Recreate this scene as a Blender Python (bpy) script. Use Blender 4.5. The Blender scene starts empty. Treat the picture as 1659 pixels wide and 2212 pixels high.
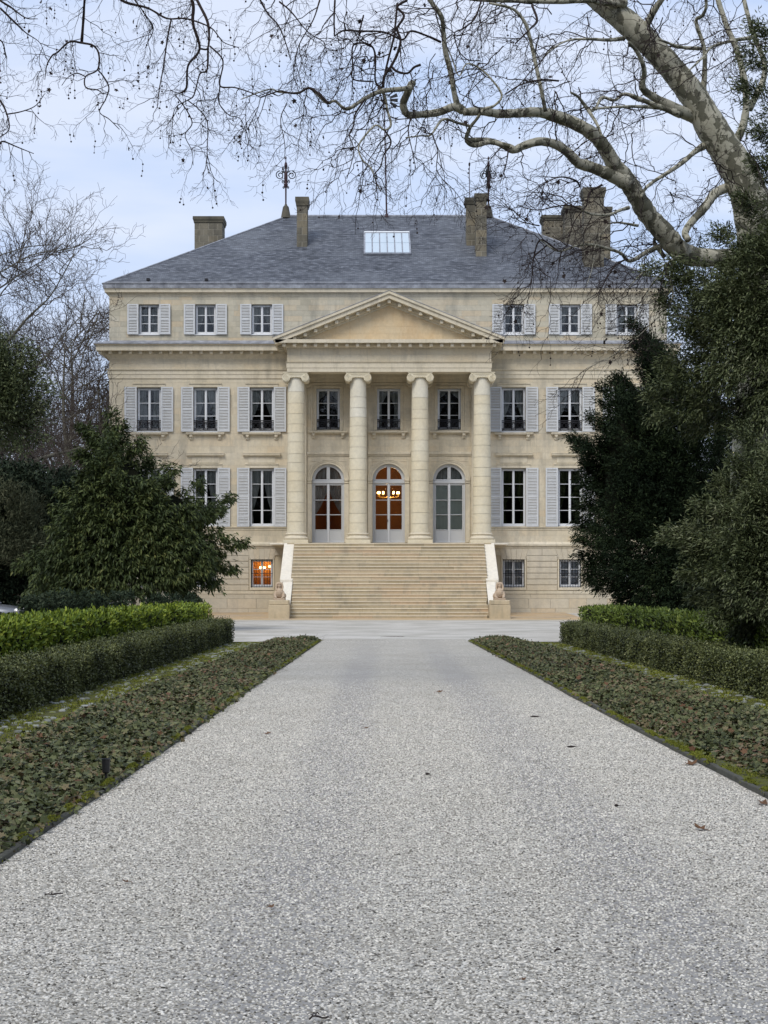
import bpy, math, random
import numpy as np
from mathutils import Vector, Matrix
random.seed(7); rng = np.random.default_rng(11)
SC = bpy.context.scene
COL = SC.collection
R = math.radians

# ------------------------------------------------------------------ camera, light, exposure
F = 3324.0; CX = 829.5; HY = 1268.0; H = 1.55        # picture geometry of the survey (1659 x 2212 grid)
def zd(y, D): return H + (HY - y) * D / F
def xd(x, D): return (x - CX) * D / F
def P3(x, y, D): return (xd(x, D), D, zd(y, D))

cam = bpy.data.cameras.new('camera'); camo = bpy.data.objects.new('camera', cam); COL.objects.link(camo)
camo.location = (0, 0, H); camo.rotation_euler = (R(90), 0, 0)
cam.sensor_fit = 'VERTICAL'; cam.sensor_height = 36.0; cam.lens = F / 2212 * 36
cam.shift_y = (HY - 1106) / 2212.0
cam.clip_start = 0.1; cam.clip_end = 3000
SC.camera = camo

SUN_EL, SUN_AZ = 48.0, 208.0      # azimuth from +Y clockwise: high, behind the camera's left shoulder
w = bpy.data.worlds.new("World"); SC.world = w; w.use_nodes = True
nt = w.node_tree; nt.nodes.clear()
def nn(nt, t, **kw):
    n = nt.nodes.new(t)
    for k, v in kw.items():
        if k.startswith('i_'):
            key = k[2:]
            key = int(key) if key.isdigit() else key.replace('_', ' ')
            n.inputs[key].default_value = v
        else: setattr(n, k, v)
    return n
sky = nn(nt, 'ShaderNodeTexSky', sky_type='NISHITA', sun_disc=False)
sky.sun_elevation = R(SUN_EL); sky.sun_rotation = R(SUN_AZ); sky.dust_density = 2.0
tc = nn(nt, 'ShaderNodeTexCoord')
mp = nn(nt, 'ShaderNodeMapping'); mp.inputs['Scale'].default_value = (1.1, 1.1, 4.5)
nz = nn(nt, 'ShaderNodeTexNoise', i_Scale=3.6, i_Detail=5.0, i_Roughness=0.5)
rp = nn(nt, 'ShaderNodeValToRGB')
rp.color_ramp.elements[0].position = 0.38; rp.color_ramp.elements[0].color = (4.45, 5.45, 7.5, 1)
rp.color_ramp.elements[1].position = 0.62; rp.color_ramp.elements[1].color = (5.95, 6.5, 7.8, 1)
mx = nn(nt, 'ShaderNodeMix', data_type='RGBA'); mx.inputs[0].default_value = 0.86
bg = nn(nt, 'ShaderNodeBackground', i_Strength=0.1); out = nn(nt, 'ShaderNodeOutputWorld')
L = nt.links.new
L(tc.outputs['Generated'], mp.inputs['Vector']); L(mp.outputs[0], nz.inputs['Vector']); L(nz.outputs['Fac'], rp.inputs[0])
L(sky.outputs[0], mx.inputs[6]); L(rp.outputs[0], mx.inputs[7]); L(mx.outputs[2], bg.inputs[0]); L(bg.outputs[0], out.inputs[0])

sl = bpy.data.lights.new('sun', 'SUN'); sl.energy = 1.5; sl.angle = R(24); sl.color = (1.0, 0.965, 0.9)
so = bpy.data.objects.new('sun', sl); COL.objects.link(so)
az = R(SUN_AZ); el = R(SUN_EL)
sd = Vector((math.sin(az) * math.cos(el), math.cos(az) * math.cos(el), math.sin(el)))
so.rotation_euler = sd.to_track_quat('Z', 'Y').to_euler(); so.location = (0, -10, 40)
vs = SC.view_settings
vs.view_transform = 'Standard'; vs.look = 'None'; vs.exposure = 0.48; vs.gamma = 1.0; vs.use_curve_mapping = False
SC.render.engine = 'CYCLES'
SC.cycles.max_bounces = 6; SC.cycles.transparent_max_bounces = 8; SC.cycles.diffuse_bounces = 3
SC.cycles.glossy_bounces = 3; SC.cycles.caustics_reflective = False; SC.cycles.caustics_refractive = False

# ------------------------------------------------------------------ materials
MATS = {}
def mat(name, base, rough=0.8, spec=0.3, metal=0.0):
    m = bpy.data.materials.new(name); m.use_nodes = True; nt = m.node_tree
    b = nt.nodes['Principled BSDF']
    b.inputs['Base Color'].default_value = (*base, 1); b.inputs['Roughness'].default_value = rough
    b.inputs['Specular IOR Level'].default_value = spec; b.inputs['Metallic'].default_value = metal
    MATS[name] = m
    return m, nt, b
def ramp(nt, stops):
    r = nt.nodes.new('ShaderNodeValToRGB'); e = r.color_ramp.elements
    while len(e) < len(stops): e.new(0.5)
    for k, (p, c) in enumerate(stops): e[k].position = p; e[k].color = (*c, 1)
    return r
def coords(nt, scale=(1, 1, 1), obj=True):
    g = nt.nodes.new('ShaderNodeTexCoord') if obj else nt.nodes.new('ShaderNodeNewGeometry')
    m = nt.nodes.new('ShaderNodeMapping'); m.inputs['Scale'].default_value = scale
    nt.links.new(g.outputs['Object'] if obj else g.outputs['Position'], m.inputs['Vector'])
    return m.outputs[0]
def noise(nt, vec, scale, detail=4, rough=0.6):
    n = nn(nt, 'ShaderNodeTexNoise', i_Scale=scale, i_Detail=float(detail), i_Roughness=rough)
    nt.links.new(vec, n.inputs['Vector']); return n.outputs['Fac']
def mixc(nt, f, a, b, mode='MIX'):
    m = nn(nt, 'ShaderNodeMix', data_type='RGBA', blend_type=mode)
    for sock, v in ((0, f), (6, a), (7, b)):
        if hasattr(v, 'is_output'): nt.links.new(v, m.inputs[sock])
        elif sock == 0: m.inputs[0].default_value = v
        else: m.inputs[sock].default_value = (*v, 1)
    return m.outputs[2]
def mathn(nt, op, a, b=0.0, c=None):
    m = nn(nt, 'ShaderNodeMath', operation=op)
    for k, v in enumerate((a, b, c)):
        if v is None: continue
        if hasattr(v, 'is_output'): nt.links.new(v, m.inputs[k])
        else: m.inputs[k].default_value = v
    return m.outputs[0]
def maprange(nt, v, a, b, c=0.0, d=1.0):
    m = nn(nt, 'ShaderNodeMapRange'); nt.links.new(v, m.inputs[0])
    for k, q in enumerate((a, b, c, d)): m.inputs[k + 1].default_value = q
    return m.outputs[0]
def bump(nt, b, h, dist=0.01, strength=0.6):
    bn = nn(nt, 'ShaderNodeBump'); bn.inputs['Distance'].default_value = dist; bn.inputs['Strength'].default_value = strength
    nt.links.new(h, bn.inputs['Height']); nt.links.new(bn.outputs[0], b.inputs['Normal'])

def stone_mat(name, c0, c1, stain=(0.2, 0.19, 0.16), stain_amt=0.5, tone_amt=0.35, warm=(0.62, 0.45, 0.26), rough=0.85):
    m, nt, b = mat(name, c0, rough, 0.2)
    v = coords(nt, obj=False)
    n1 = noise(nt, v, 0.55, 5, 0.6); n2 = noise(nt, v, 6.0, 6, 0.7)
    vs_ = coords(nt, (1.2, 1.2, 0.35), obj=False); n3 = noise(nt, vs_, 1.0, 6, 0.65)
    a = nn(nt, 'ShaderNodeAttribute', attribute_name='tone')
    col = mixc(nt, maprange(nt, n1, 0.35, 0.65), c0, c1)
    tone = a.outputs['Fac']
    col = mixc(nt, maprange(nt, tone, 0.0, 1.0, 0.0, tone_amt), col, warm)
    dk = nn(nt, 'ShaderNodeMix', data_type='RGBA')
    neg = maprange(nt, tone, 0.0, -1.0, 0.0, tone_amt)
    col = mixc(nt, neg, col, tuple(x * 0.62 for x in c0))
    fine = ramp(nt, [(0.25, (0.86, 0.86, 0.86)), (0.7, (1.06, 1.05, 1.03))]); nt.links.new(n2, fine.inputs[0])
    col = mixc(nt, 1.0, col, fine.outputs[0], 'MULTIPLY')
    st = maprange(nt, n3, 0.52, 0.75, 0.0, stain_amt)
    n4 = noise(nt, coords(nt, (4.5, 4.5, 0.5), obj=False), 1.0, 5, 0.7)
    st = mathn(nt, 'MAXIMUM', st, maprange(nt, n4, 0.56, 0.74, 0.0, stain_amt * 0.75))
    col = mixc(nt, st, col, stain)
    nt.links.new(col, b.inputs['Base Color'])
    bump(nt, b, n2, 0.012, 0.5)
    return m
M = {}
M['ashlar'] = stone_mat('cream limestone ashlar', (0.62, 0.54, 0.395), (0.68, 0.61, 0.475), stain=(0.33, 0.30, 0.24), stain_amt=0.75, tone_amt=0.55, warm=(0.62, 0.47, 0.29))
M['attic'] = stone_mat('weathered attic limestone', (0.52, 0.475, 0.365), (0.59, 0.55, 0.445), stain=(0.27, 0.255, 0.21), stain_amt=0.75, tone_amt=0.5)
M['basement'] = stone_mat('basement limestone', (0.56, 0.50, 0.385), (0.62, 0.56, 0.45), stain=(0.34, 0.31, 0.26), stain_amt=0.55, tone_amt=0.42, warm=(0.62, 0.42, 0.2))
M['trim'] = stone_mat('moulded limestone', (0.63, 0.56, 0.42), (0.69, 0.62, 0.49), stain=(0.30, 0.27, 0.21), stain_amt=0.65)
M['column'] = stone_mat('column limestone', (0.70, 0.62, 0.45), (0.74, 0.68, 0.53), stain=(0.52, 0.46, 0.34), stain_amt=0.3, tone_amt=0.3, warm=(0.70, 0.55, 0.32))
M['step'] = stone_mat('step limestone', (0.47, 0.385, 0.25), (0.55, 0.465, 0.325), stain=(0.25, 0.23, 0.18), stain_amt=0.7, tone_amt=0.7, warm=(0.52, 0.35, 0.22))
M['column_pale'] = stone_mat('bleached column limestone', (0.72, 0.67, 0.54), (0.76, 0.72, 0.61), stain=(0.56, 0.52, 0.42), stain_amt=0.3, tone_amt=0.3, warm=(0.72, 0.62, 0.44))
M['worn_lit_edge'] = stone_mat('worn and sky-lit step nosing', (0.74, 0.67, 0.52), (0.66, 0.58, 0.43), stain=(0.42, 0.37, 0.28), stain_amt=0.5)  # paler nosing: edge wear plus caught sky light, both put into the colour
M['white_stone'] = stone_mat('white coping stone', (0.76, 0.70, 0.58), (0.80, 0.75, 0.65), stain=(0.55, 0.52, 0.46), stain_amt=0.35)
M['tymp'] = stone_mat('tympanum limestone', (0.64, 0.49, 0.30), (0.62, 0.52, 0.36), stain=(0.50, 0.33, 0.17), stain_amt=0.55)
M['chimney'] = stone_mat('sooty chimney stone', (0.125, 0.115, 0.09), (0.22, 0.20, 0.155), stain=(0.05, 0.048, 0.042), stain_amt=0.9, tone_amt=0.45, warm=(0.34, 0.28, 0.18))
M['cap'] = stone_mat('blackened cap stone', (0.085, 0.08, 0.065), (0.15, 0.135, 0.10), stain=(0.04, 0.04, 0.035), stain_amt=0.7)
M['mortar'] = mat('pale mortar', (0.50, 0.43, 0.31), 0.95)[0]
M['mortar_dark'] = mat('dark joint', (0.20, 0.17, 0.12), 0.95)[0]
M['mortar_grey'] = mat('chimney mortar', (0.36, 0.33, 0.27), 0.95)[0]
M['sphinx'] = stone_mat('reddish sandstone', (0.46, 0.35, 0.25), (0.54, 0.43, 0.32), stain=(0.28, 0.20, 0.14), stain_amt=0.6)
M['paving'] = stone_mat('ochre paving', (0.56, 0.42, 0.25), (0.50, 0.42, 0.32), stain=(0.6, 0.36, 0.16), stain_amt=0.5, tone_amt=0.5)

# slate roof
m, nt, b = mat('blue grey slate', (0.1, 0.11, 0.13), 0.55, 0.4)
v = coords(nt, obj=False)
uv = nn(nt, 'ShaderNodeUVMap'); 
br = nn(nt, 'ShaderNodeTexBrick', i_Scale=1.0); br.offset = 0.5
br.inputs['Brick Width'].default_value = 0.22; br.inputs['Row Height'].default_value = 0.13
br.inputs['Mortar Size'].default_value = 0.008; br.inputs['Mortar Smooth'].default_value = 0.3
br.inputs['Color1'].default_value = (0, 0, 0, 1); br.inputs['Color2'].default_value = (1, 1, 1, 1); br.inputs['Mortar'].default_value = (0.2, 0.2, 0.2, 1)
nt.links.new(uv.outputs[0], br.inputs['Vector'])
vv = nn(nt, 'ShaderNodeMapping'); vv.inputs['Scale'].default_value = (1.4, 6.5, 1); nt.links.new(uv.outputs[0], vv.inputs[0])
nA = noise(nt, vv.outputs[0], 1.0, 3, 0.75); nB = noise(nt, v, 0.35, 4, 0.6)
c = mixc(nt, br.outputs['Color'], (0.070, 0.077, 0.090), (0.20, 0.215, 0.245))
c = mixc(nt, maprange(nt, nA, 0.40, 0.64), c, (0.036, 0.040, 0.052))
c = mixc(nt, maprange(nt, nB, 0.45, 0.70, 0, 0.4), c, (0.20, 0.215, 0.235))
c = mixc(nt, maprange(nt, br.outputs['Fac'], 0, 1, 0, 0.6), c, (0.02, 0.02, 0.026))
nt.links.new(c, b.inputs['Base Color'])
hh = mathn(nt, 'SUBTRACT', nA, mathn(nt, 'MULTIPLY', br.outputs['Fac'], 0.8))
bump(nt, b, hh, 0.03, 0.8); M['slate'] = m

m, nt, b = mat('lead sheet', (0.17, 0.18, 0.205), 0.5, 0.5)
v = coords(nt, (1, 1, 1), obj=False); n = noise(nt, v, 2.2, 6, 0.75)
r_ = ramp(nt, [(0.3, (0.12, 0.125, 0.145)), (0.5, (0.25, 0.26, 0.29)), (0.68, (0.42, 0.44, 0.48))]); nt.links.new(n, r_.inputs[0])
nt.links.new(r_.outputs[0], b.inputs['Base Color']); M['lead'] = m
m, nt, b = mat('grey white paint', (0.60, 0.62, 0.67), 0.5, 0.3)
v = coords(nt, obj=False); n = noise(nt, v, 3.0, 6, 0.7)
nt.links.new(mixc(nt, maprange(nt, n, 0.4, 0.75, 0, 0.5), (0.62, 0.63, 0.635), (0.47, 0.475, 0.46)), b.inputs['Base Color']); M['paint'] = m
M['frame'] = mat('white window paint', (0.72, 0.73, 0.74), 0.45, 0.35)[0]
M['door_paint'] = mat('pale grey door paint', (0.56, 0.57, 0.575), 0.45, 0.35)[0]
M['iron'] = mat('black iron', (0.012, 0.011, 0.014), 0.5, 0.4)[0]
M['rust'] = mat('rusty iron rod', (0.05, 0.025, 0.03), 0.6, 0.3)[0]
def cloth(name, a, bb, sheer=0.0):
    m, nt, b = mat(name, a, 0.9, 0.05)
    n = noise(nt, coords(nt, (9, 9, 0.8), obj=False), 1.0, 3, 0.5)
    nt.links.new(mixc(nt, maprange(nt, n, 0.35, 0.65), a, bb), b.inputs['Base Color'])
    if sheer:
        tr = nn(nt, 'ShaderNodeBsdfTransparent'); ms = nn(nt, 'ShaderNodeMixShader'); ms.inputs[0].default_value = sheer
        nt.links.new(b.outputs[0], ms.inputs[1]); nt.links.new(tr.outputs[0], ms.inputs[2]); nt.links.new(ms.outputs[0], nt.nodes['Material Output'].inputs[0])
    return m
M['curtain'] = cloth('white voile', (0.74, 0.72, 0.69), (0.38, 0.37, 0.36), 0.2)
M['lace'] = cloth('lace curtain', (0.72, 0.71, 0.76), (0.50, 0.49, 0.56))
M['green_curtain'] = cloth('dark olive curtain', (0.085, 0.095, 0.04), (0.035, 0.04, 0.018))
M['blind'] = cloth('pale green blind', (0.78, 0.82, 0.76), (0.70, 0.74, 0.69))
m, nt, b = mat('window glass', (1, 1, 1), 0.02)
nt.nodes.remove(b); g1 = nn(nt, 'ShaderNodeBsdfTransparent', i_Color=(0.86, 0.88, 0.87, 1)); g2 = nn(nt, 'ShaderNodeBsdfGlossy', i_Roughness=0.015)
fr = nn(nt, 'ShaderNodeFresnel', i_IOR=1.5); ms = nn(nt, 'ShaderNodeMixShader')
bn = nn(nt, 'ShaderNodeBump', i_Strength=0.12, i_Distance=0.02); nt.links.new(noise(nt, coords(nt, obj=False), 2.0, 2, 0.5), bn.inputs['Height'])
nt.links.new(bn.outputs[0], g2.inputs['Normal'])
nt.links.new(fr.outputs[0], ms.inputs[0]); nt.links.new(g1.outputs[0], ms.inputs[1]); nt.links.new(g2.outputs[0], ms.inputs[2])
nt.links.new(ms.outputs[0], nt.nodes['Material Output'].inputs[0]); M['glass'] = m
m, nt, b = mat('frosted roof glazing', (0.50, 0.58, 0.64), 0.15, 0.6); M['roof_glass'] = m
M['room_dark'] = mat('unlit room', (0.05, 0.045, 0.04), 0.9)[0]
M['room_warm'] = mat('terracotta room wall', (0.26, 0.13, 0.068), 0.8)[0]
M['room_orange'] = mat('orange room drape', (0.42, 0.19, 0.06), 0.8)[0]
def emis(name, col, s):
    m, nt, b = mat(name, col, 0.5); b.inputs['Emission Color'].default_value = (*col, 1); b.inputs['Emission Strength'].default_value = s
    return m
M['bulb'] = emis('glowing bulb', (1.0, 0.62, 0.22), 14.0)
M['brass'] = mat('brass', (0.45, 0.28, 0.09), 0.35, 0.5, 0.9)[0]

def leaf_mat(name, stops, rough=0.45, spec=0.4):
    m, nt, b = mat(name, stops[0][1], rough + 0.08, spec * 0.45)
    g = nt.nodes.new('ShaderNodeNewGeometry'); r_ = ramp(nt, stops)
    n = noise(nt, coords(nt, obj=False), 0.9, 3, 0.6)
    f = mathn(nt, 'ADD', mathn(nt, 'MULTIPLY', g.outputs['Random Per Island'], 0.62), mathn(nt, 'MULTIPLY', maprange(nt, n, 0.3, 0.7), 0.38))
    nt.links.new(f, r_.inputs[0]); nt.links.new(r_.outputs[0], b.inputs['Base Color'])
    return m
M['shrub_leaf'] = leaf_mat('viburnum leaf', [(0.0, (0.014, 0.022, 0.008)), (0.45, (0.042, 0.060, 0.019)), (0.82, (0.09, 0.11, 0.033)), (1.0, (0.19, 0.18, 0.06))])
M['yew_leaf'] = leaf_mat('yew needle', [(0.0, (0.006, 0.011, 0.006)), (0.6, (0.015, 0.026, 0.011)), (1.0, (0.045, 0.062, 0.022))], 0.6, 0.25)
M['oak_leaf'] = leaf_mat('holm oak leaf', [(0.0, (0.020, 0.028, 0.011)), (0.35, (0.056, 0.072, 0.028)), (0.75, (0.135, 0.155, 0.070)), (1.0, (0.25, 0.26, 0.16))], 0.35, 0.5)
M['back_leaf'] = leaf_mat('distant evergreen leaf', [(0.0, (0.012, 0.02, 0.012)), (0.6, (0.028, 0.042, 0.024)), (1.0, (0.07, 0.085, 0.05))], 0.6, 0.2)
M['grey_leaf'] = leaf_mat('grey green leaf', [(0.0, (0.04, 0.05, 0.03)), (0.6, (0.09, 0.10, 0.055)), (1.0, (0.20, 0.20, 0.12))], 0.6, 0.2)
M['box_leaf'] = leaf_mat('box leaf', [(0.0, (0.022, 0.027, 0.010)), (0.45, (0.068, 0.080, 0.026)), (0.82, (0.165, 0.18, 0.062)), (1.0, (0.36, 0.36, 0.18))], 0.35, 0.5)
M['laurel_leaf'] = leaf_mat('laurel leaf', [(0.0, (0.028, 0.045, 0.008)), (0.4, (0.10, 0.15, 0.018)), (0.75, (0.25, 0.31, 0.032)), (1.0, (0.48, 0.48, 0.08))], 0.4, 0.45)
M['laurel_dark'] = leaf_mat('dark laurel leaf', [(0.0, (0.030, 0.045, 0.010)), (0.4, (0.075, 0.11, 0.018)), (0.8, (0.16, 0.21, 0.034)), (1.0, (0.36, 0.40, 0.11))], 0.4, 0.45)
M['ivy_leaf'] = leaf_mat('ivy leaf', [(0.0, (0.014, 0.017, 0.007)), (0.35, (0.062, 0.074, 0.028)), (0.62, (0.135, 0.145, 0.062)), (0.78, (0.17, 0.13, 0.072)), (0.86, (0.12, 0.058, 0.032)), (1.0, (0.32, 0.30, 0.20))], 0.45, 0.35)
M['dead_leaf'] = leaf_mat('dead plane leaf', [(0.0, (0.075, 0.038, 0.022)), (0.7, (0.16, 0.09, 0.052)), (1.0, (0.34, 0.25, 0.17))], 0.7, 0.1)
M['rust_leaf'] = leaf_mat('rusty shrub twig', [(0.0, (0.07, 0.022, 0.012)), (1.0, (0.16, 0.06, 0.03))], 0.8, 0.1)
M['core'] = mat('shaded inner twig mass', (0.012, 0.013, 0.008), 0.95, 0.05)[0]  # near-black filler: the shade inside crowns and hedges is painted into it
M['twig'] = mat('dark twig bark', (0.040, 0.030, 0.028), 0.85, 0.1)[0]
M['twig_far'] = mat('grey brown twig bark', (0.085, 0.070, 0.060), 0.9, 0.1)[0]
M['moss'] = leaf_mat('moss', [(0.0, (0.09, 0.105, 0.018)), (1.0, (0.24, 0.25, 0.045))], 0.9, 0.1)
M['plastic'] = mat('black plastic', (0.012, 0.012, 0.013), 0.4, 0.5)[0]

m, nt, b = mat('plane tree bark', (0.3, 0.3, 0.22), 0.85, 0.15)      # flaking mottled bark
v = coords(nt, (1, 1, 0.75), obj=False)
nw = nn(nt, 'ShaderNodeTexNoise', i_Scale=3.5, i_Detail=4.0); nt.links.new(v, nw.inputs['Vector'])
vw = nn(nt, 'ShaderNodeMix', data_type='RGBA'); vw.inputs[0].default_value = 0.22; nt.links.new(v, vw.inputs[6]); nt.links.new(nw.outputs['Color'], vw.inputs[7])
n1 = noise(nt, vw.outputs[2], 6.5, 3, 0.55); n2 = noise(nt, v, 30, 3, 0.6); n3 = noise(nt, vw.outputs[2], 13, 3, 0.6)
c = mixc(nt, maprange(nt, n3, 0.3, 0.7), (0.47, 0.44, 0.35), (0.34, 0.33, 0.255))
c = mixc(nt, maprange(nt, n1, 0.525, 0.545), c, (0.135, 0.13, 0.095))
c = mixc(nt, maprange(nt, n3, 0.60, 0.62), c, (0.10, 0.095, 0.07))
c = mixc(nt, maprange(nt, n2, 0.3, 0.8, 0, 0.3), c, (0.2, 0.19, 0.14))
nt.links.new(c, b.inputs['Base Color']); bump(nt, b, mathn(nt, 'SUBTRACT', n2, maprange(nt, n1, 0.52, 0.55)), 0.02, 0.5); M['bark'] = m
m, nt, b = mat('grey trunk bark', (0.12, 0.11, 0.09), 0.9, 0.1)
v = coords(nt, (3, 3, 0.6), obj=False); nt.links.new(mixc(nt, noise(nt, v, 2.5, 5, 0.7), (0.06, 0.055, 0.045), (0.2, 0.19, 0.15)), b.inputs['Base Color']); M['grey_bark'] = m

# gravel: crushed pale limestone
m, nt, b = mat('pale gravel', (0.5, 0.5, 0.48), 0.8, 0.25)
v = coords(nt, obj=False)
vo = nn(nt, 'ShaderNodeTexVoronoi', i_Scale=72.0); nt.links.new(v, vo.inputs['Vector'])
vo2 = nn(nt, 'ShaderNodeTexVoronoi', i_Scale=26.0); nt.links.new(v, vo2.inputs['Vector'])
sep = nn(nt, 'ShaderNodeSeparateColor'); nt.links.new(vo.outputs['Color'], sep.inputs[0])
sep2 = nn(nt, 'ShaderNodeSeparateColor'); nt.links.new(vo2.outputs['Color'], sep2.inputs[0])
rr = ramp(nt, [(0.0, (0.05, 0.044, 0.035)), (0.16, (0.27, 0.25, 0.21)), (0.5, (0.55, 0.515, 0.445)), (1.0, (0.86, 0.81, 0.71))])
nt.links.new(mathn(nt, 'ADD', mathn(nt, 'MULTIPLY', sep.outputs[0], 0.75), mathn(nt, 'MULTIPLY', sep2.outputs[0], 0.25)), rr.inputs[0])
c = mixc(nt, maprange(nt, vo.outputs['Distance'], 0.45, 0.8, 0.0, 0.65), rr.outputs[0], (0.10, 0.095, 0.085))
med = noise(nt, coords(nt, (14, 22, 14), obj=False), 1.0, 5, 0.8)
c = mixc(nt, maprange(nt, med, 0.52, 0.72, 0, 0.6), c, (0.17, 0.155, 0.125))
c = mixc(nt, maprange(nt, med, 0.48, 0.30, 0, 0.5), c, (0.74, 0.71, 0.64))
big = noise(nt, v, 0.7, 4, 0.6)
c = mixc(nt, maprange(nt, big, 0.40, 0.68, 0, 0.5), c, (0.34, 0.31, 0.25))
# compacted wheel tracks: finer, bluish grey
sx = nn(nt, 'ShaderNodeSeparateXYZ'); nt.links.new(v, sx.inputs[0])
wob = mathn(nt, 'MULTIPLY', mathn(nt, 'SUBTRACT', noise(nt, coords(nt, (0.25, 0.25, 0.25), obj=False), 1.0, 2, 0.5), 0.5), 0.35)
xx = mathn(nt, 'ADD', sx.outputs[0], wob)
t1 = mathn(nt, 'ABSOLUTE', mathn(nt, 'ADD', xx, 0.45)); t2 = mathn(nt, 'ABSOLUTE', mathn(nt, 'SUBTRACT', xx, 1.28))
tr = maprange(nt, mathn(nt, 'MINIMUM', t1, t2), 0.16, 0.46, 1.0, 0.0)
tr = mathn(nt, 'MULTIPLY', tr, maprange(nt, noise(nt, v, 1.6, 4, 0.6), 0.3, 0.6, 0.65, 1.0))
tr = mathn(nt, 'MULTIPLY', tr, maprange(nt, sx.outputs[1], 18.0, 42.0, 1.0, 0.25))
fin = noise(nt, v, 120, 3, 0.7)
cf = ramp(nt, [(0.3, (0.20, 0.19, 0.175)), (0.7, (0.36, 0.343, 0.32))]); nt.links.new(fin, cf.inputs[0])
c = mixc(nt, mathn(nt, 'MULTIPLY', tr, 0.9), c, cf.outputs[0])
nt.links.new(c, b.inputs['Base Color'])
hgt = mathn(nt, 'MULTIPLY', mathn(nt, 'SUBTRACT', 1.0, vo.outputs['Distance']), mathn(nt, 'SUBTRACT', 1.0, mathn(nt, 'MULTIPLY', tr, 0.8)))
bump(nt, b, hgt, 0.008, 1.0); M['gravel'] = m
m, nt, b = mat('loose limestone chip', (0.6, 0.59, 0.55), 0.75, 0.25)
oi = nn(nt, 'ShaderNodeObjectInfo'); rr = ramp(nt, [(0.0, (0.05, 0.045, 0.036)), (0.14, (0.24, 0.22, 0.18)), (0.5, (0.54, 0.505, 0.435)), (1.0, (0.90, 0.85, 0.75))])
nt.links.new(oi.outputs['Random'], rr.inputs[0]); nt.links.new(rr.outputs[0], b.inputs['Base Color']); M['chip'] = m
m, nt, b = mat('forecourt gravel', (0.6, 0.6, 0.6), 0.85, 0.2)
v = coords(nt, obj=False); n1 = noise(nt, v, 60, 3, 0.8); n2 = noise(nt, v, 0.5, 5, 0.6)
c = mixc(nt, maprange(nt, n1, 0.3, 0.7), (0.40, 0.375, 0.33), (0.64, 0.61, 0.55))
c = mixc(nt, maprange(nt, n2, 0.42, 0.60, 0, 0.65), c, (0.33, 0.31, 0.26)); nt.links.new(c, b.inputs['Base Color']); bump(nt, b, n1, 0.01, 0.6); M['forecourt'] = m
m, nt, b = mat('damp soil and short grass', (0.07, 0.075, 0.03), 0.95, 0.1)
v = coords(nt, obj=False); nt.links.new(mixc(nt, maprange(nt, noise(nt, v, 1.3, 6, 0.7), 0.35, 0.65), (0.05, 0.075, 0.02), (0.09, 0.07, 0.045)), b.inputs['Base Color']); M['soil'] = m
M['earth'] = mat('dark leaf mould', (0.045, 0.036, 0.026), 0.95, 0.1)[0]
m, nt, b = mat('mossy soil', (0.1, 0.11, 0.03), 0.95, 0.1)
v = coords(nt, obj=False); n1 = noise(nt, v, 5, 6, 0.7); n2 = noise(nt, v, 60, 4, 0.7)
c = mixc(nt, maprange(nt, n1, 0.38, 0.58), (0.16, 0.175, 0.02), (0.085, 0.08, 0.055)); c = mixc(nt, maprange(nt, n2, 0.3, 0.7, 0, 0.6), c, (0.06, 0.065, 0.02))
nt.links.new(c, b.inputs['Base Color']); bump(nt, b, n2, 0.02, 0.8); M['mossground'] = m
m, nt, b = mat('grey cobble with moss', (0.2, 0.2, 0.18), 0.8, 0.2)
v = coords(nt, obj=False); g = nn(nt, 'ShaderNodeNewGeometry')
c = mixc(nt, g.outputs['Random Per Island'], (0.14, 0.15, 0.13), (0.30, 0.31, 0.29)); c = mixc(nt, maprange(nt, noise(nt, v, 4, 5, 0.7), 0.40, 0.52), (0.17, 0.19, 0.025), c)
nt.links.new(c, b.inputs['Base Color']); M['cobble'] = m
m, nt, b = mat('old kerb stone', (0.09, 0.09, 0.075), 0.9, 0.15)
v = coords(nt, obj=False); nt.links.new(mixc(nt, noise(nt, v, 12, 5, 0.7), (0.04, 0.042, 0.036), (0.13, 0.125, 0.10)), b.inputs['Base Color']); M['kerb'] = m

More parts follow.
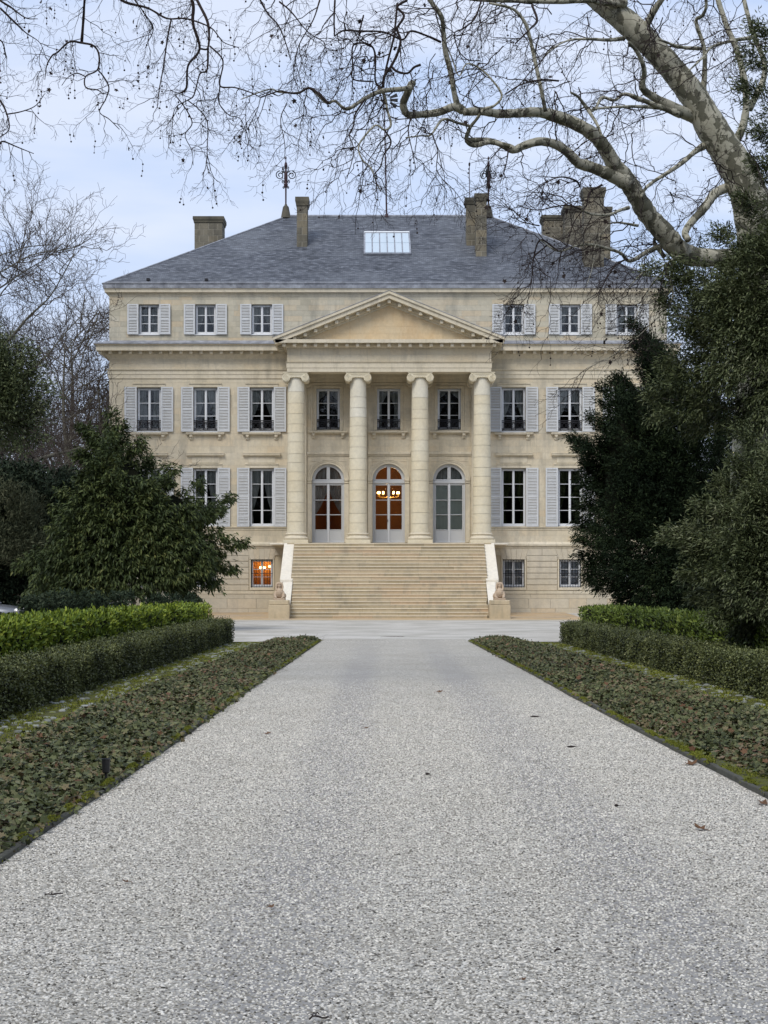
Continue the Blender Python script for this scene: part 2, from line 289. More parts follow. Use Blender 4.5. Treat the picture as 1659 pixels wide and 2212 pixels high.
# ------------------------------------------------------------------ mesh helpers
class MB:
    def __init__(s): s.v = []; s.f = []; s.t = []; s.uv = None
    def add(s, vs_, fs, tone=0.0):
        o = len(s.v); s.v += [tuple(map(float, p)) for p in vs_]
        for f in fs: s.f.append(tuple(o + i for i in f)); s.t.append(tone)
    def box(s, x0, x1, y0, y1, z0, z1, tone=0.0, bev=0.0):
        if bev <= 0:
            s.add([(x0, y0, z0), (x1, y0, z0), (x1, y1, z0), (x0, y1, z0), (x0, y0, z1), (x1, y0, z1), (x1, y1, z1), (x0, y1, z1)],
                  [(0, 1, 5, 4), (1, 2, 6, 5), (2, 3, 7, 6), (3, 0, 4, 7), (4, 5, 6, 7), (3, 2, 1, 0)], tone)
        else:   # front face (towards -y) chamfered all round
            b = bev
            s.add([(x0, y0 + b, z0), (x1, y0 + b, z0), (x1, y1, z0), (x0, y1, z0), (x0, y0 + b, z1), (x1, y0 + b, z1), (x1, y1, z1), (x0, y1, z1),
                   (x0 + b, y0, z0 + b), (x1 - b, y0, z0 + b), (x1 - b, y0, z1 - b), (x0 + b, y0, z1 - b)],
                  [(8, 9, 10, 11), (0, 1, 9, 8), (1, 5, 10, 9), (5, 4, 11, 10), (4, 0, 8, 11), (1, 2, 6, 5), (2, 3, 7, 6), (3, 0, 4, 7), (4, 5, 6, 7), (3, 2, 1, 0)], tone)
    def prism(s, poly, y0, y1, tone=0.0):       # poly in (x,z), counter-clockwise seen from the front
        n = len(poly)
        s.add([(x, y0, z) for x, z in poly] + [(x, y1, z) for x, z in poly],
              [tuple(range(n)), tuple(reversed(range(n, 2 * n)))] + [(i, i + n, (i + 1) % n + n, (i + 1) % n) for i in range(n)], tone)
    def prismx(s, poly, x0, x1, tone=0.0):      # poly in (y,z)
        n = len(poly)
        s.add([(x0, y, z) for y, z in poly] + [(x1, y, z) for y, z in poly],
              [tuple(range(n)), tuple(reversed(range(n, 2 * n)))] + [(i, i + n, (i + 1) % n + n, (i + 1) % n) for i in range(n)], tone)
    def lathe(s, prof, cx, cy, n=24, tone=0.0, cap=True):   # prof: (r,z) bottom to top
        o = len(s.v)
        for r, z in prof:
            for k in range(n):
                a = 2 * math.pi * k / n; s.v.append((cx + r * math.cos(a), cy + r * math.sin(a), z))
        for j in range(len(prof) - 1):
            for k in range(n):
                a, b_ = o + j * n + k, o + j * n + (k + 1) % n
                s.f.append((a, b_, b_ + n, a + n)); s.t.append(tone)
        if cap:
            s.f.append(tuple(o + k for k in reversed(range(n)))); s.t.append(tone)
            s.f.append(tuple(o + (len(prof) - 1) * n + k for k in range(n))); s.t.append(tone)
    def tube(s, pts, rad, n=8, cap=True):
        pts = [Vector(p) for p in pts]; o = len(s.v); m_ = len(pts)
        rad = rad if hasattr(rad, '__len__') else [rad] * m_
        up = Vector((0.13, 0.31, 1)).normalized(); prev = None
        for i, p in enumerate(pts):
            d = (pts[min(i + 1, m_ - 1)] - pts[max(i - 1, 0)])
            d = d.normalized() if d.length > 1e-9 else Vector((0, 0, 1))
            if prev is None:
                a = d.cross(up)
                if a.length < 0.05: a = d.cross(Vector((1, 0, 0)))
            else: a = prev - d * prev.dot(d)
            a.normalize(); prev = a; b_ = d.cross(a)
            for k in range(n):
                t = 2 * math.pi * k / n; q = p + (a * math.cos(t) + b_ * math.sin(t)) * rad[i]; s.v.append(tuple(q))
        for i in range(m_ - 1):
            for k in range(n):
                a, b_ = o + i * n + k, o + i * n + (k + 1) % n
                s.f.append((a, b_, b_ + n, a + n)); s.t.append(0)
        if cap:
            s.f.append(tuple(o + k for k in reversed(range(n)))); s.t.append(0)
            s.f.append(tuple(o + (m_ - 1) * n + k for k in range(n))); s.t.append(0)
    def ball(s, c, r, n=10, m_=6, rot=None):
        r = r if hasattr(r, '__len__') else (r, r, r); o = len(s.v)
        rt = Matrix.Identity(3) if rot is None else rot
        c = Vector(c)
        s.v.append(tuple(c + rt @ Vector((0, 0, -r[2]))))
        for j in range(1, m_):
            ph = -math.pi / 2 + math.pi * j / m_
            for k in range(n):
                a = 2 * math.pi * k / n
                s.v.append(tuple(c + rt @ Vector((r[0] * math.cos(ph) * math.cos(a), r[1] * math.cos(ph) * math.sin(a), r[2] * math.sin(ph)))))
        s.v.append(tuple(c + rt @ Vector((0, 0, r[2])))); e = len(s.v) - 1
        for k in range(n): s.f.append((o, o + 1 + (k + 1) % n, o + 1 + k)); s.t.append(0)
        for j in range(m_ - 2):
            for k in range(n):
                a, b_ = o + 1 + j * n + k, o + 1 + j * n + (k + 1) % n
                s.f.append((a, b_, b_ + n, a + n)); s.t.append(0)
        for k in range(n): s.f.append((e, e - n + k, e - n + (k + 1) % n)); s.t.append(0)
    def sweep(s, prof, path, tone=0.0, ends=True):   # prof (outward offset, z) ; path plan points; outward = right of travel
        n = len(prof); o = len(s.v); P_ = [Vector(p) for p in path]
        for i, p in enumerate(P_):
            nrm = []
            if i > 0: d = (P_[i] - P_[i - 1]).normalized(); nrm.append(Vector((d.y, -d.x)))
            if i < len(P_) - 1: d = (P_[i + 1] - P_[i]).normalized(); nrm.append(Vector((d.y, -d.x)))
            q = nrm[0] if len(nrm) == 1 else (nrm[0] + nrm[1]) / (1 + nrm[0].dot(nrm[1]))
            for off, z in prof: s.v.append((p.x + q.x * off, p.y + q.y * off, z))
        for i in range(len(P_) - 1):
            for k in range(n - 1):
                a = o + i * n + k; s.f.append((a, a + n, a + n + 1, a + 1)); s.t.append(tone)
        if ends:
            s.f.append(tuple(o + k for k in range(n))); s.t.append(tone)
            s.f.append(tuple(o + (len(P_) - 1) * n + k for k in reversed(range(n)))); s.t.append(tone)
    def mesh(s, name, m, smooth=False):
        me = bpy.data.meshes.new(name); me.from_pydata(s.v, [], s.f)
        if m is not None: me.materials.append(m)
        if any(s.t):
            a = me.attributes.new('tone', 'FLOAT', 'FACE'); a.data.foreach_set('value', s.t[:len(me.polygons)])
        if smooth: me.shade_smooth() if hasattr(me, 'shade_smooth') else me.polygons.foreach_set('use_smooth', [True] * len(me.polygons))
        me.update(); return me
    def build(s, name, m, parent=None, smooth=False, loc=None, kind=None, label=None):
        return link(name, s.mesh(name, m, smooth), parent, loc, kind, label)
def link(name, me, parent=None, loc=None, kind=None, label=None):
    o = bpy.data.objects.new(name, me); COL.objects.link(o)
    if parent is not None: o.parent = parent
    if loc is not None: o.location = loc
    if kind: o['kind'] = kind
    if label: o['label'] = label
    return o
def thing(name, label, cat, loc=(0, 0, 0), group=None, obj=None):
    o = obj if obj is not None else bpy.data.objects.new(name, None)
    if obj is None: COL.objects.link(o); o.location = loc; o.empty_display_size = 0.2
    o['label'] = label; o['category'] = cat
    if group: o['group'] = group
    return o
def copy_tree(o, parent=None):
    kids = [c for c in bpy.data.objects if c.parent == o]
    c = o.copy(); COL.objects.link(c); c.parent = parent
    for k in kids: copy_tree(k, c)
    return c
def bevel(o, w_=0.01, seg=2):
    m_ = o.modifiers.new('bevel', 'BEVEL'); m_.width = w_; m_.segments = seg; m_.limit_method = 'ANGLE'

def rect_sub(rects, hole):
    out = []; hx0, hx1, hz0, hz1 = hole
    for (a, b_, c_, d) in rects:
        if hx1 <= a or hx0 >= b_ or hz1 <= c_ or hz0 >= d: out.append((a, b_, c_, d)); continue
        if hx0 > a: out.append((a, hx0, c_, d))
        if hx1 < b_: out.append((hx1, b_, c_, d))
        m0, m1 = max(a, hx0), min(b_, hx1)
        if hz0 > c_: out.append((m0, m1, c_, hz0))
        if hz1 < d: out.append((m0, m1, hz1, d))
    return out
# ------------------------------------------------------------------ setting: ground
DW = 82.0                      # facade plane
CXB, HWB = 0.22, 14.86         # building centre and half width
XL, XR = CXB - HWB, CXB + HWB
CXP = 0.265                    # portico centre
DB = 98.0                      # back of the building
def struct(name, mb, m, **k):
    o = mb.build(name, m); o['kind'] = 'structure'; return o
g = MB(); g.add([(-700, -300, -0.03), (700, -300, -0.03), (700, 1500, -0.03), (-700, 1500, -0.03)], [(0, 1, 2, 3)])
struct('ground', g, M['soil'])
LE = [(-12, -2.22), (8.6, -2.157), (11.6, -2.10), (15.3, -2.06), (21.2, -2.03), (26.3, -2.0), (31, -1.92), (42.6, -1.81), (45.0, -1.80)]
RE = [(-12, 2.95), (8.0, 2.86), (11.3, 2.81), (15.4, 2.73), (21.8, 2.64), (26.8, 2.62), (36, 2.5), (44.6, 2.40)]
def edge(tab, y): return float(np.interp(y, [a for a, b_ in tab], [b_ for a, b_ in tab]))
g = MB(); ys = list(np.linspace(-12, 46, 59))
vs_ = [(edge(LE, y), y, 0.0) for y in ys] + [(edge(RE, y), y, 0.0) for y in ys]; n = len(ys)
g.add(vs_, [(i, i + n, i + 1 + n, i + 1) for i in range(n - 1)])
struct('gravel_drive', g, M['gravel'])
g = MB(); g.add([(-40, 46, 0), (40, 46, 0), (40, 73.0, 0), (-40, 73.0, 0), (-40, 81.0, 0.16), (40, 81.0, 0.16), (-40, 100, 0.16), (40, 100, 0.16), (-40, 44.2, -0.02), (40, 44.2, -0.02)],
                [(0, 1, 2, 3), (3, 2, 5, 4), (4, 5, 7, 6), (8, 9, 1, 0)])
struct('forecourt', g, M['forecourt'])

# moss strips with sunken cobbles (x ranges between ivy bed and hedge)
def strip(name, x0a, x0b, x1a, x1b, y0, y1):
    g = MB(); ys = np.linspace(y0, y1, 60); xs = np.linspace(0, 1, 7)
    for y in ys:
        t = (y - y0) / (y1 - y0)
        for u in xs:
            x = (x0a + (x0b - x0a) * t) * (1 - u) + (x1a + (x1b - x1a) * t) * u
            g.v.append((x, y, 0.008 + 0.02 * math.sin(x * 7 + y * 3.1) * math.sin(y * 1.7 + x * 2) * 0.5 + 0.01))
    for j in range(59):
        for i in range(6):
            a = j * 7 + i; g.f.append((a, a + 1, a + 8, a + 7)); g.t.append(0)
    return struct(name, g, M['mossground'])
strip('moss_path', -4.7, -4.35, -3.4, -3.2, -2.0, 43.2)
strip('moss_path', 4.0, 3.9, 5.4, 4.95, -2.0, 42.6)
strip('mossy_verge', 2.90, 2.74, 3.7, 3.2, -2.0, 20.0)

# ------------------------------------------------------------------ the chateau
chateau = thing('chateau', 'large cream stone mansion with slate roof, columned portico and pale louvred shutters', 'mansion', (CXB, DW, 0))
chateau.location = (0, 0, 0)
BAYS = [-12.74, -9.73, -6.73, 6.69, 9.70, 12.72]
BAYX = [CXB + b_ for b_ in BAYS]
def z(y, off=0.0): return zd(y, DW - off)
# openings (centre x, width, z0, z1)
OPEN = []
ATT = [(x, 1.10, z(722.5), z(657.5)) for x in BAYX]
FIR = [(x, 1.28, z(932), z(837.5)) for x in BAYX]
GRD = [(x, 1.30, z(1137), z(1012)) for x in BAYX]
PX = [CXP + d for d in (-3.24, -0.015, 3.21)]
PWIN = [(x, 1.24, z(928.5), z(839.5)) for x in PX]
ZD0 = z(1172); ZSPR = z(1036.7); RAR = 0.86
PDOOR = [(x, 1.72, ZD0, ZSPR + RAR) for x in PX]
BAS = [(x, 1.17, z(1269), z(1208.5)) for x in BAYX]
for lst in (ATT, FIR, GRD, PWIN, PDOOR, BAS):
    for (x, w_, a, b_) in lst: OPEN.append((x - w_ / 2, x + w_ / 2, a, b_))

Z_PL = z(1276.5); Z_BS0, Z_BS1 = z(1185), z(1171.5); Z_AR0 = z(812); Z_FR0, Z_FR1 = z(797), z(775); Z_AT0, Z_AT1 = z(737), z(640)
# backing wall: one sheet thickness with openings
def backing(name, z0, z1, m, yf=DW, th=0.22):
    rs = [(XL, XR, z0, z1)]
    for o in OPEN: rs = rect_sub(rs, o)
    g = MB()
    for (a, b_, c_, d) in rs: g.box(a, b_, yf, yf + th, c_, d)
    return g.build(name, m, chateau)
wall = backing('wall', 0.0, Z_AT1 + 0.3, M['mortar'], DW + 0.012)
wall_s = MB()   # side and back walls
wall_s.box(XL + 0.005, XL + 0.3, DW + 0.24, DB, 0, Z_AT1 + 0.3); wall_s.box(XR - 0.3, XR - 0.005, DW + 0.24, DB, 0, Z_AT1 + 0.3); wall_s.box(XL, XR, DB, DB + 0.3, 0, Z_AT1 + 0.3)
wall_s.build('side_wall', M['ashlar'], chateau)

def courses(z0, z1, h):
    n_ = max(1, round((z1 - z0) / h)); return [(z0 + (z1 - z0) * k / n_, z0 + (z1 - z0) * (k + 1) / n_) for k in range(n_)]
def blocks(x0, x1, z0, z1, h, lmin, lmax, joint, tone_s, holes=OPEN, jitter=0.0):
    """laid stones: (x0,x1,z0,z1,tone,dy)"""
    out = []
    for (a, b_) in courses(z0, z1, h):
        x = x0 - random.uniform(0, lmin * 0.8)
        while x < x1:
            l = random.uniform(lmin, lmax); q0, q1 = max(x, x0), min(x + l, x1); x += l
            if q1 - q0 < 0.05: continue
            rs = [(q0, q1, a, b_)]
            for hh_ in holes: rs = rect_sub(rs, hh_)
            t = max(-1, min(1, random.gauss(0, tone_s))); dy = random.uniform(0, jitter)
            if abs(t) < 1e-3: t = 0.01
            for (c0, c1, d0, d1) in rs:
                if c1 - c0 < 0.03 or d1 - d0 < 0.03: continue
                out.append((c0 + joint / 2, c1 - joint / 2, d0 + joint / 2, d1 - joint / 2, t, dy))
    return out
def stones(parent, lst, yf, th, m, limit, bev, name='stone', stuff='stonework'):
    lst = sorted(lst, key=lambda q: -(q[1] - q[0]) * (q[3] - q[2]))
    for q in lst[:limit]:
        g = MB(); g.box(q[0], q[1], yf - q[5], yf + th, q[2], q[3], q[4], bev); g.build(name, m, parent)
    if lst[limit:]:
        g = MB()
        for q in lst[limit:]: g.box(q[0], q[1], yf - q[5], yf + th, q[2], q[3], q[4], bev)
        g.build(stuff, m, parent, kind='stuff')
# plinth
stones(wall, blocks(XL - 0.06, XR + 0.06, z(1335), z(1293), 0.42, 0.9, 1.7, 0.008, 0.5, [], 0.004), DW - 0.10, 0.11, M['basement'], 40, 0.006)
stones(wall, blocks(XL, XR, z(1293), z(1283), 0.25, 1.2, 2.0, 0.006, 0.2, [], 0.003), DW - 0.05, 0.06, M['basement'], 8, 0.006)
stones(wall, blocks(XL, XR, z(1283), Z_PL, 0.2, 1.6, 2.6, 0.006, 0.2, [], 0.003), DW - 0.075, 0.085, M['trim'], 8, 0.006)
# rusticated basement: long blocks between the windows with deep V joints
rust = []
edges = [XL] + sum([[b_[0] - 0.68, b_[0] + 0.68] for b_ in BAS], []) + [XR]
ztop_r = z(1200)
for (a, b_) in courses(Z_PL, ztop_r, 0.316):
    for k in range(0, len(edges), 2):
        xa, xb = edges[k], edges[k + 1]; L_ = xb - xa
        cuts = [xa, xb] if L_ < 2.4 else [xa] + [xa + L_ * q / round(L_ / 1.7) for q in range(1, round(L_ / 1.7))] + [xb]
        for c0, c1 in zip(cuts, cuts[1:]):
            if -5.3 + CXP < (c0 + c1) / 2 < 5.3 + CXP: continue
            rust.append((c0 + 0.012, c1 - 0.012, a + 0.012, b_ - 0.012, random.gauss(0, 0.2) + 0.01, 0))
stones(wall, rust, DW - 0.045, 0.06, M['basement'], 72, 0.018)
# flat arches over basement windows and window surrounds
for (x, w_, a, b_) in BAS:
    za, zb = b_ + 0.005, Z_BS0 - 0.005
    for k in range(-2, 3):
        x0 = x + (k - 0.5) * 0.24; x1 = x + (k + 0.5) * 0.24; s_ = 1.32
        g = MB(); t = random.gauss(0, 0.15) + 0.01
        g.prism([(x0 + 0.006, za), (x1 - 0.006, za), (x + (x1 - x) * s_ - 0.006, zb), (x + (x0 - x) * s_ + 0.006, zb)], DW - 0.04, DW + 0.012, t); g.build('voussoir', M['basement'], wall)
    for sgn in (-1, 1):
        g = MB(); q = [(x + sgn * 0.605, za - 0.0), (x + sgn * 1.5, ztop_r + 0.012), (x + sgn * 1.5, zb), (x + sgn * 0.6 * 1.32 + sgn * 0.006, zb)]
        q = [(x + sgn * 0.606, za), (x + sgn * 0.66, za), (x + sgn * 0.70, ztop_r + 0.012), (x + sgn * 1.495, ztop_r + 0.012), (x + sgn * 1.495, zb), (x + sgn * 0.8, zb)]
        if sgn < 0: q = q[::-1]
        g.prism(q, DW - 0.04, DW + 0.012, random.gauss(0, 0.15) + 0.01); g.build('stone', M['basement'], wall)
    g = MB(); g.box(x - 0.655, x - 0.587, DW - 0.03, DW + 0.012, a - 0.14, b_ + 0.0); g.box(x + 0.587, x + 0.655, DW - 0.03, DW + 0.012, a - 0.14, b_); g.box(x - 0.585, x + 0.585, DW - 0.05, DW + 0.1, a - 0.14, a - 0.004)
    g.build('window_surround', M['trim'], chateau)
# main ashlar
stones(wall, blocks(XL, XR, Z_BS1 + 0.01, Z_AR0, 0.335, 0.62, 1.25, 0.005, 0.30, OPEN, 0.003), DW - 0.002, 0.014, M['ashlar'], 90, 0, stuff='stonework')
stones(wall, blocks(XL, XR, Z_FR0, Z_FR1, 0.28, 0.8, 1.4, 0.005, 0.3, [], 0.002), DW - 0.022, 0.03, M['ashlar'], 20, 0)
stones(wall, blocks(XL, XR, Z_AT0 - 0.1, Z_AT1 + 0.1, 0.30, 0.55, 1.15, 0.006, 0.42, OPEN, 0.004), DW - 0.002, 0.014, M['attic'], 60, 0)

# ---- mouldings by sweeping a profile
LP = [(XL, DB), (XL, DW), (CXP - 5.26, DW)]; RP = [(CXP + 5.26, DW), (XR, DW), (XR, DB)]
def mould(name, prof, m, paths=(LP, RP)):
    for p_ in paths:
        g = MB(); g.sweep(prof, p_); g.build(name, m, chateau)
mould('basement_cornice', [(0, Z_BS0 - 0.03), (0.03, Z_BS0), (0.05, Z_BS0 + 0.02), (0.06, z(1180, .1)), (0.14, z(1179, .14)), (0.15, z(1175.5, .15)), (0.10, z(1173, .1)), (0, z(1170.5))], M['trim'])
mould('sill_course', [(0, z(1146)), (0.03, z(1145)), (0.035, z(1141)), (0.09, z(1140)), (0.10, z(1138.4)), (0.0, z(1137.6))], M['trim'])
mould('architrave', [(0, z(819)), (0.05, z(817.5)), (0.05, z(809.5)), (0.075, z(809)), (0.075, z(801.5)), (0.13, z(800)), (0.15, z(797.5)), (0.02, z(796.6)), (0, z(796))], M['trim'])
CORN = [(0.02, z(776)), (0.05, z(774)), (0.12, z(770, .1)), (0.20, z(765.5, .2)), (0.20, z(757.4, .2)), (0.60, z(757, .6)), (0.60, z(745.6, .6)), (0.64, z(745, .64)), (0.70, z(742.4, .7)), (0.70, z(741.2, .7)), (0.0, z(736.5) - 0.02)]
mould('cornice', CORN, M['trim'])
g = MB(); 
for p_ in (LP, RP): g.sweep([(0.0, z(736.6)), (0.0, z(736.5) + 0.03), (0.30, z(737.6, .3)), (0.725, z(740.6, .7)), (0.725, z(742.6, .7)), (0.705, z(742.6, .7)), (0.705, z(741.5, .7))], p_)
g.build('lead_flashing', M['lead'], chateau)
def dent(x, y0, y1, z0, z1, dx=0.085):
    g = MB(); g.box(x - dx, x + dx, y0, y1, z0, z1, bev=0.004); return g.build('dentil', M['trim'], chateau)
zz0, zz1 = z(763.4, .35), z(757.2, .35)
x = XL - 0.42
d0 = dent(0, DW - 0.47, DW - 0.2, zz0 - 0.02, zz1); first = True
while x < XR + 0.45:
    if abs(x - CXP) > 5.75:
        o = d0 if first else d0.copy()
        if not first: COL.objects.link(o)
        first = False; o.location.x = x
    x += 0.536
# eaves cornice + lead gutter
LPE = [(XL, DB), (XL, DW), (XR, DW), (XR, DB)]
g = MB(); g.sweep([(0, z(641)), (0.02, z(640)), (0.03, z(637)), (0.06, z(636.4)), (0.06, z(633.4)), (0.10, z(632.5)), (0.21, z(631, .2)), (0.22, z(626.5, .2)), (0.27, z(622, .25)), (0, z(622))], LPE); g.build('eaves_cornice', M['trim'], chateau)
g = MB(); zz = z(637.0)
x = XL
while x < XR: g.box(x, x + 0.035, DW - 0.066, DW - 0.02, z(636.2), z(633.6)); x += 0.075
g.build('small_dentils', M['trim'], chateau, kind='stuff')
g = MB(); g.sweep([(0.27, z(622.2, .27)), (0.29, z(622.2, .3)), (0.31, z(613, .3)), (0.35, z(612.4, .3)), (0.35, z(610.8, .35)), (0.29, z(610.8, .3)), (0.27, z(613, .27))], LPE); g.build('lead_gutter', M['lead'], chateau)
# ---- portico
YF = 79.5; PL_, PR_ = CXP - 5.28, CXP + 5.28
def zp(y, off=0.0): return zd(y, YF - off)
PP = [(PL_, DW), (PL_, YF), (PR_, YF), (PR_, DW)]
ZB = zp(803.2)
g = MB(); g.sweep([(-0.02, ZB), (0.0, ZB), (0.0, zp(795)), (0.025, zp(794.4)), (0.025, zp(784.5)), (0.07, zp(783)), (0.085, zp(781.6)), (0.0, zp(781))], PP, ends=False)
g.sweep([(0, zp(752)), (0.03, zp(750.8)), (0.08, zp(747.6, .1)), (0.20, zp(746.8, .2)), (0.20, zp(741.0, .2)), (0.60, zp(740.2, .6)), (0.60, zp(732.8, .6)), (0.0, zp(732.6, .5) + 0.01)], PP, ends=False)
g.build('portico_entablature', M['trim'], chateau)
fr_ = MB(); fr_.sweep([(0.0, zp(781.2)), (0.0, zp(751.5))], PP, ends=False); frz = fr_.build('portico_frieze', M['mortar'], chateau)
stones(frz, blocks(PL_, PR_, zp(781), zp(752), 0.34, 0.8, 1.5, 0.005, 0.25, [], 0.0), YF - 0.006, 0.012, M['ashlar'], 60, 0)
g = MB()  # beam soffit, inner beam face, side beams and the porch ceiling
g.box(PL_ + 0.01, PR_ - 0.01, YF + 0.01, YF + 0.85, ZB + 0.002, ZB + 1.2)
for sx_ in (PL_ + 0.01, PR_ - 0.86): g.box(sx_, sx_ + 0.85, YF + 0.86, DW - 0.02, ZB + 0.002, ZB + 1.2)
g.build('portico_beam', M['trim'], chateau)
g = MB(); g.box(PL_ + 0.88, PR_ - 0.88, YF + 0.87, DW - 0.02, ZB + 0.35, ZB + 0.45); g.build('portico_ceiling', M['ashlar'], chateau)
zz0, zz1 = zp(746.6, .4), zp(741.6, .4)
x = CXP - 5.28 - 0.33; n_ = 21
for k in range(n_):
    o = d0.copy(); COL.objects.link(o)
    g_ = o; g_.location = (CXP + (k - 10) * 0.5405, -2.5 + 0.0 + 0.0, zz1 - z(757.2, .35))
    g_.location.y = (YF - 0.36) - (DW - 0.36)
for sx_ in (-1, 1):
    for k in range(1, 5):
        o = d0.copy(); COL.objects.link(o); o.rotation_euler = (0, 0, -sx_ * math.pi / 2 * -1)
        o.rotation_euler = (0, 0, sx_ * math.pi / 2)
        # rotated so that its face looks outward
        yy = YF + k * 0.54 - 0.2; off = DW - 0.28
        c_, s__ = math.cos(sx_ * math.pi / 2), math.sin(sx_ * math.pi / 2)
        o.location = (CXP + sx_ * (5.28 + 0.28) + off * s__, yy, zz1 - z(757.2, .35))
# pediment: outline points in (x,z)
YP = YF - 0.68
apx = (CXP, zd(626.5, YP)); lx, rx = xd(589.3, YP), xd(1091, YP); lz = zd(727.0, YP)
hx = (rx - lx) / 2; lx, rx = CXP - hx, CXP + hx; sl_ = (apx[1] - lz) / hx
def rake(name, t0, t1, y0, y1, m, inset=0.0, base=lz):
    """sloping band lying between vertical offsets t0..t1 below the outer line, joined at the apex"""
    for sgn in (-1, 1):
        e = hx - inset
        q = [(CXP + sgn * e, apx[1] - sl_ * e - t0), (CXP, apx[1] - t0), (CXP, apx[1] - t1), (CXP + sgn * e, apx[1] - sl_ * e - t1)]
        if sgn > 0: q = q[::-1]
        g = MB(); g.prism(q[::-1], y0, y1); g.build(name, m, chateau)
rake('raking_cyma', 0.025, 0.17, YP, DW - 0.01, M['trim'])
rake('raking_corona', 0.17, 0.40, YP + 0.08, DW - 0.01, M['trim'], 0.10)
rake('raking_bed', 0.40, 0.56, YF - 0.2, DW - 0.01, M['trim'], 0.62)
rake('raking_lead', 0.0, 0.025, YP - 0.02, DW - 0.01, M['lead'], -0.03)
rake('tympanum_moulding', 0.56, 0.68, YF - 0.06, YF + 0.1, M['trim'], 1.0)
for sgn in (-1, 1):
    for k in range(0, 10):
        if sgn == 1 and k == 0: continue
        xx_ = sgn * k * 0.5405
        if abs(xx_) > hx - 1.0: continue
        o = d0.copy(); COL.objects.link(o)
        ztop = apx[1] - sl_ * abs(xx_) - 0.40 - (0.04 if k == 0 else 0.02)
        o.location = (CXP + xx_, YF - DW, ztop - z(757.2, .35))
zb_ = zp(732.6, .5) + 0.012
ez = zb_; ex = (apx[1] - 0.6 - ez) / sl_
g = MB(); g.prism([(CXP - ex, ez), (CXP + ex, ez), (CXP, apx[1] - 0.6)], YF + 0.0, YF + 0.2); ty = g.build('tympanum', M['tymp'], chateau)
for (a, b_) in courses(ez, apx[1] - 0.7, 0.36):
    e = (apx[1] - 0.68 - b_) / sl_ + 0.1; x = CXP - e
    if e < 0.4: continue
    while x < CXP + e - 0.1:
        l = random.uniform(0.7, 1.2); x1 = min(x + l, CXP + e); g = MB()
        g.box(x + 0.003, x1 - 0.003, YF - 0.004 - random.uniform(0, 0.002), YF, a + 0.003, b_ - 0.003, random.gauss(0, 0.3)); g.build('stone', M['tymp'], ty); x = x1
g = MB(); g.prism([(CXP - hx + 0.1, lz - 0.10), (CXP + hx - 0.1, lz - 0.10), (CXP, apx[1] - 0.2)], YF + 0.9, DW); g.build('pediment_roof', M['slate'], chateau)
# columns, pilaster capitals
CYC = 80.05
def volute(g, cx, cz, y0, y1, r0, sgn):
    """spiral scroll seen from the front: a disc with a raised spiral band, running back to y1"""
    n_ = 20; ring = [(cx + r0 * math.cos(2 * math.pi * k / n_), cz + r0 * math.sin(2 * math.pi * k / n_)) for k in range(n_)]
    g.prism(ring, y0 + 0.025, y1)
    pts = []; turns = 2.6
    for k in range(48):
        t = k / 47; a = math.pi / 2 + sgn * -1 * t * turns * 2 * math.pi; r = r0 * (0.96 - 0.84 * t ** 0.8)
        pts.append((cx + r * math.cos(a) * 1.0, y0 + 0.02, cz + r * math.sin(a)))
    g.tube(pts, [0.028 * (1 - 0.5 * k / 47) for k in range(48)], 6)
    g.ball((cx, y0 + 0.015, cz), 0.03, 8, 5)
def capital(cx, yf, yb, ztop, hw=0.70):
    g = MB()
    g.box(cx - hw * 0.92, cx + hw * 0.92, yf + 0.02, yb - 0.02, ztop - 0.055, ztop, bev=0.02)
    g.box(cx - hw * 0.86, cx + hw * 0.86, yf + 0.05, yb - 0.05, ztop - 0.10, ztop - 0.056)
    # canalis joining the scrolls
    zt = ztop - 0.10
    top = [(cx - hw * 0.7, zt), (cx - hw * 0.3, zt - 0.01), (cx + hw * 0.3, zt - 0.01), (cx + hw * 0.7, zt)]
    low = [(cx + hw * 0.5, zt - 0.2), (cx + hw * 0.2, zt - 0.17), (cx - hw * 0.2, zt - 0.17), (cx - hw * 0.5, zt - 0.2)]
    g.prism((low + top[::-1][::1])[::-1] if False else [low[3], low[2], low[1], low[0], top[3], top[2], top[1], top[0]], yf + 0.05, yb - 0.05)
    for s_ in (-1, 1): volute(g, cx + s_ * (hw - 0.205), zt - 0.19, yf, yb, 0.205, s_)
    for k in range(7):   # egg moulding
        g.ball((cx + (k - 3) * 0.105, yf + 0.06, zt - 0.12), (0.035, 0.03, 0.055), 8, 5)
    g.tube([(cx - hw * 0.7, yf + 0.035, zt - 0.015), (cx, yf + 0.035, zt - 0.03), (cx + hw * 0.7, yf + 0.035, zt - 0.015)], 0.018, 6)
    return g
ZC0 = zd(1173.3, CYC - 0.6); ZP1 = zd(1165.8, CYC - 0.64); ZS0 = zd(1150, CYC - 0.45); ZCT = ZB - 0.0; ZS1 = ZB - 0.30
r0c, r1c = 0.477, 0.415
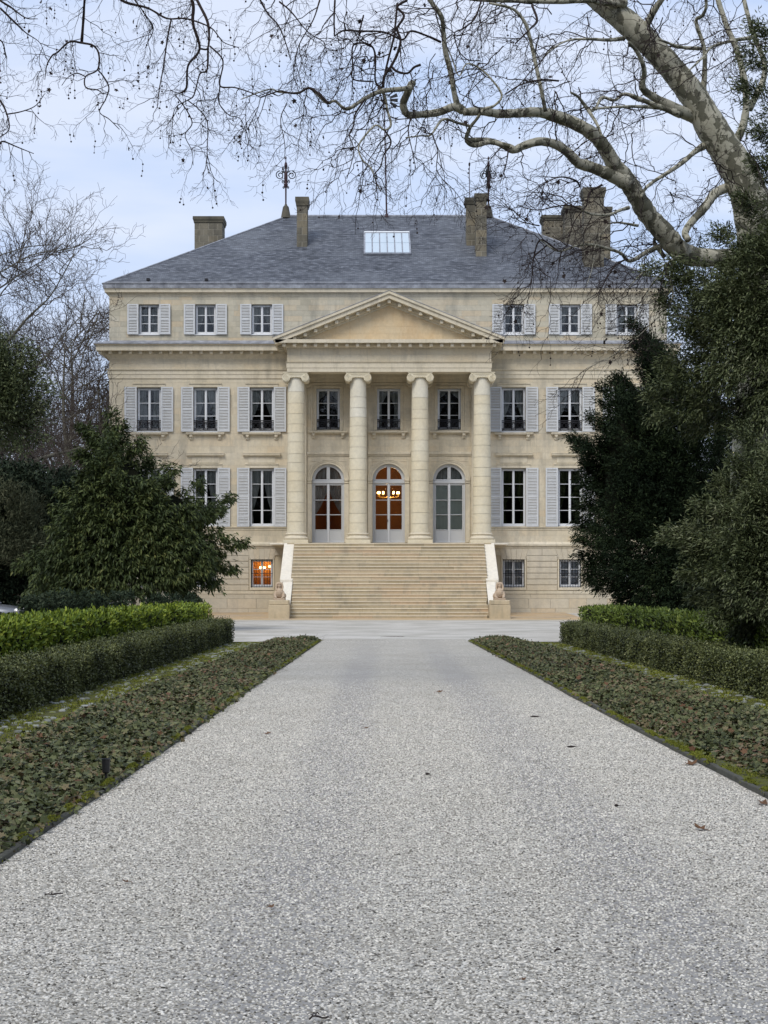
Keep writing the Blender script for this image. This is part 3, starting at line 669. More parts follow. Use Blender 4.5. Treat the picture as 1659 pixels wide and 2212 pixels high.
for i, cxk in enumerate([CXP + (k - 1.5) * 3.222 for k in range(4)]):
    g = MB(); g.box(cxk - 0.645, cxk + 0.645, CYC - 0.645, CYC + 0.645, ZC0, ZP1, bev=0.01)
    col_ = g.build('column', M['column'], chateau)
    hb = ZS0 - ZP1
    pr = [(0.60, ZP1)] + [(0.585 + 0.055 * math.sin(math.pi * t), ZP1 + hb * 0.42 * t) for t in (0.1, 0.3, 0.5, 0.7, 0.9)] + [(0.56, ZP1 + hb * 0.46), (0.52, ZP1 + hb * 0.52), (0.515, ZP1 + hb * 0.62), (0.54, ZP1 + hb * 0.68)] + \
         [(0.535 + 0.035 * math.sin(math.pi * t), ZP1 + hb * (0.68 + 0.24 * t)) for t in (0.2, 0.5, 0.8)] + [(0.50, ZP1 + hb * 0.95), (0.485, ZS0)]
    g = MB(); g.lathe(pr, cxk, CYC, 40); g.build('base', M['trim'], col_, smooth=True)
    zs = [ZS0]; 
    while zs[-1] < ZS1 - 0.45: zs.append(zs[-1] + random.uniform(0.44, 0.62))
    zs[-1] = ZS1
    def rr_(zq):
        t = (zq - ZS0) / (ZS1 - ZS0); return r0c - (r0c - r1c) * (t ** 1.7)
    for a, b_ in zip(zs, zs[1:]):
        g = MB(); t = (a - ZS0) / (ZS1 - ZS0)
        up_ = t > (0.84, 0.72, 0.86, 0.86)[i]
        tone = random.gauss(0.0, 0.25) + (0.5 if (i == 2 and 0.55 < t < 0.68) else 0)
        a2, b2 = a + 0.003, b_ - 0.003
        g.lathe([(rr_(a), a2 + 0.004), (rr_((a + b_) / 2), (a + b_) / 2), (rr_(b_), b2 - 0.004)], cxk, CYC, 40, tone, cap=False)
        me = g.mesh('drum', M['column_pale'] if up_ else M['column']); 
        for p_ in me.polygons: p_.use_smooth = len(p_.vertices) == 4
        link('drum', me, col_)
    g = MB(); g.lathe([(0.40, ZS0), (0.395, ZS1)], cxk, CYC, 24); g.build('joint', M['mortar'], col_)
    g = capital(cxk, CYC - 0.55, CYC + 0.55, ZCT - 0.002); g.lathe([(r1c, ZS1 + 0.002), (r1c + 0.03, ZS1 + 0.03), (r1c + 0.035, ZS1 + 0.06)], cxk, CYC, 32); g.build('capital', M['column'], col_)
    # matching pilaster against the wall
    g = MB(); g.box(cxk - 0.44, cxk + 0.44, DW - 0.12, DW - 0.012, ZC0 + 0.3, ZS1 + 0.07, bev=0.004); pil = g.build('pilaster', M['ashlar'], chateau)
    g = MB(); g.box(cxk - 0.54, cxk + 0.54, DW - 0.20, DW - 0.012, ZC0, ZC0 + 0.14, bev=0.01); g.box(cxk - 0.50, cxk + 0.50, DW - 0.17, DW - 0.012, ZC0 + 0.142, ZC0 + 0.298, bev=0.03); g.build('base', M['trim'], pil)
    g = capital(cxk, DW - 0.25, DW - 0.012, ZCT); g.build('capital', M['ashlar'], pil)
# platform under the columns
g = MB(); g.box(CXP - 5.25, CXP + 5.25, 79.2, DW - 0.02, 0.1, ZC0 - 0.001); g.build('portico_floor', M['step'], chateau)
for sgn in (-1, 1):    # thin white ledges at the platform ends
    g = MB(); g.box(*(sorted((CXP + sgn * 5.26, CXP + sgn * 6.15))), 79.4, DW - 0.17, ZC0 - 0.075, ZC0 - 0.01, bev=0.01); g.build('ledge', M['white_stone'], chateau)
# inner wall architrave, string course, door surrounds inside the porch
for k in range(3):
    xa = CXP + (k - 1.5) * 3.222 + 0.47; xb = CXP + (k - 0.5) * 3.222 - 0.47
    g = MB()
    g.sweep([(0.012, z(985.5)), (0.03, z(985)), (0.04, z(982.3)), (0.09, z(981.5)), (0.10, z(977.4)), (0.012, z(976))], [(xa, DW), (xb, DW)])
    x = xa
    while x < xb - 0.04: g.box(x, x + 0.035, DW - 0.075, DW - 0.03, z(984.6), z(982.3)); x += 0.07
    g.build('string_course', M['trim'], chateau)
    g = MB(); g.sweep([(0.012, z(826.5)), (0.05, z(826)), (0.05, z(817)), (0.08, z(816.5)), (0.08, z(806)), (0.012, z(804))], [(xa, DW), (xb, DW)]); g.build('inner_architrave', M['ashlar'], chateau)
    cx_ = PX[k]
    # spandrel panel with the arched hole, archivolt, imposts, jambs
    ztp = z(987.5); xw = 0.86
    arc = [(cx_ + RAR * math.cos(t), ZSPR + RAR * math.sin(t)) for t in np.linspace(math.pi, 0, 25)]
    g = MB()
    for a, b_ in zip(arc, arc[1:]):
        g.add([(a[0], DW - 0.003, a[1]), (b_[0], DW - 0.003, b_[1]), (b_[0], DW - 0.003, ZSPR + RAR + 0.02), (a[0], DW - 0.003, ZSPR + RAR + 0.02), (a[0], DW + 0.25, a[1]), (b_[0], DW + 0.25, b_[1])], [(0, 1, 2, 3), (0, 4, 5, 1)])
    g.build('spandrel', M['ashlar'], chateau)
    g = MB()
    for (ra, rb, yy) in ((RAR + 0.0, RAR + 0.12, 0.035), (RAR + 0.12, RAR + 0.20, 0.065), (RAR + 0.20, RAR + 0.245, 0.095)):
        n_ = 40
        for q in range(n_):
            a0, a1 = math.pi * q / n_, math.pi * (q + 1) / n_
            pts = [(cx_ + r_ * math.cos(t), y_, ZSPR + r_ * math.sin(t)) for y_ in (DW - yy, DW - 0.004) for r_, t in ((ra, a0), (rb, a0), (rb, a1), (ra, a1))]
            g.add(pts, [(0, 1, 2, 3), (1, 5, 6, 2), (0, 3, 7, 4)])
    g.build('archivolt', M['trim'], chateau)
    g = MB()
    for s_ in (-1, 1):
        x0, x1 = sorted((cx_ + s_ * 0.865, cx_ + s_ * 1.105))
        g.box(x0, x1, DW - 0.05, DW - 0.004, ZD0, ZSPR - 0.19, bev=0.006)
        g.box(x0 - 0.0, x1 + 0.0, DW - 0.09, DW - 0.004, ZSPR - 0.185, ZSPR - 0.12, bev=0.015); g.box(x0 + 0.01, x1 - 0.01, DW - 0.06, DW - 0.004, ZSPR - 0.118, ZSPR - 0.065, bev=0.008); g.box(x0, x1, DW - 0.10, DW - 0.004, ZSPR - 0.063, ZSPR - 0.003, bev=0.02)
    g.build('impost', M['trim'], chateau)
    g = MB()
    for s_ in (-1, 1):   # raised fillet of the spandrel panels
        x0 = cx_ + s_ * 1.02; x1 = cx_ + s_ * 0.55
        g.box(min(x0, x1), max(x0, x1), DW - 0.02, DW - 0.004, ztp - 0.22, ztp - 0.19); g.box(min(x0, x0 - s_ * 0.03), max(x0, x0 - s_ * 0.03), DW - 0.02, DW - 0.004, ztp - 0.62, ztp - 0.22)
    g.build('spandrel_panel', M['trim'], chateau)

# ---- windows: frames, panes, curtains
def curtain_mesh(wd, ht, tie, side, opening, folds=7):
    """hung cloth gathered towards its outer side at height fraction tie; x from 0 (outer) to wd"""
    g = MB(); nu, nv = 28, 14
    for j in range(nv + 1):
        t = j / nv; zz_ = -ht * t
        if tie > 0:
            k = min(1, t / tie); wq = wd * (1 - (1 - opening) * (k ** 1.6)); 
            if t > tie: wq = wd * (opening + 0.12 * (t - tie) / max(1e-3, 1 - tie))
        else: wq = wd * (1 - (1 - opening) * t ** 1.2)
        for i in range(nu + 1):
            u = i / nu; yy = 0.03 * math.sin(u * folds * 2 * math.pi + 0.6 * math.sin(t * 5))
            g.v.append((side * u * wq, yy, zz_))
    for j in range(nv):
        for i in range(nu):
            a = j * (nu + 1) + i; g.f.append((a, a + 1, a + nu + 2, a + nu + 1)); g.t.append(0)
    return g
def window(cx, wd, z0, z1, rows, curt=('curtain', 0.75, 0.25), yglass=0.16, mullw=0.085, name='window', label=None, toprail=0.06, botrail=0.07, sidef=0.055):
    x0, x1 = cx - wd / 2, cx + wd / 2
    yf = DW + yglass; g = MB(); stile = 0.062
    g.box(x0, x0 + sidef, yf, yf + 0.08, z0, z1, bev=0.006); g.box(x1 - sidef, x1, yf, yf + 0.08, z0, z1, bev=0.006)
    g.box(x0 + sidef, x1 - sidef, yf, yf + 0.08, z1 - toprail, z1, bev=0.006); g.box(x0 + sidef, x1 - sidef, yf - 0.03, yf + 0.08, z0, z0 + botrail, bev=0.01)
    za, zb = z0 + botrail, z1 - toprail
    leaf = (wd - 2 * sidef) / 2
    for s_ in (-1, 1):
        a, b_ = (x0 + sidef, cx) if s_ < 0 else (cx, x1 - sidef)
        g.box(a, a + stile, yf + 0.012, yf + 0.05, za, zb, bev=0.006); g.box(b_ - stile, b_, yf + 0.012, yf + 0.05, za, zb, bev=0.006)
        g.box(a + stile, b_ - stile, yf + 0.012, yf + 0.05, zb - 0.055, zb, bev=0.006); g.box(a + stile, b_ - stile, yf + 0.012, yf + 0.05, za, za + 0.085, bev=0.006)
        for r_ in range(1, rows):
            zr = za + 0.085 + (zb - 0.055 - za - 0.085) * r_ / rows; g.box(a + stile, b_ - stile, yf + 0.014, yf + 0.048, zr - 0.015, zr + 0.015, bev=0.004)
    g.box(cx - mullw / 2, cx + mullw / 2, yf - 0.012, yf + 0.011, za, zb, bev=0.008)
    w_ = g.build(name, M['frame'], chateau, label=label)
    for s_ in (-1, 1):
        a, b_ = (x0 + sidef + stile, cx - stile) if s_ < 0 else (cx + stile, x1 - sidef - stile)
        for r_ in range(rows):
            h0 = za + 0.085 + (zb - 0.055 - za - 0.085) * r_ / rows; h1 = za + 0.085 + (zb - 0.055 - za - 0.085) * (r_ + 1) / rows
            p_ = MB(); p_.box(a, b_, yf + 0.028, yf + 0.032, h0, h1); p_.build('pane', M['glass'], w_)
    # stone reveal
    g = MB(); 
    for q in ((x0 - 0.004, x0 + 0.0, 0), (x1, x1 + 0.004, 0)): g.box(q[0], q[1], DW - 0.0015, DW + 0.24, z0, z1)
    g.box(x0, x1, DW - 0.0015, DW + 0.24, z1, z1 + 0.004)
    g.build('reveal', M['trim'], w_)
    if curt:
        kind, tie, opn = curt
        for s_ in (-1, 1):
            wdc = wd / 2 * random.uniform(0.92, 1.0) - 0.02
            c_ = curtain_mesh(wdc, z1 - z0 - 0.06, tie + random.uniform(-.04, .04), -s_, opn * random.uniform(0.8, 1.25)).build('curtain', M[kind], w_, smooth=True)
            c_.location = (cx + s_ * (wd / 2 - 0.015), DW + 0.36, z1 - 0.02)
    return w_
def shutter_set(wd, z0, z1, secs):
    """master louvred leaf at x 0..wd; secs: fractions of the height of each louvred panel"""
    g = MB(); th = 0.045; st = 0.085; rl = 0.075
    g.box(0, st, -th, 0, z0, z1, bev=0.006); g.box(wd - st, wd, -th, 0, z0, z1, bev=0.006)
    n_ = len(secs); tot = (z1 - z0) - rl * (n_ + 1) ; zc_ = z0; rails = []
    sl = MB()
    for k in range(n_):
        g.box(st, wd - st, -th, 0, zc_, zc_ + rl, bev=0.006); a = zc_ + rl; b_ = a + tot * secs[k]; m_ = max(2, round((b_ - a) / 0.082))
        for q in range(m_):
            zl = a + (b_ - a) * (q + 0.5) / m_; hh_ = 0.026
            sl.add([(st, -th + 0.004, zl - hh_), (wd - st, -th + 0.004, zl - hh_), (wd - st, -0.008, zl + hh_ * 0.9), (st, -0.008, zl + hh_ * 0.9),
                    (st, -th + 0.010, zl - hh_ - 0.008), (wd - st, -th + 0.010, zl - hh_ - 0.008)], [(0, 1, 2, 3), (4, 5, 1, 0), (3, 2, 5, 4)])
        zc_ = b_
    g.box(st, wd - st, -th, 0, zc_, z1, bev=0.006)
    for zh in (z0 + 0.25, (z0 + z1) / 2 + 0.1, z1 - 0.22): g.box(-0.02, 0.05, -th - 0.012, -th + 0.001, zh, zh + 0.03)
    return g.mesh('shutter', M['paint']), sl.mesh('louvres', M['paint'])
def shutters(cx, wd, sw, meshes):
    for s_ in (-1, 1):
        o = link('shutter', meshes[0], chateau); o.location = (cx + s_ * (wd / 2 + 0.005), DW - 0.05, 0)
        if s_ < 0: o.scale.x = -1
        o.rotation_euler.z = s_ * random.uniform(-0.045, 0.0)
        l_ = link('louvre_slats', meshes[1], o); l_['kind'] = 'stuff'
a_m = shutter_set(0.595, ATT[0][2] - 0.01, ATT[0][3] + 0.0, [0.49, 0.51])
f_m = shutter_set(0.655, FIR[0][2] - 0.02, FIR[0][3] + 0.03, [0.49, 0.51])
g_m = shutter_set(0.66, GRD[0][2] - 0.02, GRD[0][3] + 0.03, [0.145, 0.36, 0.375, 0.12])
for i, b_ in enumerate(ATT):
    window(*b_, 3, ('curtain', 0.0 if i in (0, 5) else 0.8, 0.75 if i in (0, 5) else 0.35)); shutters(b_[0], b_[1], 0.6, a_m)
    g = MB(); g.box(b_[0] - 0.60, b_[0] + 0.60, DW - 0.05, DW + 0.1, b_[2] - 0.045, b_[2] - 0.002, bev=0.01); g.build('window_sill', M['frame'], chateau)
def railing(cx, wd, z0, h, y):
    g = MB(); x0, x1 = cx - wd / 2, cx + wd / 2
    for zz_, t in ((z0 + h, 0.026), (z0 + h - 0.09, 0.016), (z0 + 0.09, 0.016), (z0 + 0.02, 0.022)): g.box(x0, x1, y - t / 1.5, y + t / 1.5, zz_ - t, zz_ + t)
    za, zb = z0 + 0.09, z0 + h - 0.09
    for q in (0, 0.09, 0.41, 0.59, 0.91, 1): g.box(x0 + wd * q - 0.016, x0 + wd * q + 0.016, y - 0.01, y + 0.01, z0, z0 + h)
    for (a, b_) in ((0.09, 0.25), (0.25, 0.41), (0.59, 0.75), (0.75, 0.91)):
        for u, v_ in ((za, zb), (zb, za)): g.tube([(x0 + wd * a, y, u), (x0 + wd * b_, y, v_)], 0.015, 5)
    m_ = cx; mz = (za + zb) / 2; e = 0.1; f_ = (zb - za) / 2
    g.tube([(m_, y, mz + f_), (m_ + e, y, mz), (m_, y, mz - f_), (m_ - e, y, mz), (m_, y, mz + f_)], 0.016, 5)
    for s_ in (-1, 1): g.tube([(m_ + s_ * 0.11, y, z0 + 0.02), (m_ + s_ * 0.08, y, z0 + 0.09), (m_, y, z0 + 0.09)], 0.015, 5)
    return g.build('balcony_railing', M['iron'], chateau)
def sill_shelf(cx, hw, ztop, bx):
    g = MB(); g.box(cx - hw, cx + hw, DW - 0.22, DW - 0.004, ztop - 0.075, ztop, bev=0.015); g.box(cx - hw + 0.03, cx + hw - 0.03, DW - 0.18, DW - 0.004, ztop - 0.11, ztop - 0.076)
    s__ = g.build('sill_shelf', M['trim'], chateau)
    for s_ in (-1, 1):
        g = MB(); xc = cx + s_ * bx
        g.prismx([(DW - 0.004, ztop - 0.112), (DW - 0.16, ztop - 0.112), (DW - 0.175, ztop - 0.17), (DW - 0.15, ztop - 0.22), (DW - 0.09, ztop - 0.26), (DW - 0.085, ztop - 0.33), (DW - 0.05, ztop - 0.38), (DW - 0.004, ztop - 0.38)], xc - 0.085, xc + 0.085)
        g.box(xc - 0.045, xc + 0.045, DW - 0.19, DW - 0.1, ztop - 0.24, ztop - 0.125, bev=0.01)
        g.build('bracket', M['trim'], s__)
for i, b_ in enumerate(FIR):
    window(*b_, 3, ('curtain', (0.0 if i == 0 else 0.72), 0.8 if i == 0 else 0.22)); shutters(b_[0], b_[1], 0.655, f_m); railing(b_[0], 1.27, z(929), 0.50, DW + 0.05)
    g = MB(); g.box(b_[0] - 0.66, b_[0] + 0.66, DW - 0.07, DW + 0.12, b_[2] - 0.05, b_[2] - 0.002, bev=0.01); g.build('window_sill', M['frame'], chateau)
    sill_shelf(b_[0], 1.03, z(935), 0.76)
    g = MB(); g.sweep([(0, z(836.4)), (0.035, z(836)), (0.035, z(830.5)), (0.075, z(829.8)), (0.085, z(828)), (0, z(827.2))], [(b_[0] - 0.87, DW), (b_[0] + 0.87, DW)]); g.build('window_head', M['trim'], chateau)
for i, b_ in enumerate(GRD):
    window(*b_, 4, ('green_curtain' if i > 2 else 'curtain', 0.8 if i < 3 else 0.7, 0.22 if i < 3 else 0.3)); shutters(b_[0], b_[1], 0.66, g_m)
    g = MB(); g.sweep([(0, z(1003.4) - 0.12), (0.04, z(1011)), (0.04, z(1005)), (0.075, z(1004)), (0.085, z(1002)), (0, z(1001))], [(b_[0] - 0.88, DW), (b_[0] + 0.88, DW)])
    g.box(b_[0] - 0.72, b_[0] + 0.72, DW - 0.03, DW - 0.004, z(1000), z(987), bev=0.004)
    g.sweep([(0, z(987)), (0.04, z(986)), (0.07, z(984.6)), (0.17, z(983.6, .1)), (0.18, z(980.4, .18)), (0.20, z(979.4, .18)), (0.20, z(978.7, .18)), (0, z(977.8))], [(b_[0] - 1.0, DW), (b_[0] + 1.0, DW)], ends=True)
    g.build('window_hood', M['trim'], chateau)
for i, b_ in enumerate(PWIN):
    window(*b_, 3, ('curtain', 0.3, 0.1) if i == 0 else ('curtain', 0.4, 0.45) if i == 1 else ('curtain', 0.25, 0.1)); railing(b_[0], 1.23, z(927), 0.50, DW + 0.05); sill_shelf(b_[0], 1.02, z(932), 0.78)
    g = MB()
    for (w0, w1, yy) in ((0.0, 0.10, 0.03), (0.10, 0.16, 0.055)):
        a, c_ = b_[0] - 0.62, b_[0] + 0.62
        g.box(a - w1, a - w0 - 0.001, DW - yy, DW - 0.004, z(930.5), b_[3] + w1, bev=0.005); g.box(c_ + w0 + 0.001, c_ + w1, DW - yy, DW - 0.004, z(930.5), b_[3] + w1, bev=0.005)
        g.box(a - w0, c_ + w0, DW - yy, DW - 0.004, b_[3] + w0 + 0.001, b_[3] + w1 - 0.001, bev=0.005)
    g.box(b_[0] - 0.92, b_[0] + 0.92, DW - 0.045, DW - 0.004, z(831.6), z(827.4), bev=0.008)
    g.box(b_[0] - 0.90, b_[0] - 0.84, DW - 0.03, DW - 0.004, z(931), z(831.8)); g.box(b_[0] + 0.84, b_[0] + 0.90, DW - 0.03, DW - 0.004, z(931), z(831.8))
    g.build('window_surround', M['ashlar'], chateau)
# basement windows
for i, b_ in enumerate(BAS):
    w_ = window(*b_, 3, None, yglass=0.17); 
    g = MB(); x0, x1 = b_[0] - b_[1] / 2, b_[0] + b_[1] / 2
    for k in range(9): xx_ = x0 + 0.03 + (b_[1] - 0.06) * k / 8; g.tube([(xx_, DW + 0.05, b_[2] + 0.01), (xx_, DW + 0.05, b_[3] - 0.01)], 0.013, 6)
    for zz_ in (b_[2] + 0.045, (b_[2] + b_[3]) / 2, b_[3] - 0.02): g.box(x0 + 0.01, x1 - 0.01, DW + 0.035, DW + 0.065, zz_ - 0.014, zz_ + 0.014)
    g.build('window_bars', M['iron'], chateau)
    if i != 2:
        g = curtain_mesh(1.16, b_[3] - b_[2] - 0.04, 0, 1, 0.98, 11); c_ = g.build('curtain', M['lace'], w_, smooth=True); c_.location = (b_[0] - 0.58, DW + 0.30, b_[3] - 0.01)
# arched doors
for i, cx_ in enumerate(PX):
    yf = DW + 0.15; x0, x1 = cx_ - 0.86, cx_ + 0.86
    g = MB(); zt0, zt1 = ZSPR - 0.19, ZSPR + 0.045
    g.box(x0, x0 + 0.085, yf, yf + 0.09, ZD0, zt0, bev=0.008); g.box(x1 - 0.085, x1, yf, yf + 0.09, ZD0, zt0, bev=0.008)
    g.box(x0, x1, yf - 0.05, yf + 0.09, zt0, zt0 + 0.16, bev=0.02); g.box(x0 + 0.02, x1 - 0.02, yf - 0.01, yf + 0.09, zt0 + 0.161, zt1 - 0.001, bev=0.01)
    n_ = 32
    for q in range(n_):
        a0, a1 = math.pi * q / n_, math.pi * (q + 1) / n_; r_i, r_o = 0.70, 0.862
        pts = [(cx_ + r_ * math.cos(t), y_, max(zt1, ZSPR + r_ * math.sin(t))) for y_ in (yf, yf + 0.09) for r_, t in ((r_i, a0), (r_o, a0), (r_o, a1), (r_i, a1))]
        g.add(pts, [(0, 1, 2, 3), (0, 3, 7, 4), (4, 7, 6, 5)])
    g.box(cx_ - 0.09, cx_ + 0.09, yf - 0.012, yf + 0.08, zt1, ZSPR + 0.71, bev=0.012)
    lab = 'arched glazed door with the lit chandelier behind it' if i == 1 else 'arched glazed door with drawn pale green blinds' if i == 2 else 'arched glazed door with reddish room and tied white curtains'
    d_ = g.build('door', M['door_paint'], chateau, label=lab)
    for s_ in (-1, 1):
        g = MB(); arcp = [(cx_ + s_ * 0.69 * math.cos(t), ZSPR + 0.69 * math.sin(t)) for t in np.linspace(0.08, math.pi / 2 - 0.13, 12)]
        poly = [(cx_ + s_ * 0.10, zt1), (cx_ + s_ * 0.688, zt1)] + arcp + [(cx_ + s_ * 0.10, ZSPR + 0.68)]
        if s_ < 0: poly = poly[::-1]
        g.prism(poly, yf + 0.04, yf + 0.045); g.build('pane', M['glass'], d_)
        a, b_ = (x0 + 0.087, cx_ - 0.0) if s_ < 0 else (cx_ + 0.0, x1 - 0.087); g = MB(); z0_, z1_ = ZD0 + 0.03, zt0 - 0.01
        stl = 0.075; zpn = z(1143.5)
        g.box(a, a + stl, yf + 0.01, yf + 0.06, z0_, z1_, bev=0.006); g.box(b_ - stl, b_, yf + 0.01, yf + 0.06, z0_, z1_, bev=0.006); g.box(a + stl, b_ - stl, yf + 0.01, yf + 0.06, z1_ - 0.08, z1_, bev=0.006)
        g.box(a + stl, b_ - stl, yf + 0.025, yf + 0.055, z0_, zpn - 0.06); g.box(a + stl, b_ - stl, yf + 0.01, yf + 0.06, zpn - 0.06, zpn, bev=0.006); g.box(a + stl, b_ - stl, yf + 0.01, yf + 0.06, z0_, z0_ + 0.08, bev=0.006)
        for r_ in (1, 2): zr = zpn + (z1_ - 0.08 - zpn) * r_ / 3; g.box(a + stl, b_ - stl, yf + 0.012, yf + 0.058, zr - 0.02, zr + 0.02, bev=0.005)
        for r_ in range(3):
            h0 = zpn + (z1_ - 0.08 - zpn) * r_ / 3; h1 = zpn + (z1_ - 0.08 - zpn) * (r_ + 1) / 3; p_ = MB(); p_.box(a + stl, b_ - stl, yf + 0.034, yf + 0.038, h0, h1); p_.build('pane', M['glass'], d_)
        g.build('door_leaf', M['door_paint'], d_)
    g = MB(); g.box(cx_ - 0.045, cx_ + 0.045, yf - 0.012, yf + 0.009, ZD0 + 0.03, zt0 - 0.005, bev=0.008); g.box(x0 + 0.0, x1 - 0.0, yf - 0.06, yf + 0.1, ZD0 - 0.002, ZD0 + 0.028, bev=0.008); g.build('door_frame', M['frame'], d_)
    if i == 1:
        g = MB(); g.box(cx_ - 0.065, cx_ - 0.04, yf - 0.05, yf - 0.02, z(1126), z(1122)); g.tube([(cx_ - 0.05, yf - 0.05, z(1122)), (cx_ - 0.05, yf - 0.08, z(1122)), (cx_ - 0.05, yf - 0.08, z(1127))], 0.014, 6); g.build('handle', M['iron'], d_)
    if i == 0:
        for s_ in (-1, 1):
            c_ = curtain_mesh(0.78, 3.1, 0.55, -s_, 0.06).build('curtain', M['curtain'], d_, smooth=True); c_.location = (cx_ + s_ * 0.8, DW + 0.4, zt0 - 0.05)
            c_ = curtain_mesh(0.80, 0.9, 0, -s_, 0.95, 9).build('curtain', M['curtain'], d_, smooth=True); c_.location = (cx_ + s_ * 0.8, DW + 0.42, ZSPR + 0.8)
    if i == 2:
        c_ = curtain_mesh(1.62, 3.5, 0, 1, 1.0, 14).build('curtain', M['blind'], d_, smooth=True); c_.location = (cx_ - 0.81, DW + 0.27, zt0); c_.scale.y = 0.25
        for s_ in (-1, 1):
            c_ = curtain_mesh(0.80, 0.9, 0, -s_, 0.95, 9).build('curtain', M['curtain'], d_, smooth=True); c_.location = (cx_ + s_ * 0.8, DW + 0.42, ZSPR + 0.8)
# ---- rooms behind the glass
def room(x0, x1, y1, z0, z1, m, y0=DW + 0.236):
    g = MB(); g.add([(x0, y0, z0), (x1, y0, z0), (x1, y1, z0), (x0, y1, z0), (x0, y0, z1), (x1, y0, z1), (x1, y1, z1), (x0, y1, z1)],
                    [(1, 5, 6, 2), (2, 6, 7, 3), (3, 7, 4, 0), (4, 7, 6, 5), (3, 2, 1, 0)][::1]); return g.build('room', m, chateau)
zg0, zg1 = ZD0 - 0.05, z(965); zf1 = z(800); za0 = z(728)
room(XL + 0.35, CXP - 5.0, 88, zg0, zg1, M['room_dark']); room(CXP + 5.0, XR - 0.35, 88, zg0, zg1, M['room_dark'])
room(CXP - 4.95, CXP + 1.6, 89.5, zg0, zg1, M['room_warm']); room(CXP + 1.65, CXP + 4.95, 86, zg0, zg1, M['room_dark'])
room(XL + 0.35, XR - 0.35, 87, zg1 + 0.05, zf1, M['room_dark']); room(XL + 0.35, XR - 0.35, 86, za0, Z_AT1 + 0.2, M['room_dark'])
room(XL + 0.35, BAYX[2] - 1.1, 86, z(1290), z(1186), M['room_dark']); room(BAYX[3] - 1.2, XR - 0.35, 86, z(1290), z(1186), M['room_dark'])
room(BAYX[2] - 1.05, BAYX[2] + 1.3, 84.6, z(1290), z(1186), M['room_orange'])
# side pieces of the unlit hall: tall dark sideboards and gilt uprights seen through the middle door
g = MB(); g.box(CXP - 1.5, CXP - 1.25, 87, 87.2, zg0, zg1 - 0.4); g.box(CXP + 0.9, CXP + 1.15, 87, 87.2, zg0, zg1 - 0.4); g.build('interior_pilaster', M['room_orange'], chateau)
# orange pleated drape in the lit basement room
c_ = curtain_mesh(1.5, 1.9, 0, 1, 1.0, 9).build('drape', M['room_orange'], chateau, smooth=True, label='orange pleated drape in the lit basement room'); c_.location = (BAYX[2] - 0.72, 83.6, z(1196))

def chandelier(name, label, x, y, zc_, rad, nb, drop, pw):
    t = thing(name, label, 'chandelier', (x, y, zc_))
    g = MB(); g.tube([(0, 0, drop), (0, 0, -0.1)], 0.012, 6); g.ball((0, 0, -0.12), 0.07, 10, 6)
    for k in range(nb):
        a = 2 * math.pi * k / nb; c, s_ = math.cos(a), math.sin(a)
        g.tube([(0, 0, -0.1), (c * rad * .5, s_ * rad * .5, -0.2), (c * rad * .9, s_ * rad * .9, -0.14), (c * rad, s_ * rad, -0.05)], 0.010, 5)
        g.lathe([(0.022, -0.05), (0.022, 0.04)], c * rad, s_ * rad, 6)
    g.build('frame', M['brass'], t)
    for k in range(nb):
        a = 2 * math.pi * k / nb; g = MB(); g.ball((rad * math.cos(a), rad * math.sin(a), 0.085), (0.05, 0.05, 0.062), 8, 6); g.build('bulb', M['bulb'], t)
    l = bpy.data.lights.new('lamp', 'POINT'); l.energy = pw; l.color = (1, 0.62, 0.28); l.shadow_soft_size = 0.25
    lo = bpy.data.objects.new('lamp', l); COL.objects.link(lo); lo.parent = t; lo.location = (0, 0, 0.3)
    return t
chandelier('chandelier', 'brass chandelier with glowing bulbs seen through the middle arched door', CXP - 0.02, 85.5, zd(1068, 85.5), 0.58, 12, 1.4, 130)
chandelier('chandelier', 'lit wall lamp cluster left of centre in the barred orange basement window', BAYX[2] - 0.06, 83.1, zd(1229.5, 83.1), 0.13, 5, 0.7, 14)
chandelier('chandelier', 'lit lamp cluster at the right edge of the barred orange basement window', BAYX[2] + 0.42, 83.1, zd(1227, 83.1), 0.11, 5, 0.7, 10)

# ---- roof
YE = DW - 0.29; ZE = z(612.5, .3); RY = 90.0; RZ = zd(468, RY); RL, RR = xd(618, RY), xd(1059, RY); EL_, ER_ = XL - 0.29, XR + 0.29
YB2 = DB + 0.3 + 0.29
me = bpy.data.meshes.new('roof')
rv = [(EL_, YE, ZE), (ER_, YE, ZE), (ER_, YB2, ZE), (EL_, YB2, ZE), (RL, RY, RZ), (RR, RY, RZ)]
me.from_pydata(rv, [], [(0, 1, 5, 4), (1, 2, 5), (2, 3, 4, 5), (3, 0, 4), (3, 2, 1, 0)])
uvl = me.uv_layers.new(name='UVMap')
for p_ in me.polygons:
    e0 = Vector(rv[p_.vertices[0]]); e1 = Vector(rv[p_.vertices[1]]); ax = (e1 - e0).normalized(); up_ = p_.normal.cross(ax)
    for li in p_.loop_indices:
        q = Vector(rv[me.loops[li].vertex_index]) - e0; uvl.data[li].uv = (q.dot(ax) + 50, q.dot(up_) + 50)
me.materials.append(M['slate']); roof = link('roof', me, chateau)
rs_ = (RZ - ZE) / (RY - YE)
def roofz(y): return ZE + (y - YE) * rs_
def on_roof(xp, yp):   # point of the front slope seen at picture (xp, yp)
    D = ((H + HY * 0 - ZE) + YE * rs_) / (rs_ - (HY - yp) / F); return (xd(xp, D), D, zd(yp, D))
g = MB(); g.tube([(RL, RY, RZ + 0.02), (RR, RY, RZ + 0.02)], 0.09, 8); g.build('ridge_roll', M['lead'], roof)
for a, b_ in (((EL_, YE, ZE), (RL, RY, RZ)), ((ER_, YE, ZE), (RR, RY, RZ))):
    g = MB(); g.tube([a, b_], 0.05, 6); g.build('hip_roll', M['lead'], roof)
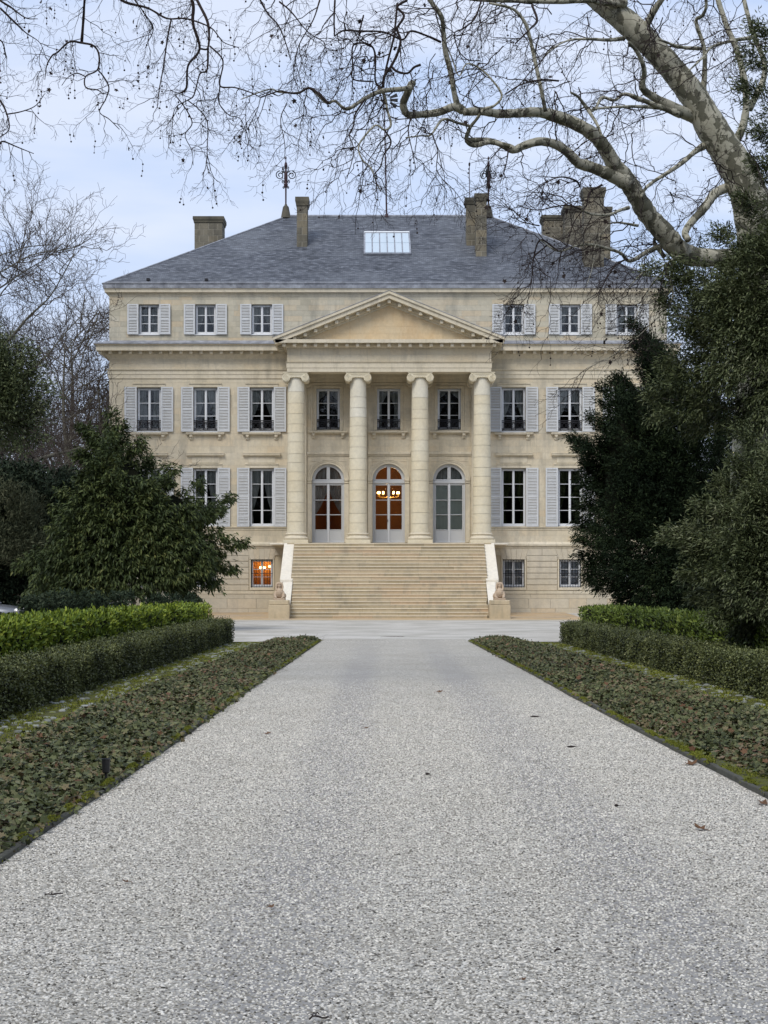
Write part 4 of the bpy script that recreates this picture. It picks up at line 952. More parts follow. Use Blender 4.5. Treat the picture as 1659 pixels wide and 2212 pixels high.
# snow rail at the eaves + small roof vents
g = MB(); g.box(EL_ + 0.2, ER_ - 0.2, YE + 0.10, YE + 0.14, ZE + 0.04, ZE + 0.13); g.build('snow_board', M['lead'], roof)
for (xp, yp) in ((320.5, 606.5), (446, 607)):
    q = on_roof(xp, yp); g = MB(); g.box(q[0] - 0.08, q[0] + 0.08, q[1] - 0.16, q[1] + 0.14, q[2] - 0.02, q[2] + 0.12); g.build('roof_vent', M['iron'], roof)
# slate courses: thin raised courses that catch light
g = MB(); nn_ = 60
slope_len = math.hypot(RY - YE, RZ - ZE)
for k in range(1, nn_):
    t = k / nn_; y = YE + (RY - YE) * t; zq = roofz(y); xa = EL_ + (RL - EL_) * t; xb = ER_ + (RR - ER_) * t
    x = xa
    while x < xb:
        l = random.uniform(0.4, 2.4)
        if random.random() < 0.5:
            x1 = min(x + l, xb); hh_ = random.uniform(0.004, 0.014)
            g.add([(x, y, zq + hh_), (x1, y, zq + hh_), (x1, y + 0.12, zq + 0.12 * rs_ + 0.002), (x, y + 0.12, zq + 0.12 * rs_ + 0.002), (x, y, zq), (x1, y, zq)], [(0, 1, 2, 3), (4, 5, 1, 0)])
        x += l
me = g.mesh('slates', M['slate']); uvl = me.uv_layers.new(name='UVMap')
for p_ in me.polygons:
    for li in p_.loop_indices:
        q = me.vertices[me.loops[li].vertex_index].co; uvl.data[li].uv = (q.x - EL_ + 50, (q.y - YE) * slope_len / (RY - YE) + 50)
sl_o = link('slates', me, roof); sl_o['kind'] = 'stuff'
# skylight
sk = [on_roof(788, 550), on_roof(886, 550), on_roof(886, 505), on_roof(788, 505)]
A, B_, C_, D_ = [Vector(q) for q in sk]; ux = (B_ - A).normalized(); uy = (D_ - A).normalized(); un = ux.cross(uy); Wk = (B_ - A).length; Hk = (D_ - A).length
def loc3(u, v_, n_): return tuple(A + ux * u + uy * v_ + un * n_)
def kbox(g, u0, u1, v0, v1, n0, n1):
    g.add([loc3(u0, v0, n0), loc3(u1, v0, n0), loc3(u1, v1, n0), loc3(u0, v1, n0), loc3(u0, v0, n1), loc3(u1, v0, n1), loc3(u1, v1, n1), loc3(u0, v1, n1)],
          [(4, 5, 6, 7), (0, 1, 5, 4), (1, 2, 6, 5), (2, 3, 7, 6), (3, 0, 4, 7)])
g = MB(); kbox(g, -0.06, Wk + 0.06, -0.08, Hk + 0.05, -0.02, 0.10); skl = g.build('skylight', M['lead'], chateau)
for k in range(6):
    g = MB(); kbox(g, Wk * k / 6 + 0.035, Wk * (k + 1) / 6 - 0.035, 0.02, Hk - 0.22, 0.10, 0.125); kbox(g, Wk * k / 6 + 0.035, Wk * (k + 1) / 6 - 0.035, Hk * 0.46, Hk * 0.475, 0.125, 0.14); g.build('pane', M['roof_glass'], skl)
g = MB(); kbox(g, -0.03, Wk + 0.03, Hk - 0.16, Hk - 0.01, 0.10, 0.16); g.build('head_flashing', M['frame'], skl)
# chimneys (picture left, right, top, cap height; depth where it meets the roof)
def chimney(x0p, x1p, ytp, ybp, capd, D=None, dep=0.9, capw=3.5):
    if D is None: D = on_roof((x0p + x1p) / 2, ybp)[1]
    x0, x1 = xd(x0p, D), xd(x1p, D); zt = zd(ytp, D); zb_ = zd(ybp, D) - 1.5; cz_ = capd * D / F; ce = capw * D / F
    g = MB(); g.box(x0 + 0.012, x1 - 0.012, D + 0.012, D + dep - 0.012, zb_, zt - cz_); ch = g.build('chimney', M['mortar_grey'], chateau)
    for ci, (a, b_) in enumerate(courses(zb_ + 1.0, zt - cz_, 0.40)):
        for side in range(4):
            if side == 0: u0, u1 = x0, x1
            elif side == 1: u0, u1 = x0, x1
            else: u0, u1 = D + 0.02, D + dep - 0.02
            n_ = max(1, round((u1 - u0) / 0.62)); cuts = [u0 + (u1 - u0) * q / n_ for q in range(n_ + 1)]
            if n_ == 1 and ci % 2 and u1 - u0 > 0.55: cuts = [u0, (u0 + u1) / 2, u1]
            elif n_ > 1 and ci % 2: cuts = [u0] + [(p_ + q) / 2 for p_, q in zip(cuts, cuts[1:])] + [u1]
            for p_, q in zip(cuts, cuts[1:]):
                t = random.gauss(0, 0.5) + 0.01; g = MB(); j = 0.014
                if side == 0: g.box(p_ + j, q - j, D, D + 0.03, a + j, b_ - j, t)
                elif side == 1: g.box(p_ + j, q - j, D + dep - 0.03, D + dep, a + j, b_ - j, t)
                elif side == 2: g.box(x0, x0 + 0.03, p_ + j, q - j, a + j, b_ - j, t)
                else: g.box(x1 - 0.03, x1, p_ + j, q - j, a + j, b_ - j, t)
                g.build('stone', M['chimney'], ch)
    g = MB(); pr = [(0.0, zt - cz_), (0.04, zt - cz_ * 0.92), (0.05, zt - cz_ * 0.72), (ce * 0.9, zt - cz_ * 0.5), (ce, zt - cz_ * 0.42), (ce * 0.95, zt), (-0.05, zt)]
    pth = [(x0, D + dep), (x0, D), (x1, D), (x1, D + dep), (x0, D + dep)]
    ring = [Vector(q) for q in pth[:4]]; n_ = len(pr); o_ = 0
    for (px_, py_), (sx_, sy_) in zip([(x0, D), (x1, D), (x1, D + dep), (x0, D + dep)], [(-1, -1), (1, -1), (1, 1), (-1, 1)]):
        for off, zq in pr: g.v.append((px_ + sx_ * off, py_ + sy_ * off, zq))
    for c_i in range(4):
        for k in range(n_ - 1):
            a = c_i * n_ + k; b2 = ((c_i + 1) % 4) * n_ + k; g.f.append((a, b2, b2 + 1, a + 1)); g.t.append(0)
    g.f.append(tuple(c_i * n_ + n_ - 1 for c_i in range(4))); g.t.append(0)
    g.build('cap', M['cap'], ch)
chimney(641, 664, 425.5, 533.5, 20, None, 0.9)
chimney(420, 480.5, 467.5, 545, 14, 90.5, 1.4)
chimney(1007.5, 1031, 427, 530.5, 15, None, 0.9)
chimney(1028, 1051.5, 418, 554, 17, None, 0.9)
chimney(1173.5, 1222, 465, 532, 12, 93.0, 1.2, 4)
chimney(1221, 1262, 445, 545, 14, 90.5, 1.2, 4)
chimney(1298, 1319, 447, 560, 14, 91.5, 1.2, 4)
chimney(1262, 1305, 405, 577, 22, None, 1.0, 4)

# ---- perron: 22 steps of laid blocks, copings, pedestals
stair = thing('staircase', 'broad flight of weathered stone steps rising to the columned porch', 'staircase', (CXP, 73.4, 0)); stair.location = (0, 0, 0)
NS = 22; YB_, YT_ = 73.9, 79.2; HS = ZC0 - 0.012; rise = HS / NS; tread = (YT_ - YB_) / (NS - 0.0)
def step_y(k): return YB_ + tread * k + (0.0 if k < 11 else 0.0)
for k in range(NS):
    hw = 4.78 + (0.0 if k < 11 else 0.10) ; y0 = step_y(k); z0, z1 = rise * k, rise * (k + 1); 
    g = MB(); g.box(CXP - hw, CXP + hw, y0 + 0.03, y0 + 0.9 if k < NS - 1 else 79.35, z0 - 0.02 if k else 0, z1 - 0.004); st = g.build('step', M['mortar_dark'], stair)
    x = CXP - hw - random.uniform(0, 1.0)
    while x < CXP + hw:
        l = random.uniform(1.5, 3.2); a, b_ = max(x, CXP - hw), min(x + l, CXP + hw); x += l
        if b_ - a < 0.1: continue
        g = MB(); dy = random.uniform(-0.004, 0.004); t = random.gauss(0, 0.38) + 0.01
        xs0, xs1 = a + 0.003, b_ - 0.003
        prof = [(y0 + dy + 0.018, z0 + 0.002), (y0 + dy + 0.018, z1 - 0.048), (y0 + dy + 0.002, z1 - 0.042), (y0 + dy - 0.004, z1 - 0.026), (y0 + dy + 0.022, z1), (y0 + tread + 0.03, z1 + 0.001)]
        g.prismx(prof, xs0, xs1, t); me = g.mesh('block', M['step']); me.materials.append(M['worn_lit_edge'])
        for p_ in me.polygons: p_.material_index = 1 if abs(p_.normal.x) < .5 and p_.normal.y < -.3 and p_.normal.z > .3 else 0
        link('block', me, st)
for sgn in (-1, 1):
    # upper and lower sloping coping, lying just above the nosings
    def coping(ya, yb, za, zb, x_in_a, x_in_b, wda, wdb, name='coping'):
        g = MB(); ia, ib = CXP + sgn * x_in_a, CXP + sgn * x_in_b; oa, ob = ia + sgn * wda, ib + sgn * wdb; th = 0.16
        v_ = [(ia, ya, za), (oa, ya, za), (ob, yb, zb), (ib, yb, zb)]
        v2 = [(x_, y_, z_ - th) for x_, y_, z_ in v_]
        f_ = [(0, 1, 2, 3), (4, 7, 6, 5), (0, 4, 5, 1), (1, 5, 6, 2), (2, 6, 7, 3), (3, 7, 4, 0)]
        if sgn < 0: f_ = [q[::-1] for q in f_]
        g.add(v_ + v2, f_); o = g.build(name, M['white_stone'], stair); bevel(o, 0.02)
        g = MB(); v3 = [(x_, y_, -0.02) for x_, y_, z_ in v_]; v4 = [(x_, y_, z_ - th - 0.004) for x_, y_, z_ in v_]
        q_ = 0.015 * sgn; v4 = [(x_ + (q_ if n2 in (0, 3) else -q_), y_, z_) for n2, (x_, y_, z_) in enumerate(v4)]; v3 = [(x_ + (q_ if n2 in (0, 3) else -q_), y_, z_) for n2, (x_, y_, z_) in enumerate(v3)]
        f_ = [(0, 4, 5, 1), (1, 5, 6, 2), (2, 6, 7, 3), (3, 7, 4, 0)]
        if sgn < 0: f_ = [q[::-1] for q in f_]
        g.add(v4 + v3, f_); g.build('side_wall', M['white_stone'], stair)
    ym = step_y(11); zm = rise * 11
    coping(ym - 0.12, ym + 0.10, zm + 0.02, zm + 0.10, 4.80, 4.80, 0.62, 0.60, 'coping')
    coping(ym + 0.11, YT_ + 0.1, zm + 0.06, HS + 0.02, 4.89, 4.89, 0.56, 0.52)
    coping(YB_ + 0.6, ym - 0.13, rise * 4.6, zm - 0.10, 4.80, 4.80, 0.33, 0.48)
# sphinxes on pedestals
def pedestal(cx, label):
    t = thing('pedestal', label, 'pedestal', (cx, 73.9, 0))
    g = MB(); g.box(-0.50, 0.50, -0.5, 0.45, 0, 0.70, bev=0.02); g.build('base_block', M['step'], t)
    g = MB(); g.box(-0.465, 0.465, -0.47, 0.42, 0.702, 0.92, bev=0.03); g.build('top_block', M['step'], t)
    return t
def sphinx(cx, label, tilt):
    t = thing('sphinx_statue', label, 'statue', (cx, 73.9, 0.922)); g = MB()
    g.box(-0.27, 0.27, -0.42, 0.42, 0, 0.09, bev=0.015); g.build('slab', M['sphinx'], t)
    g = MB()
    g.ball((0, 0.12, 0.30), (0.22, 0.34, 0.20)); g.ball((0, -0.10, 0.38), (0.19, 0.17, 0.22)); g.ball((0, -0.02, 0.26), (0.23, 0.2, 0.18)); g.ball((0, -0.10, 0.56), (0.09, 0.10, 0.12))
    for s_ in (-1, 1):
        g.tube([(s_ * 0.15, -0.08, 0.42), (s_ * 0.20, -0.13, 0.25), (s_ * 0.19, -0.20, 0.14), (s_ * 0.15, -0.36, 0.12)], [0.075, 0.075, 0.06, 0.05], 10)
        g.ball((s_ * 0.145, -0.38, 0.125), (0.058, 0.07, 0.038)); g.ball((s_ * 0.20, 0.28, 0.20), (0.11, 0.18, 0.14))
    g.ball((0, -0.13, 0.70), (0.088, 0.095, 0.115), 14, 10)
    g.ball((0, -0.225, 0.69), (0.018, 0.024, 0.03)); g.ball((0, -0.215, 0.645), (0.034, 0.02, 0.012)); 
    for s_ in (-1, 1): g.ball((s_ * 0.036, -0.214, 0.715), (0.020, 0.012, 0.010))
    o = g.build('body', M['sphinx'], t)
    rm = o.modifiers.new('remesh', 'REMESH'); rm.mode = 'VOXEL'; rm.voxel_size = 0.012; sm = o.modifiers.new('smooth', 'SMOOTH'); sm.iterations = 3; sm.factor = 0.5
    g = MB()   # striped head cloth falling to the shoulders
    for s_ in (-1, 1):
        g.tube([(0, -0.10, 0.83), (s_ * 0.09, -0.10, 0.80), (s_ * 0.135, -0.10, 0.70), (s_ * 0.155, -0.12, 0.58), (s_ * 0.13, -0.19, 0.46)], [0.045, 0.06, 0.06, 0.05, 0.03], 10)
    g.ball((0, -0.04, 0.73), (0.15, 0.10, 0.13)); g.ball((0, 0.0, 0.58), (0.15, 0.08, 0.14)); g.tube([(-0.09, -0.19, 0.775), (0, -0.225, 0.785), (0.09, -0.19, 0.775)], 0.02, 8)
    o = g.build('headdress', M['sphinx'], t); rm = o.modifiers.new('remesh', 'REMESH'); rm.mode = 'VOXEL'; rm.voxel_size = 0.014; sm = o.modifiers.new('smooth', 'SMOOTH'); sm.iterations = 3
    return t
pedestal(CXP - 5.28, 'square two tier stone pedestal left of the steps'); pedestal(CXP + 5.28, 'square two tier stone pedestal right of the steps')
sphinx(CXP - 5.28, 'small crouching sandstone sphinx at the left foot of the steps', 0); sphinx(CXP + 5.28, 'small crouching sandstone sphinx at the right foot of the steps', 0)
# ochre flagstones at the foot
g = MB(); g.box(-9.5, 9.6, 71.6, 81.8, -0.1, 0.030); 
pv = g.build('stone_apron', M['mortar']); pv['kind'] = 'structure'
y = 71.62
while y < 81.6:
    x = -9.5 - random.uniform(0, .5); yb2 = min(y + 0.62, 81.75)
    while x < 9.6:
        l = random.uniform(0.7, 1.3); a, b_ = max(x, -9.5), min(x + l, 9.6); x += l
        if b_ - a < 0.1 or (abs((a + b_) / 2 - CXP) < 4.6 and y > 74.6): continue
        zb_ = 0.034 + max(0, (y - 73)) * 0.0195; g = MB(); g.box(a + .004, b_ - .004, y + .004, yb2 - .004, 0.0, zb_, random.gauss(0.1, 0.45)); g.build('flagstone', M['paving'], pv)
    y = yb2
# ---- roof ironwork
def spiral(g, cx, cz, r0, a0, turns, sgn, t=0.018, y=0):
    pts = []
    for k in range(30):
        q = k / 29; a = a0 + sgn * turns * 2 * math.pi * q; r = r0 * (1 - 0.78 * q); pts.append((cx + r * math.cos(a), y, cz + r * math.sin(a)))
    g.tube(pts, t, 6)
def finial(xp, label):
    D = RY; x = xd(xp, D); s = D / F; t = thing('roof_finial', label, 'finial', (x, D, RZ - 0.1))
    zb = lambda yp: zd(yp, D) - (RZ - 0.1)
    g = MB(); g.lathe([(0.30, 0.0), (0.17, zb(447)), (0.09, zb(444)), (0.06, zb(441))], 0, 0, 12); g.build('lead_base', M['cap'], t)
    g = MB(); g.lathe([(0.045, zb(442)), (0.05, zb(406)), (0.09, zb(404)), (0.13, zb(399)), (0.09, zb(396)), (0.085, zb(392)), (0.105, zb(386)), (0.10, zb(375)), (0.06, zb(372)), (0.04, zb(362)), (0.10, zb(358)), (0.07, zb(352)), (0.03, zb(350)), (0.025, zb(345)), (0.055, zb(341)), (0.005, zb(337))], 0, 0, 10); g.build('spike', M['rust'], t)
    g = MB()
    for sg in (-1, 1):
        g.tube([(0, 0, zb(376)), (sg * 0.16, 0, zb(371)), (sg * 10 * s, 0, zb(369.5))], 0.03, 6); spiral(g, sg * 12.5 * s, zb(378.5), 9.6 * s, math.pi / 2, 1.5, -sg, 0.03)
        g.tube([(0, 0, zb(375)), (sg * 0.15, 0, zb(368)), (sg * 5.3 * s, 0, zb(364))], 0.028, 6); spiral(g, sg * 3.5 * s, zb(363.5), 3.2 * s, 0 if sg > 0 else math.pi, 0.9, sg, 0.026)
        g.tube([(0, 0, zb(396)), (sg * 0.12, 0, zb(391)), (sg * 4.6 * s, 0, zb(390))], 0.028, 6); spiral(g, sg * 5.2 * s, zb(392.8), 3.6 * s, math.pi / 2, 1.2, -sg, 0.026)
        g.tube([(0, 0, zb(401)), (sg * 0.10, 0, zb(405)), (sg * 4.0 * s, 0, zb(407))], 0.028, 6); spiral(g, sg * 4.2 * s, zb(404.5), 2.6 * s, -math.pi / 2, 1.0, sg, 0.026)
    g.build('scrollwork', M['iron'], t)
    if xp > 830:   # second crossed plane of scrolls is turned a little
        for c in [c for c in bpy.data.objects if c.parent == t and c.name.startswith('scroll')]:
            c.scale.x = 0.82; c2 = c.copy(); COL.objects.link(c2); c2.rotation_euler.z = 1.2
    return t
finial(617.5, 'scrolled wrought iron finial at the left end of the roof ridge'); finial(1055, 'scrolled wrought iron finial at the right end of the roof ridge')
t = thing('lightning_rod', 'thin plain metal rod standing left of the right ridge finial', 'rod', (xd(1011.5, RY), RY - 1.2, 0)); D = RY - 1.2; t.location.z = zd(470, D) - 0.4
g = MB(); g.tube([(0, 0, 0), (0, 0, zd(356, D) - t.location.z)], 0.022, 6); g.build('pole', M['rust'], t); g = MB(); g.ball((0, 0, zd(355, D) - t.location.z), (0.06, 0.06, 0.12), 8, 6); g.build('tip', M['iron'], t)
# weather vane with compass letters
D = RY; vx = xd(835.3, D); vz0 = RZ - 0.05; t = thing('weather_vane', 'tall weather vane mast on the middle of the ridge with compass letters', 'weather vane', (vx, D, vz0))
topx = xd(829.5, D) - vx
def mz(yp): return zd(yp, D) - vz0
def mxp(yp): return topx * (470 - yp) / (470 - 205)
g = MB(); g.tube([(0, 0, 0), (mxp(262), 0, mz(262)), (mxp(205), 0, mz(205))], [0.055, 0.035, 0.022], 8); g.ball((mxp(216), 0, mz(216)), 0.10, 10, 6); g.lathe([(0.16, 0), (0.07, 0.22)], 0, 0, 10); g.build('mast', M['rust'], t)
cxl = mxp(262); zl = mz(262); ll = 0.80
g = MB(); g.tube([(cxl - 22 * D / F, 0, zl), (cxl + 20 * D / F, 0, zl + 0.06)], 0.02, 6); g.tube([(cxl, -0.5, zl - 0.0), (cxl, 0.5, zl)], 0.02, 6); g.ball((cxl, 0, zl), 0.06, 8, 5); g.build('arms', M['iron'], t)
g = MB(); ox = cxl - 26 * D / F; n_ = 24
pts = [(ox + 0.105 * math.cos(2 * math.pi * k / n_), 0, zl + 0.14 * math.sin(2 * math.pi * k / n_)) for k in range(n_ + 1)]; g.tube(pts, 0.02, 6); g.build('letter_o', M['iron'], t)
g = MB(); ex_ = cxl + 22 * D / F; zl2 = zl + 0.07; g.box(ex_, ex_ + 0.05, -0.02, 0.02, zl2 - 0.15, zl2 + 0.15)
for dz, ln in ((0.13, 0.2), (0.0, 0.14), (-0.13, 0.2)): g.box(ex_ + 0.05, ex_ + ln, -0.018, 0.018, zl2 + dz - 0.02, zl2 + dz + 0.02)
g.build('letter_e', M['iron'], t)
for nm, yy, zc_ in (('letter_n', 0.55, zl + 0.02), ('letter_s', -0.6, zl - 0.05)):
    g = MB()   # these two are seen almost edge on
    if nm == 'letter_n': q = [(-0.04, yy, zc_ - .14), (-0.04, yy, zc_ + .14), (0.06, yy, zc_ - .14), (0.06, yy, zc_ + .14)]; q = [(x_ - 0.27, y_, z_) for x_, y_, z_ in q]
    else: q = [(0.2 + 0.07 * math.sin(a * 1.0) * (1 if a < 4.7 else 1), yy, zc_ + 0.14 - 0.28 * a / 6.28) for a in np.linspace(0, 6.28, 14)]
    q = [(x_ + cxl, y_, z_) for x_, y_, z_ in q]; g.tube(q, 0.018, 6); g.build(nm, M['iron'], t)
g = MB(); az_ = mz(216) ; ax_ = mxp(216)    # arrow tail of three flared feathers
for (dz, ang) in ((0.28, 0.35), (0.0, -0.05), (-0.3, -0.6)):
    L_ = 0.45; bx_, bz_ = ax_ + 0.35, az_ + dz * 0.5; dx_, dz_ = math.cos(ang), math.sin(ang)
    pts = [(bx_ - dz_ * -0.05, bz_ - dx_ * 0.05), (bx_ + dx_ * L_ + dz_ * 0.11, bz_ + dz_ * L_ - dx_ * 0.11), (bx_ + dx_ * L_ - dz_ * 0.11, bz_ + dz_ * L_ + dx_ * 0.11), (bx_ - dz_ * 0.05, bz_ + dx_ * 0.05)]
    g.prism(pts, -0.02, 0.02)
g.tube([(ax_ - 0.5, 0, az_), (ax_ + 0.45, 0, az_)], 0.02, 6); g.build('arrow', M['iron'], t)
# ------------------------------------------------------------------ foliage builders
def np_mesh(name, V, Fc, m, parent=None, kind=None, smooth=False, label=None):
    """V (n,3), Fc list of (array faces k-gons) all the same k"""
    me = bpy.data.meshes.new(name); V = np.asarray(V, dtype=np.float32); Fc = np.asarray(Fc, dtype=np.int32); k = Fc.shape[1]
    me.vertices.add(len(V)); me.vertices.foreach_set('co', V.ravel()); me.loops.add(Fc.size); me.loops.foreach_set('vertex_index', Fc.ravel())
    me.polygons.add(len(Fc)); me.polygons.foreach_set('loop_start', np.arange(0, Fc.size, k, dtype=np.int32))
    if smooth: me.polygons.foreach_set('use_smooth', np.ones(len(Fc), dtype=bool))
    me.materials.append(m); me.update(calc_edges=True)
    return link(name, me, parent, None, kind, label)
LEAF = {
 'blade': (np.array([(0, 0, 0), (.45, .5, .06), (1, 0, -.08), (.45, -.5, .06)]), [(0, 2, 1), (0, 3, 2)]),
 'oval': (np.array([(0, 0, 0), (.3, .42, .05), (.72, .40, .03), (1, 0, -.06), (.72, -.40, .03), (.3, -.42, .05)]), [(0, 3, 2), (0, 2, 1), (0, 4, 3), (0, 5, 4)]),
 'ivy': (np.array([(0, 0, 0), (.05, .42, .0), (.38, .26, .04), (.55, .52, -.03), (.66, .2, .03), (1, 0, -.05), (.66, -.2, .03), (.55, -.52, -.03), (.38, -.26, .04), (.05, -.42, 0)]),
         [(0, 2, 1), (0, 4, 2), (2, 4, 3), (0, 5, 4), (0, 6, 5), (0, 8, 6), (8, 7, 6), (0, 9, 8)]),
 'plane': (np.array([(0, 0, 0), (-.05, .45, .06), (.25, .30, .0), (.45, .62, .10), (.62, .25, .02), (1, 0, .12), (.62, -.25, .02), (.45, -.62, .05), (.25, -.30, 0), (-.05, -.45, .08)]),
         [(0, 2, 1), (0, 4, 2), (2, 4, 3), (0, 5, 4), (0, 6, 5), (0, 8, 6), (8, 7, 6), (0, 9, 8)]),
}
def norm(a): return a / np.maximum(1e-9, np.linalg.norm(a, axis=-1, keepdims=True))
def leaves(name, m, P, Dr, U, Ln, asp, tmpl, parent=None, kind='stuff', label=None):
    tv, tf = LEAF[tmpl]; N = len(P); X = norm(Dr); Y = norm(np.cross(U, X) + 1e-6); Z = np.cross(X, Y)
    L_ = np.broadcast_to(Ln, (N,))[:, None, None]; asp = np.broadcast_to(asp, (N,))[:, None, None]
    t = tv[None]; V = P[:, None, :] + L_ * (t[..., 0:1] * X[:, None] + t[..., 1:2] * asp * Y[:, None] + t[..., 2:3] * Z[:, None])
    Fc = (np.arange(N)[:, None, None] * len(tv) + np.array(tf)[None]).reshape(-1, 3)
    return np_mesh(name, V.reshape(-1, 3), Fc, m, parent, kind, False, label)
def rand_unit(n): return norm(rng.normal(size=(n, 3)))
def sprays(C, O, n, reach, ln, spread=0.8, droop=0.2, lnvar=0.35):
    """n leaves set along a short shoot starting at each centre C and heading O"""
    N = len(C); t = rng.random((N, n, 1)); O = norm(O)
    base = C[:, None] + O[:, None] * reach * t + rng.normal(size=(N, n, 3)) * reach * 0.16
    d = norm(O[:, None] + rng.normal(size=(N, n, 3)) * spread + np.array([0, 0, -droop]))
    u = norm(rng.normal(size=(N, n, 3)) * 0.7 + np.array([0, -0.3, 1.0]))
    l = ln * (1 + rng.uniform(-lnvar, lnvar, (N, n)))
    return base.reshape(-1, 3), d.reshape(-1, 3), u.reshape(-1, 3), l.ravel()
def in_poly(x, y, poly):
    p_ = np.asarray(poly, float); ins = np.zeros(len(x), bool); n = len(p_)
    for i in range(n):
        x0, y0 = p_[i]; x1, y1 = p_[(i + 1) % n]
        c = ((y0 > y) != (y1 > y)) & (x < (x1 - x0) * (y - y0) / (y1 - y0 + 1e-12) + x0); ins ^= c
    return ins
def dist_poly(x, y, poly):
    p_ = np.asarray(poly, float); n = len(p_); best = np.full(len(x), 1e9)
    for i in range(n):
        a = p_[i]; b_ = p_[(i + 1) % n]; ab = b_ - a; t = np.clip(((x - a[0]) * ab[0] + (y - a[1]) * ab[1]) / (ab @ ab), 0, 1)
        best = np.minimum(best, np.hypot(x - a[0] - t * ab[0], y - a[1] - t * ab[1]))
    return best
def fill(poly, D, n, thick, tmax, inset=0.0, surf=0.55):
    """points through the volume of a crown whose silhouette at distance D is poly (survey grid)"""
    p_ = np.asarray(poly, float); x0, y0 = p_.min(0); x1, y1 = p_.max(0); X = []; Y = []
    while sum(map(len, X)) < n:
        a = rng.uniform(x0, x1, n * 2); b_ = rng.uniform(y0, y1, n * 2); k = in_poly(a, b_, poly); a, b_ = a[k], b_[k]
        if inset: k = dist_poly(a, b_, poly) > inset; a, b_ = a[k], b_[k]
        X.append(a); Y.append(b_)
    x = np.concatenate(X)[:n]; y = np.concatenate(Y)[:n]; d = dist_poly(x, y, poly)
    T = np.minimum(np.sqrt(d * 2 * thick) * 3.0 + 4, tmax) * D / F
    u = rng.uniform(-1, 1, n); s_ = rng.random(n) < surf; u = np.where(s_, np.sign(u) * rng.uniform(0.75, 1.0, n), u); u = np.where(s_ & (rng.random(n) < 0.6), -np.abs(u), u)
    return np.stack([xd(x, D), D + u * T, zd(y, D)], 1), d
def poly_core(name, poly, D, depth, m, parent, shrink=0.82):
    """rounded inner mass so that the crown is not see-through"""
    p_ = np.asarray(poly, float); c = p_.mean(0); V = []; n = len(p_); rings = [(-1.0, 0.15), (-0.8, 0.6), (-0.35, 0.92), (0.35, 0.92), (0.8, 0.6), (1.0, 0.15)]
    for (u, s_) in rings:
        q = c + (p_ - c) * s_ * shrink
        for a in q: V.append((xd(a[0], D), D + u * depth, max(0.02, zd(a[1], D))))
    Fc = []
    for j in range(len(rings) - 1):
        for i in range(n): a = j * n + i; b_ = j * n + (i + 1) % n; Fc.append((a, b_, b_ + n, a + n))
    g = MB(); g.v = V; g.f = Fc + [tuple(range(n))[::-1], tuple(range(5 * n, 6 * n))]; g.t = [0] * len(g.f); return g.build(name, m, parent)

class Segs:
    def __init__(s): s.a = []; s.b = []; s.ra = []; s.rb = []; s.tips = []
    def add(s, a, b_, ra, rb): s.a.append(a); s.b.append(b_); s.ra.append(ra); s.rb.append(rb)
    def build(s, name, m, parent, n=3, kind='stuff'):
        A = np.array(s.a); B = np.array(s.b); ra = np.array(s.ra)[:, None, None]; rb = np.array(s.rb)[:, None, None]; N = len(A)
        d = norm(B - A); ref = np.where(np.abs(d[:, 2:3]) > 0.9, np.array([[1.0, 0, 0]]), np.array([[0, 0, 1.0]])); u = norm(np.cross(d, ref)); v_ = np.cross(d, u)
        ang = np.arange(n) * 2 * np.pi / n; ring = u[:, None] * np.cos(ang)[None, :, None] + v_[:, None] * np.sin(ang)[None, :, None]
        V = np.concatenate([A[:, None] + ring * ra, B[:, None] + ring * rb], 1).reshape(-1, 3)
        k = np.arange(n); q = np.stack([k, (k + 1) % n, (k + 1) % n + n, k + n], 1); Fc = (np.arange(N)[:, None, None] * 2 * n + q[None]).reshape(-1, 4)
        return np_mesh(name, V, Fc, m, parent, kind, True)
def rvec(): 
    while True:
        v_ = np.array([random.uniform(-1, 1) for _ in range(3)]); l = np.linalg.norm(v_)
        if 0.1 < l < 1: return v_ / l
def shoot(S, p, d, length, r, lvl, P_):
    """zigzag shoot with side shoots at its nodes. P_: steps per level, child length ratio, droop, min radius"""
    stp = P_['step'][lvl]; n = max(2, int(length / stp)); rr0 = r; dirn = d / (np.linalg.norm(d) + 1e-9); side = rvec(); side -= dirn * side.dot(dirn); side /= np.linalg.norm(side) + 1e-9
    sg = 1
    for i in range(n):
        t = (i + 1) / n; k = P_['zig'] * random.uniform(0.3, 1.2) * sg; sg = -sg if random.random() < 0.8 else sg
        dd = dirn + side * k + rvec() * P_['wob']; dd = dd / np.linalg.norm(dd)
        dirn = dirn + rvec() * 0.12 + np.array([0, 0, P_['grav'][lvl]]); dirn /= np.linalg.norm(dirn)
        q = p + dd * stp; rq = max(P_['rmin'], rr0 + (max(rr0 * 0.35, P_['rmin']) - rr0) * t); S.add(p, q, r, rq); p = q; r = rq
        if lvl < P_['max'] and random.random() < P_['prob'][lvl]:
            for _ in range(1 if random.random() < 0.7 else 2):
                s2 = rvec(); cd = dirn * 0.55 + (s2 - dirn * s2.dot(dirn)) * 0.9 + np.array([0, 0, P_['lift']]); L_ = P_['len'][lvl + 1] * random.uniform(0.5, 1.25) * (1.1 - 0.5 * t)
                shoot(S, p, cd, L_, max(P_['rmin'], min(r * 0.62, P_['rad'][lvl + 1])), lvl + 1, P_)
    S.tips.append(p)
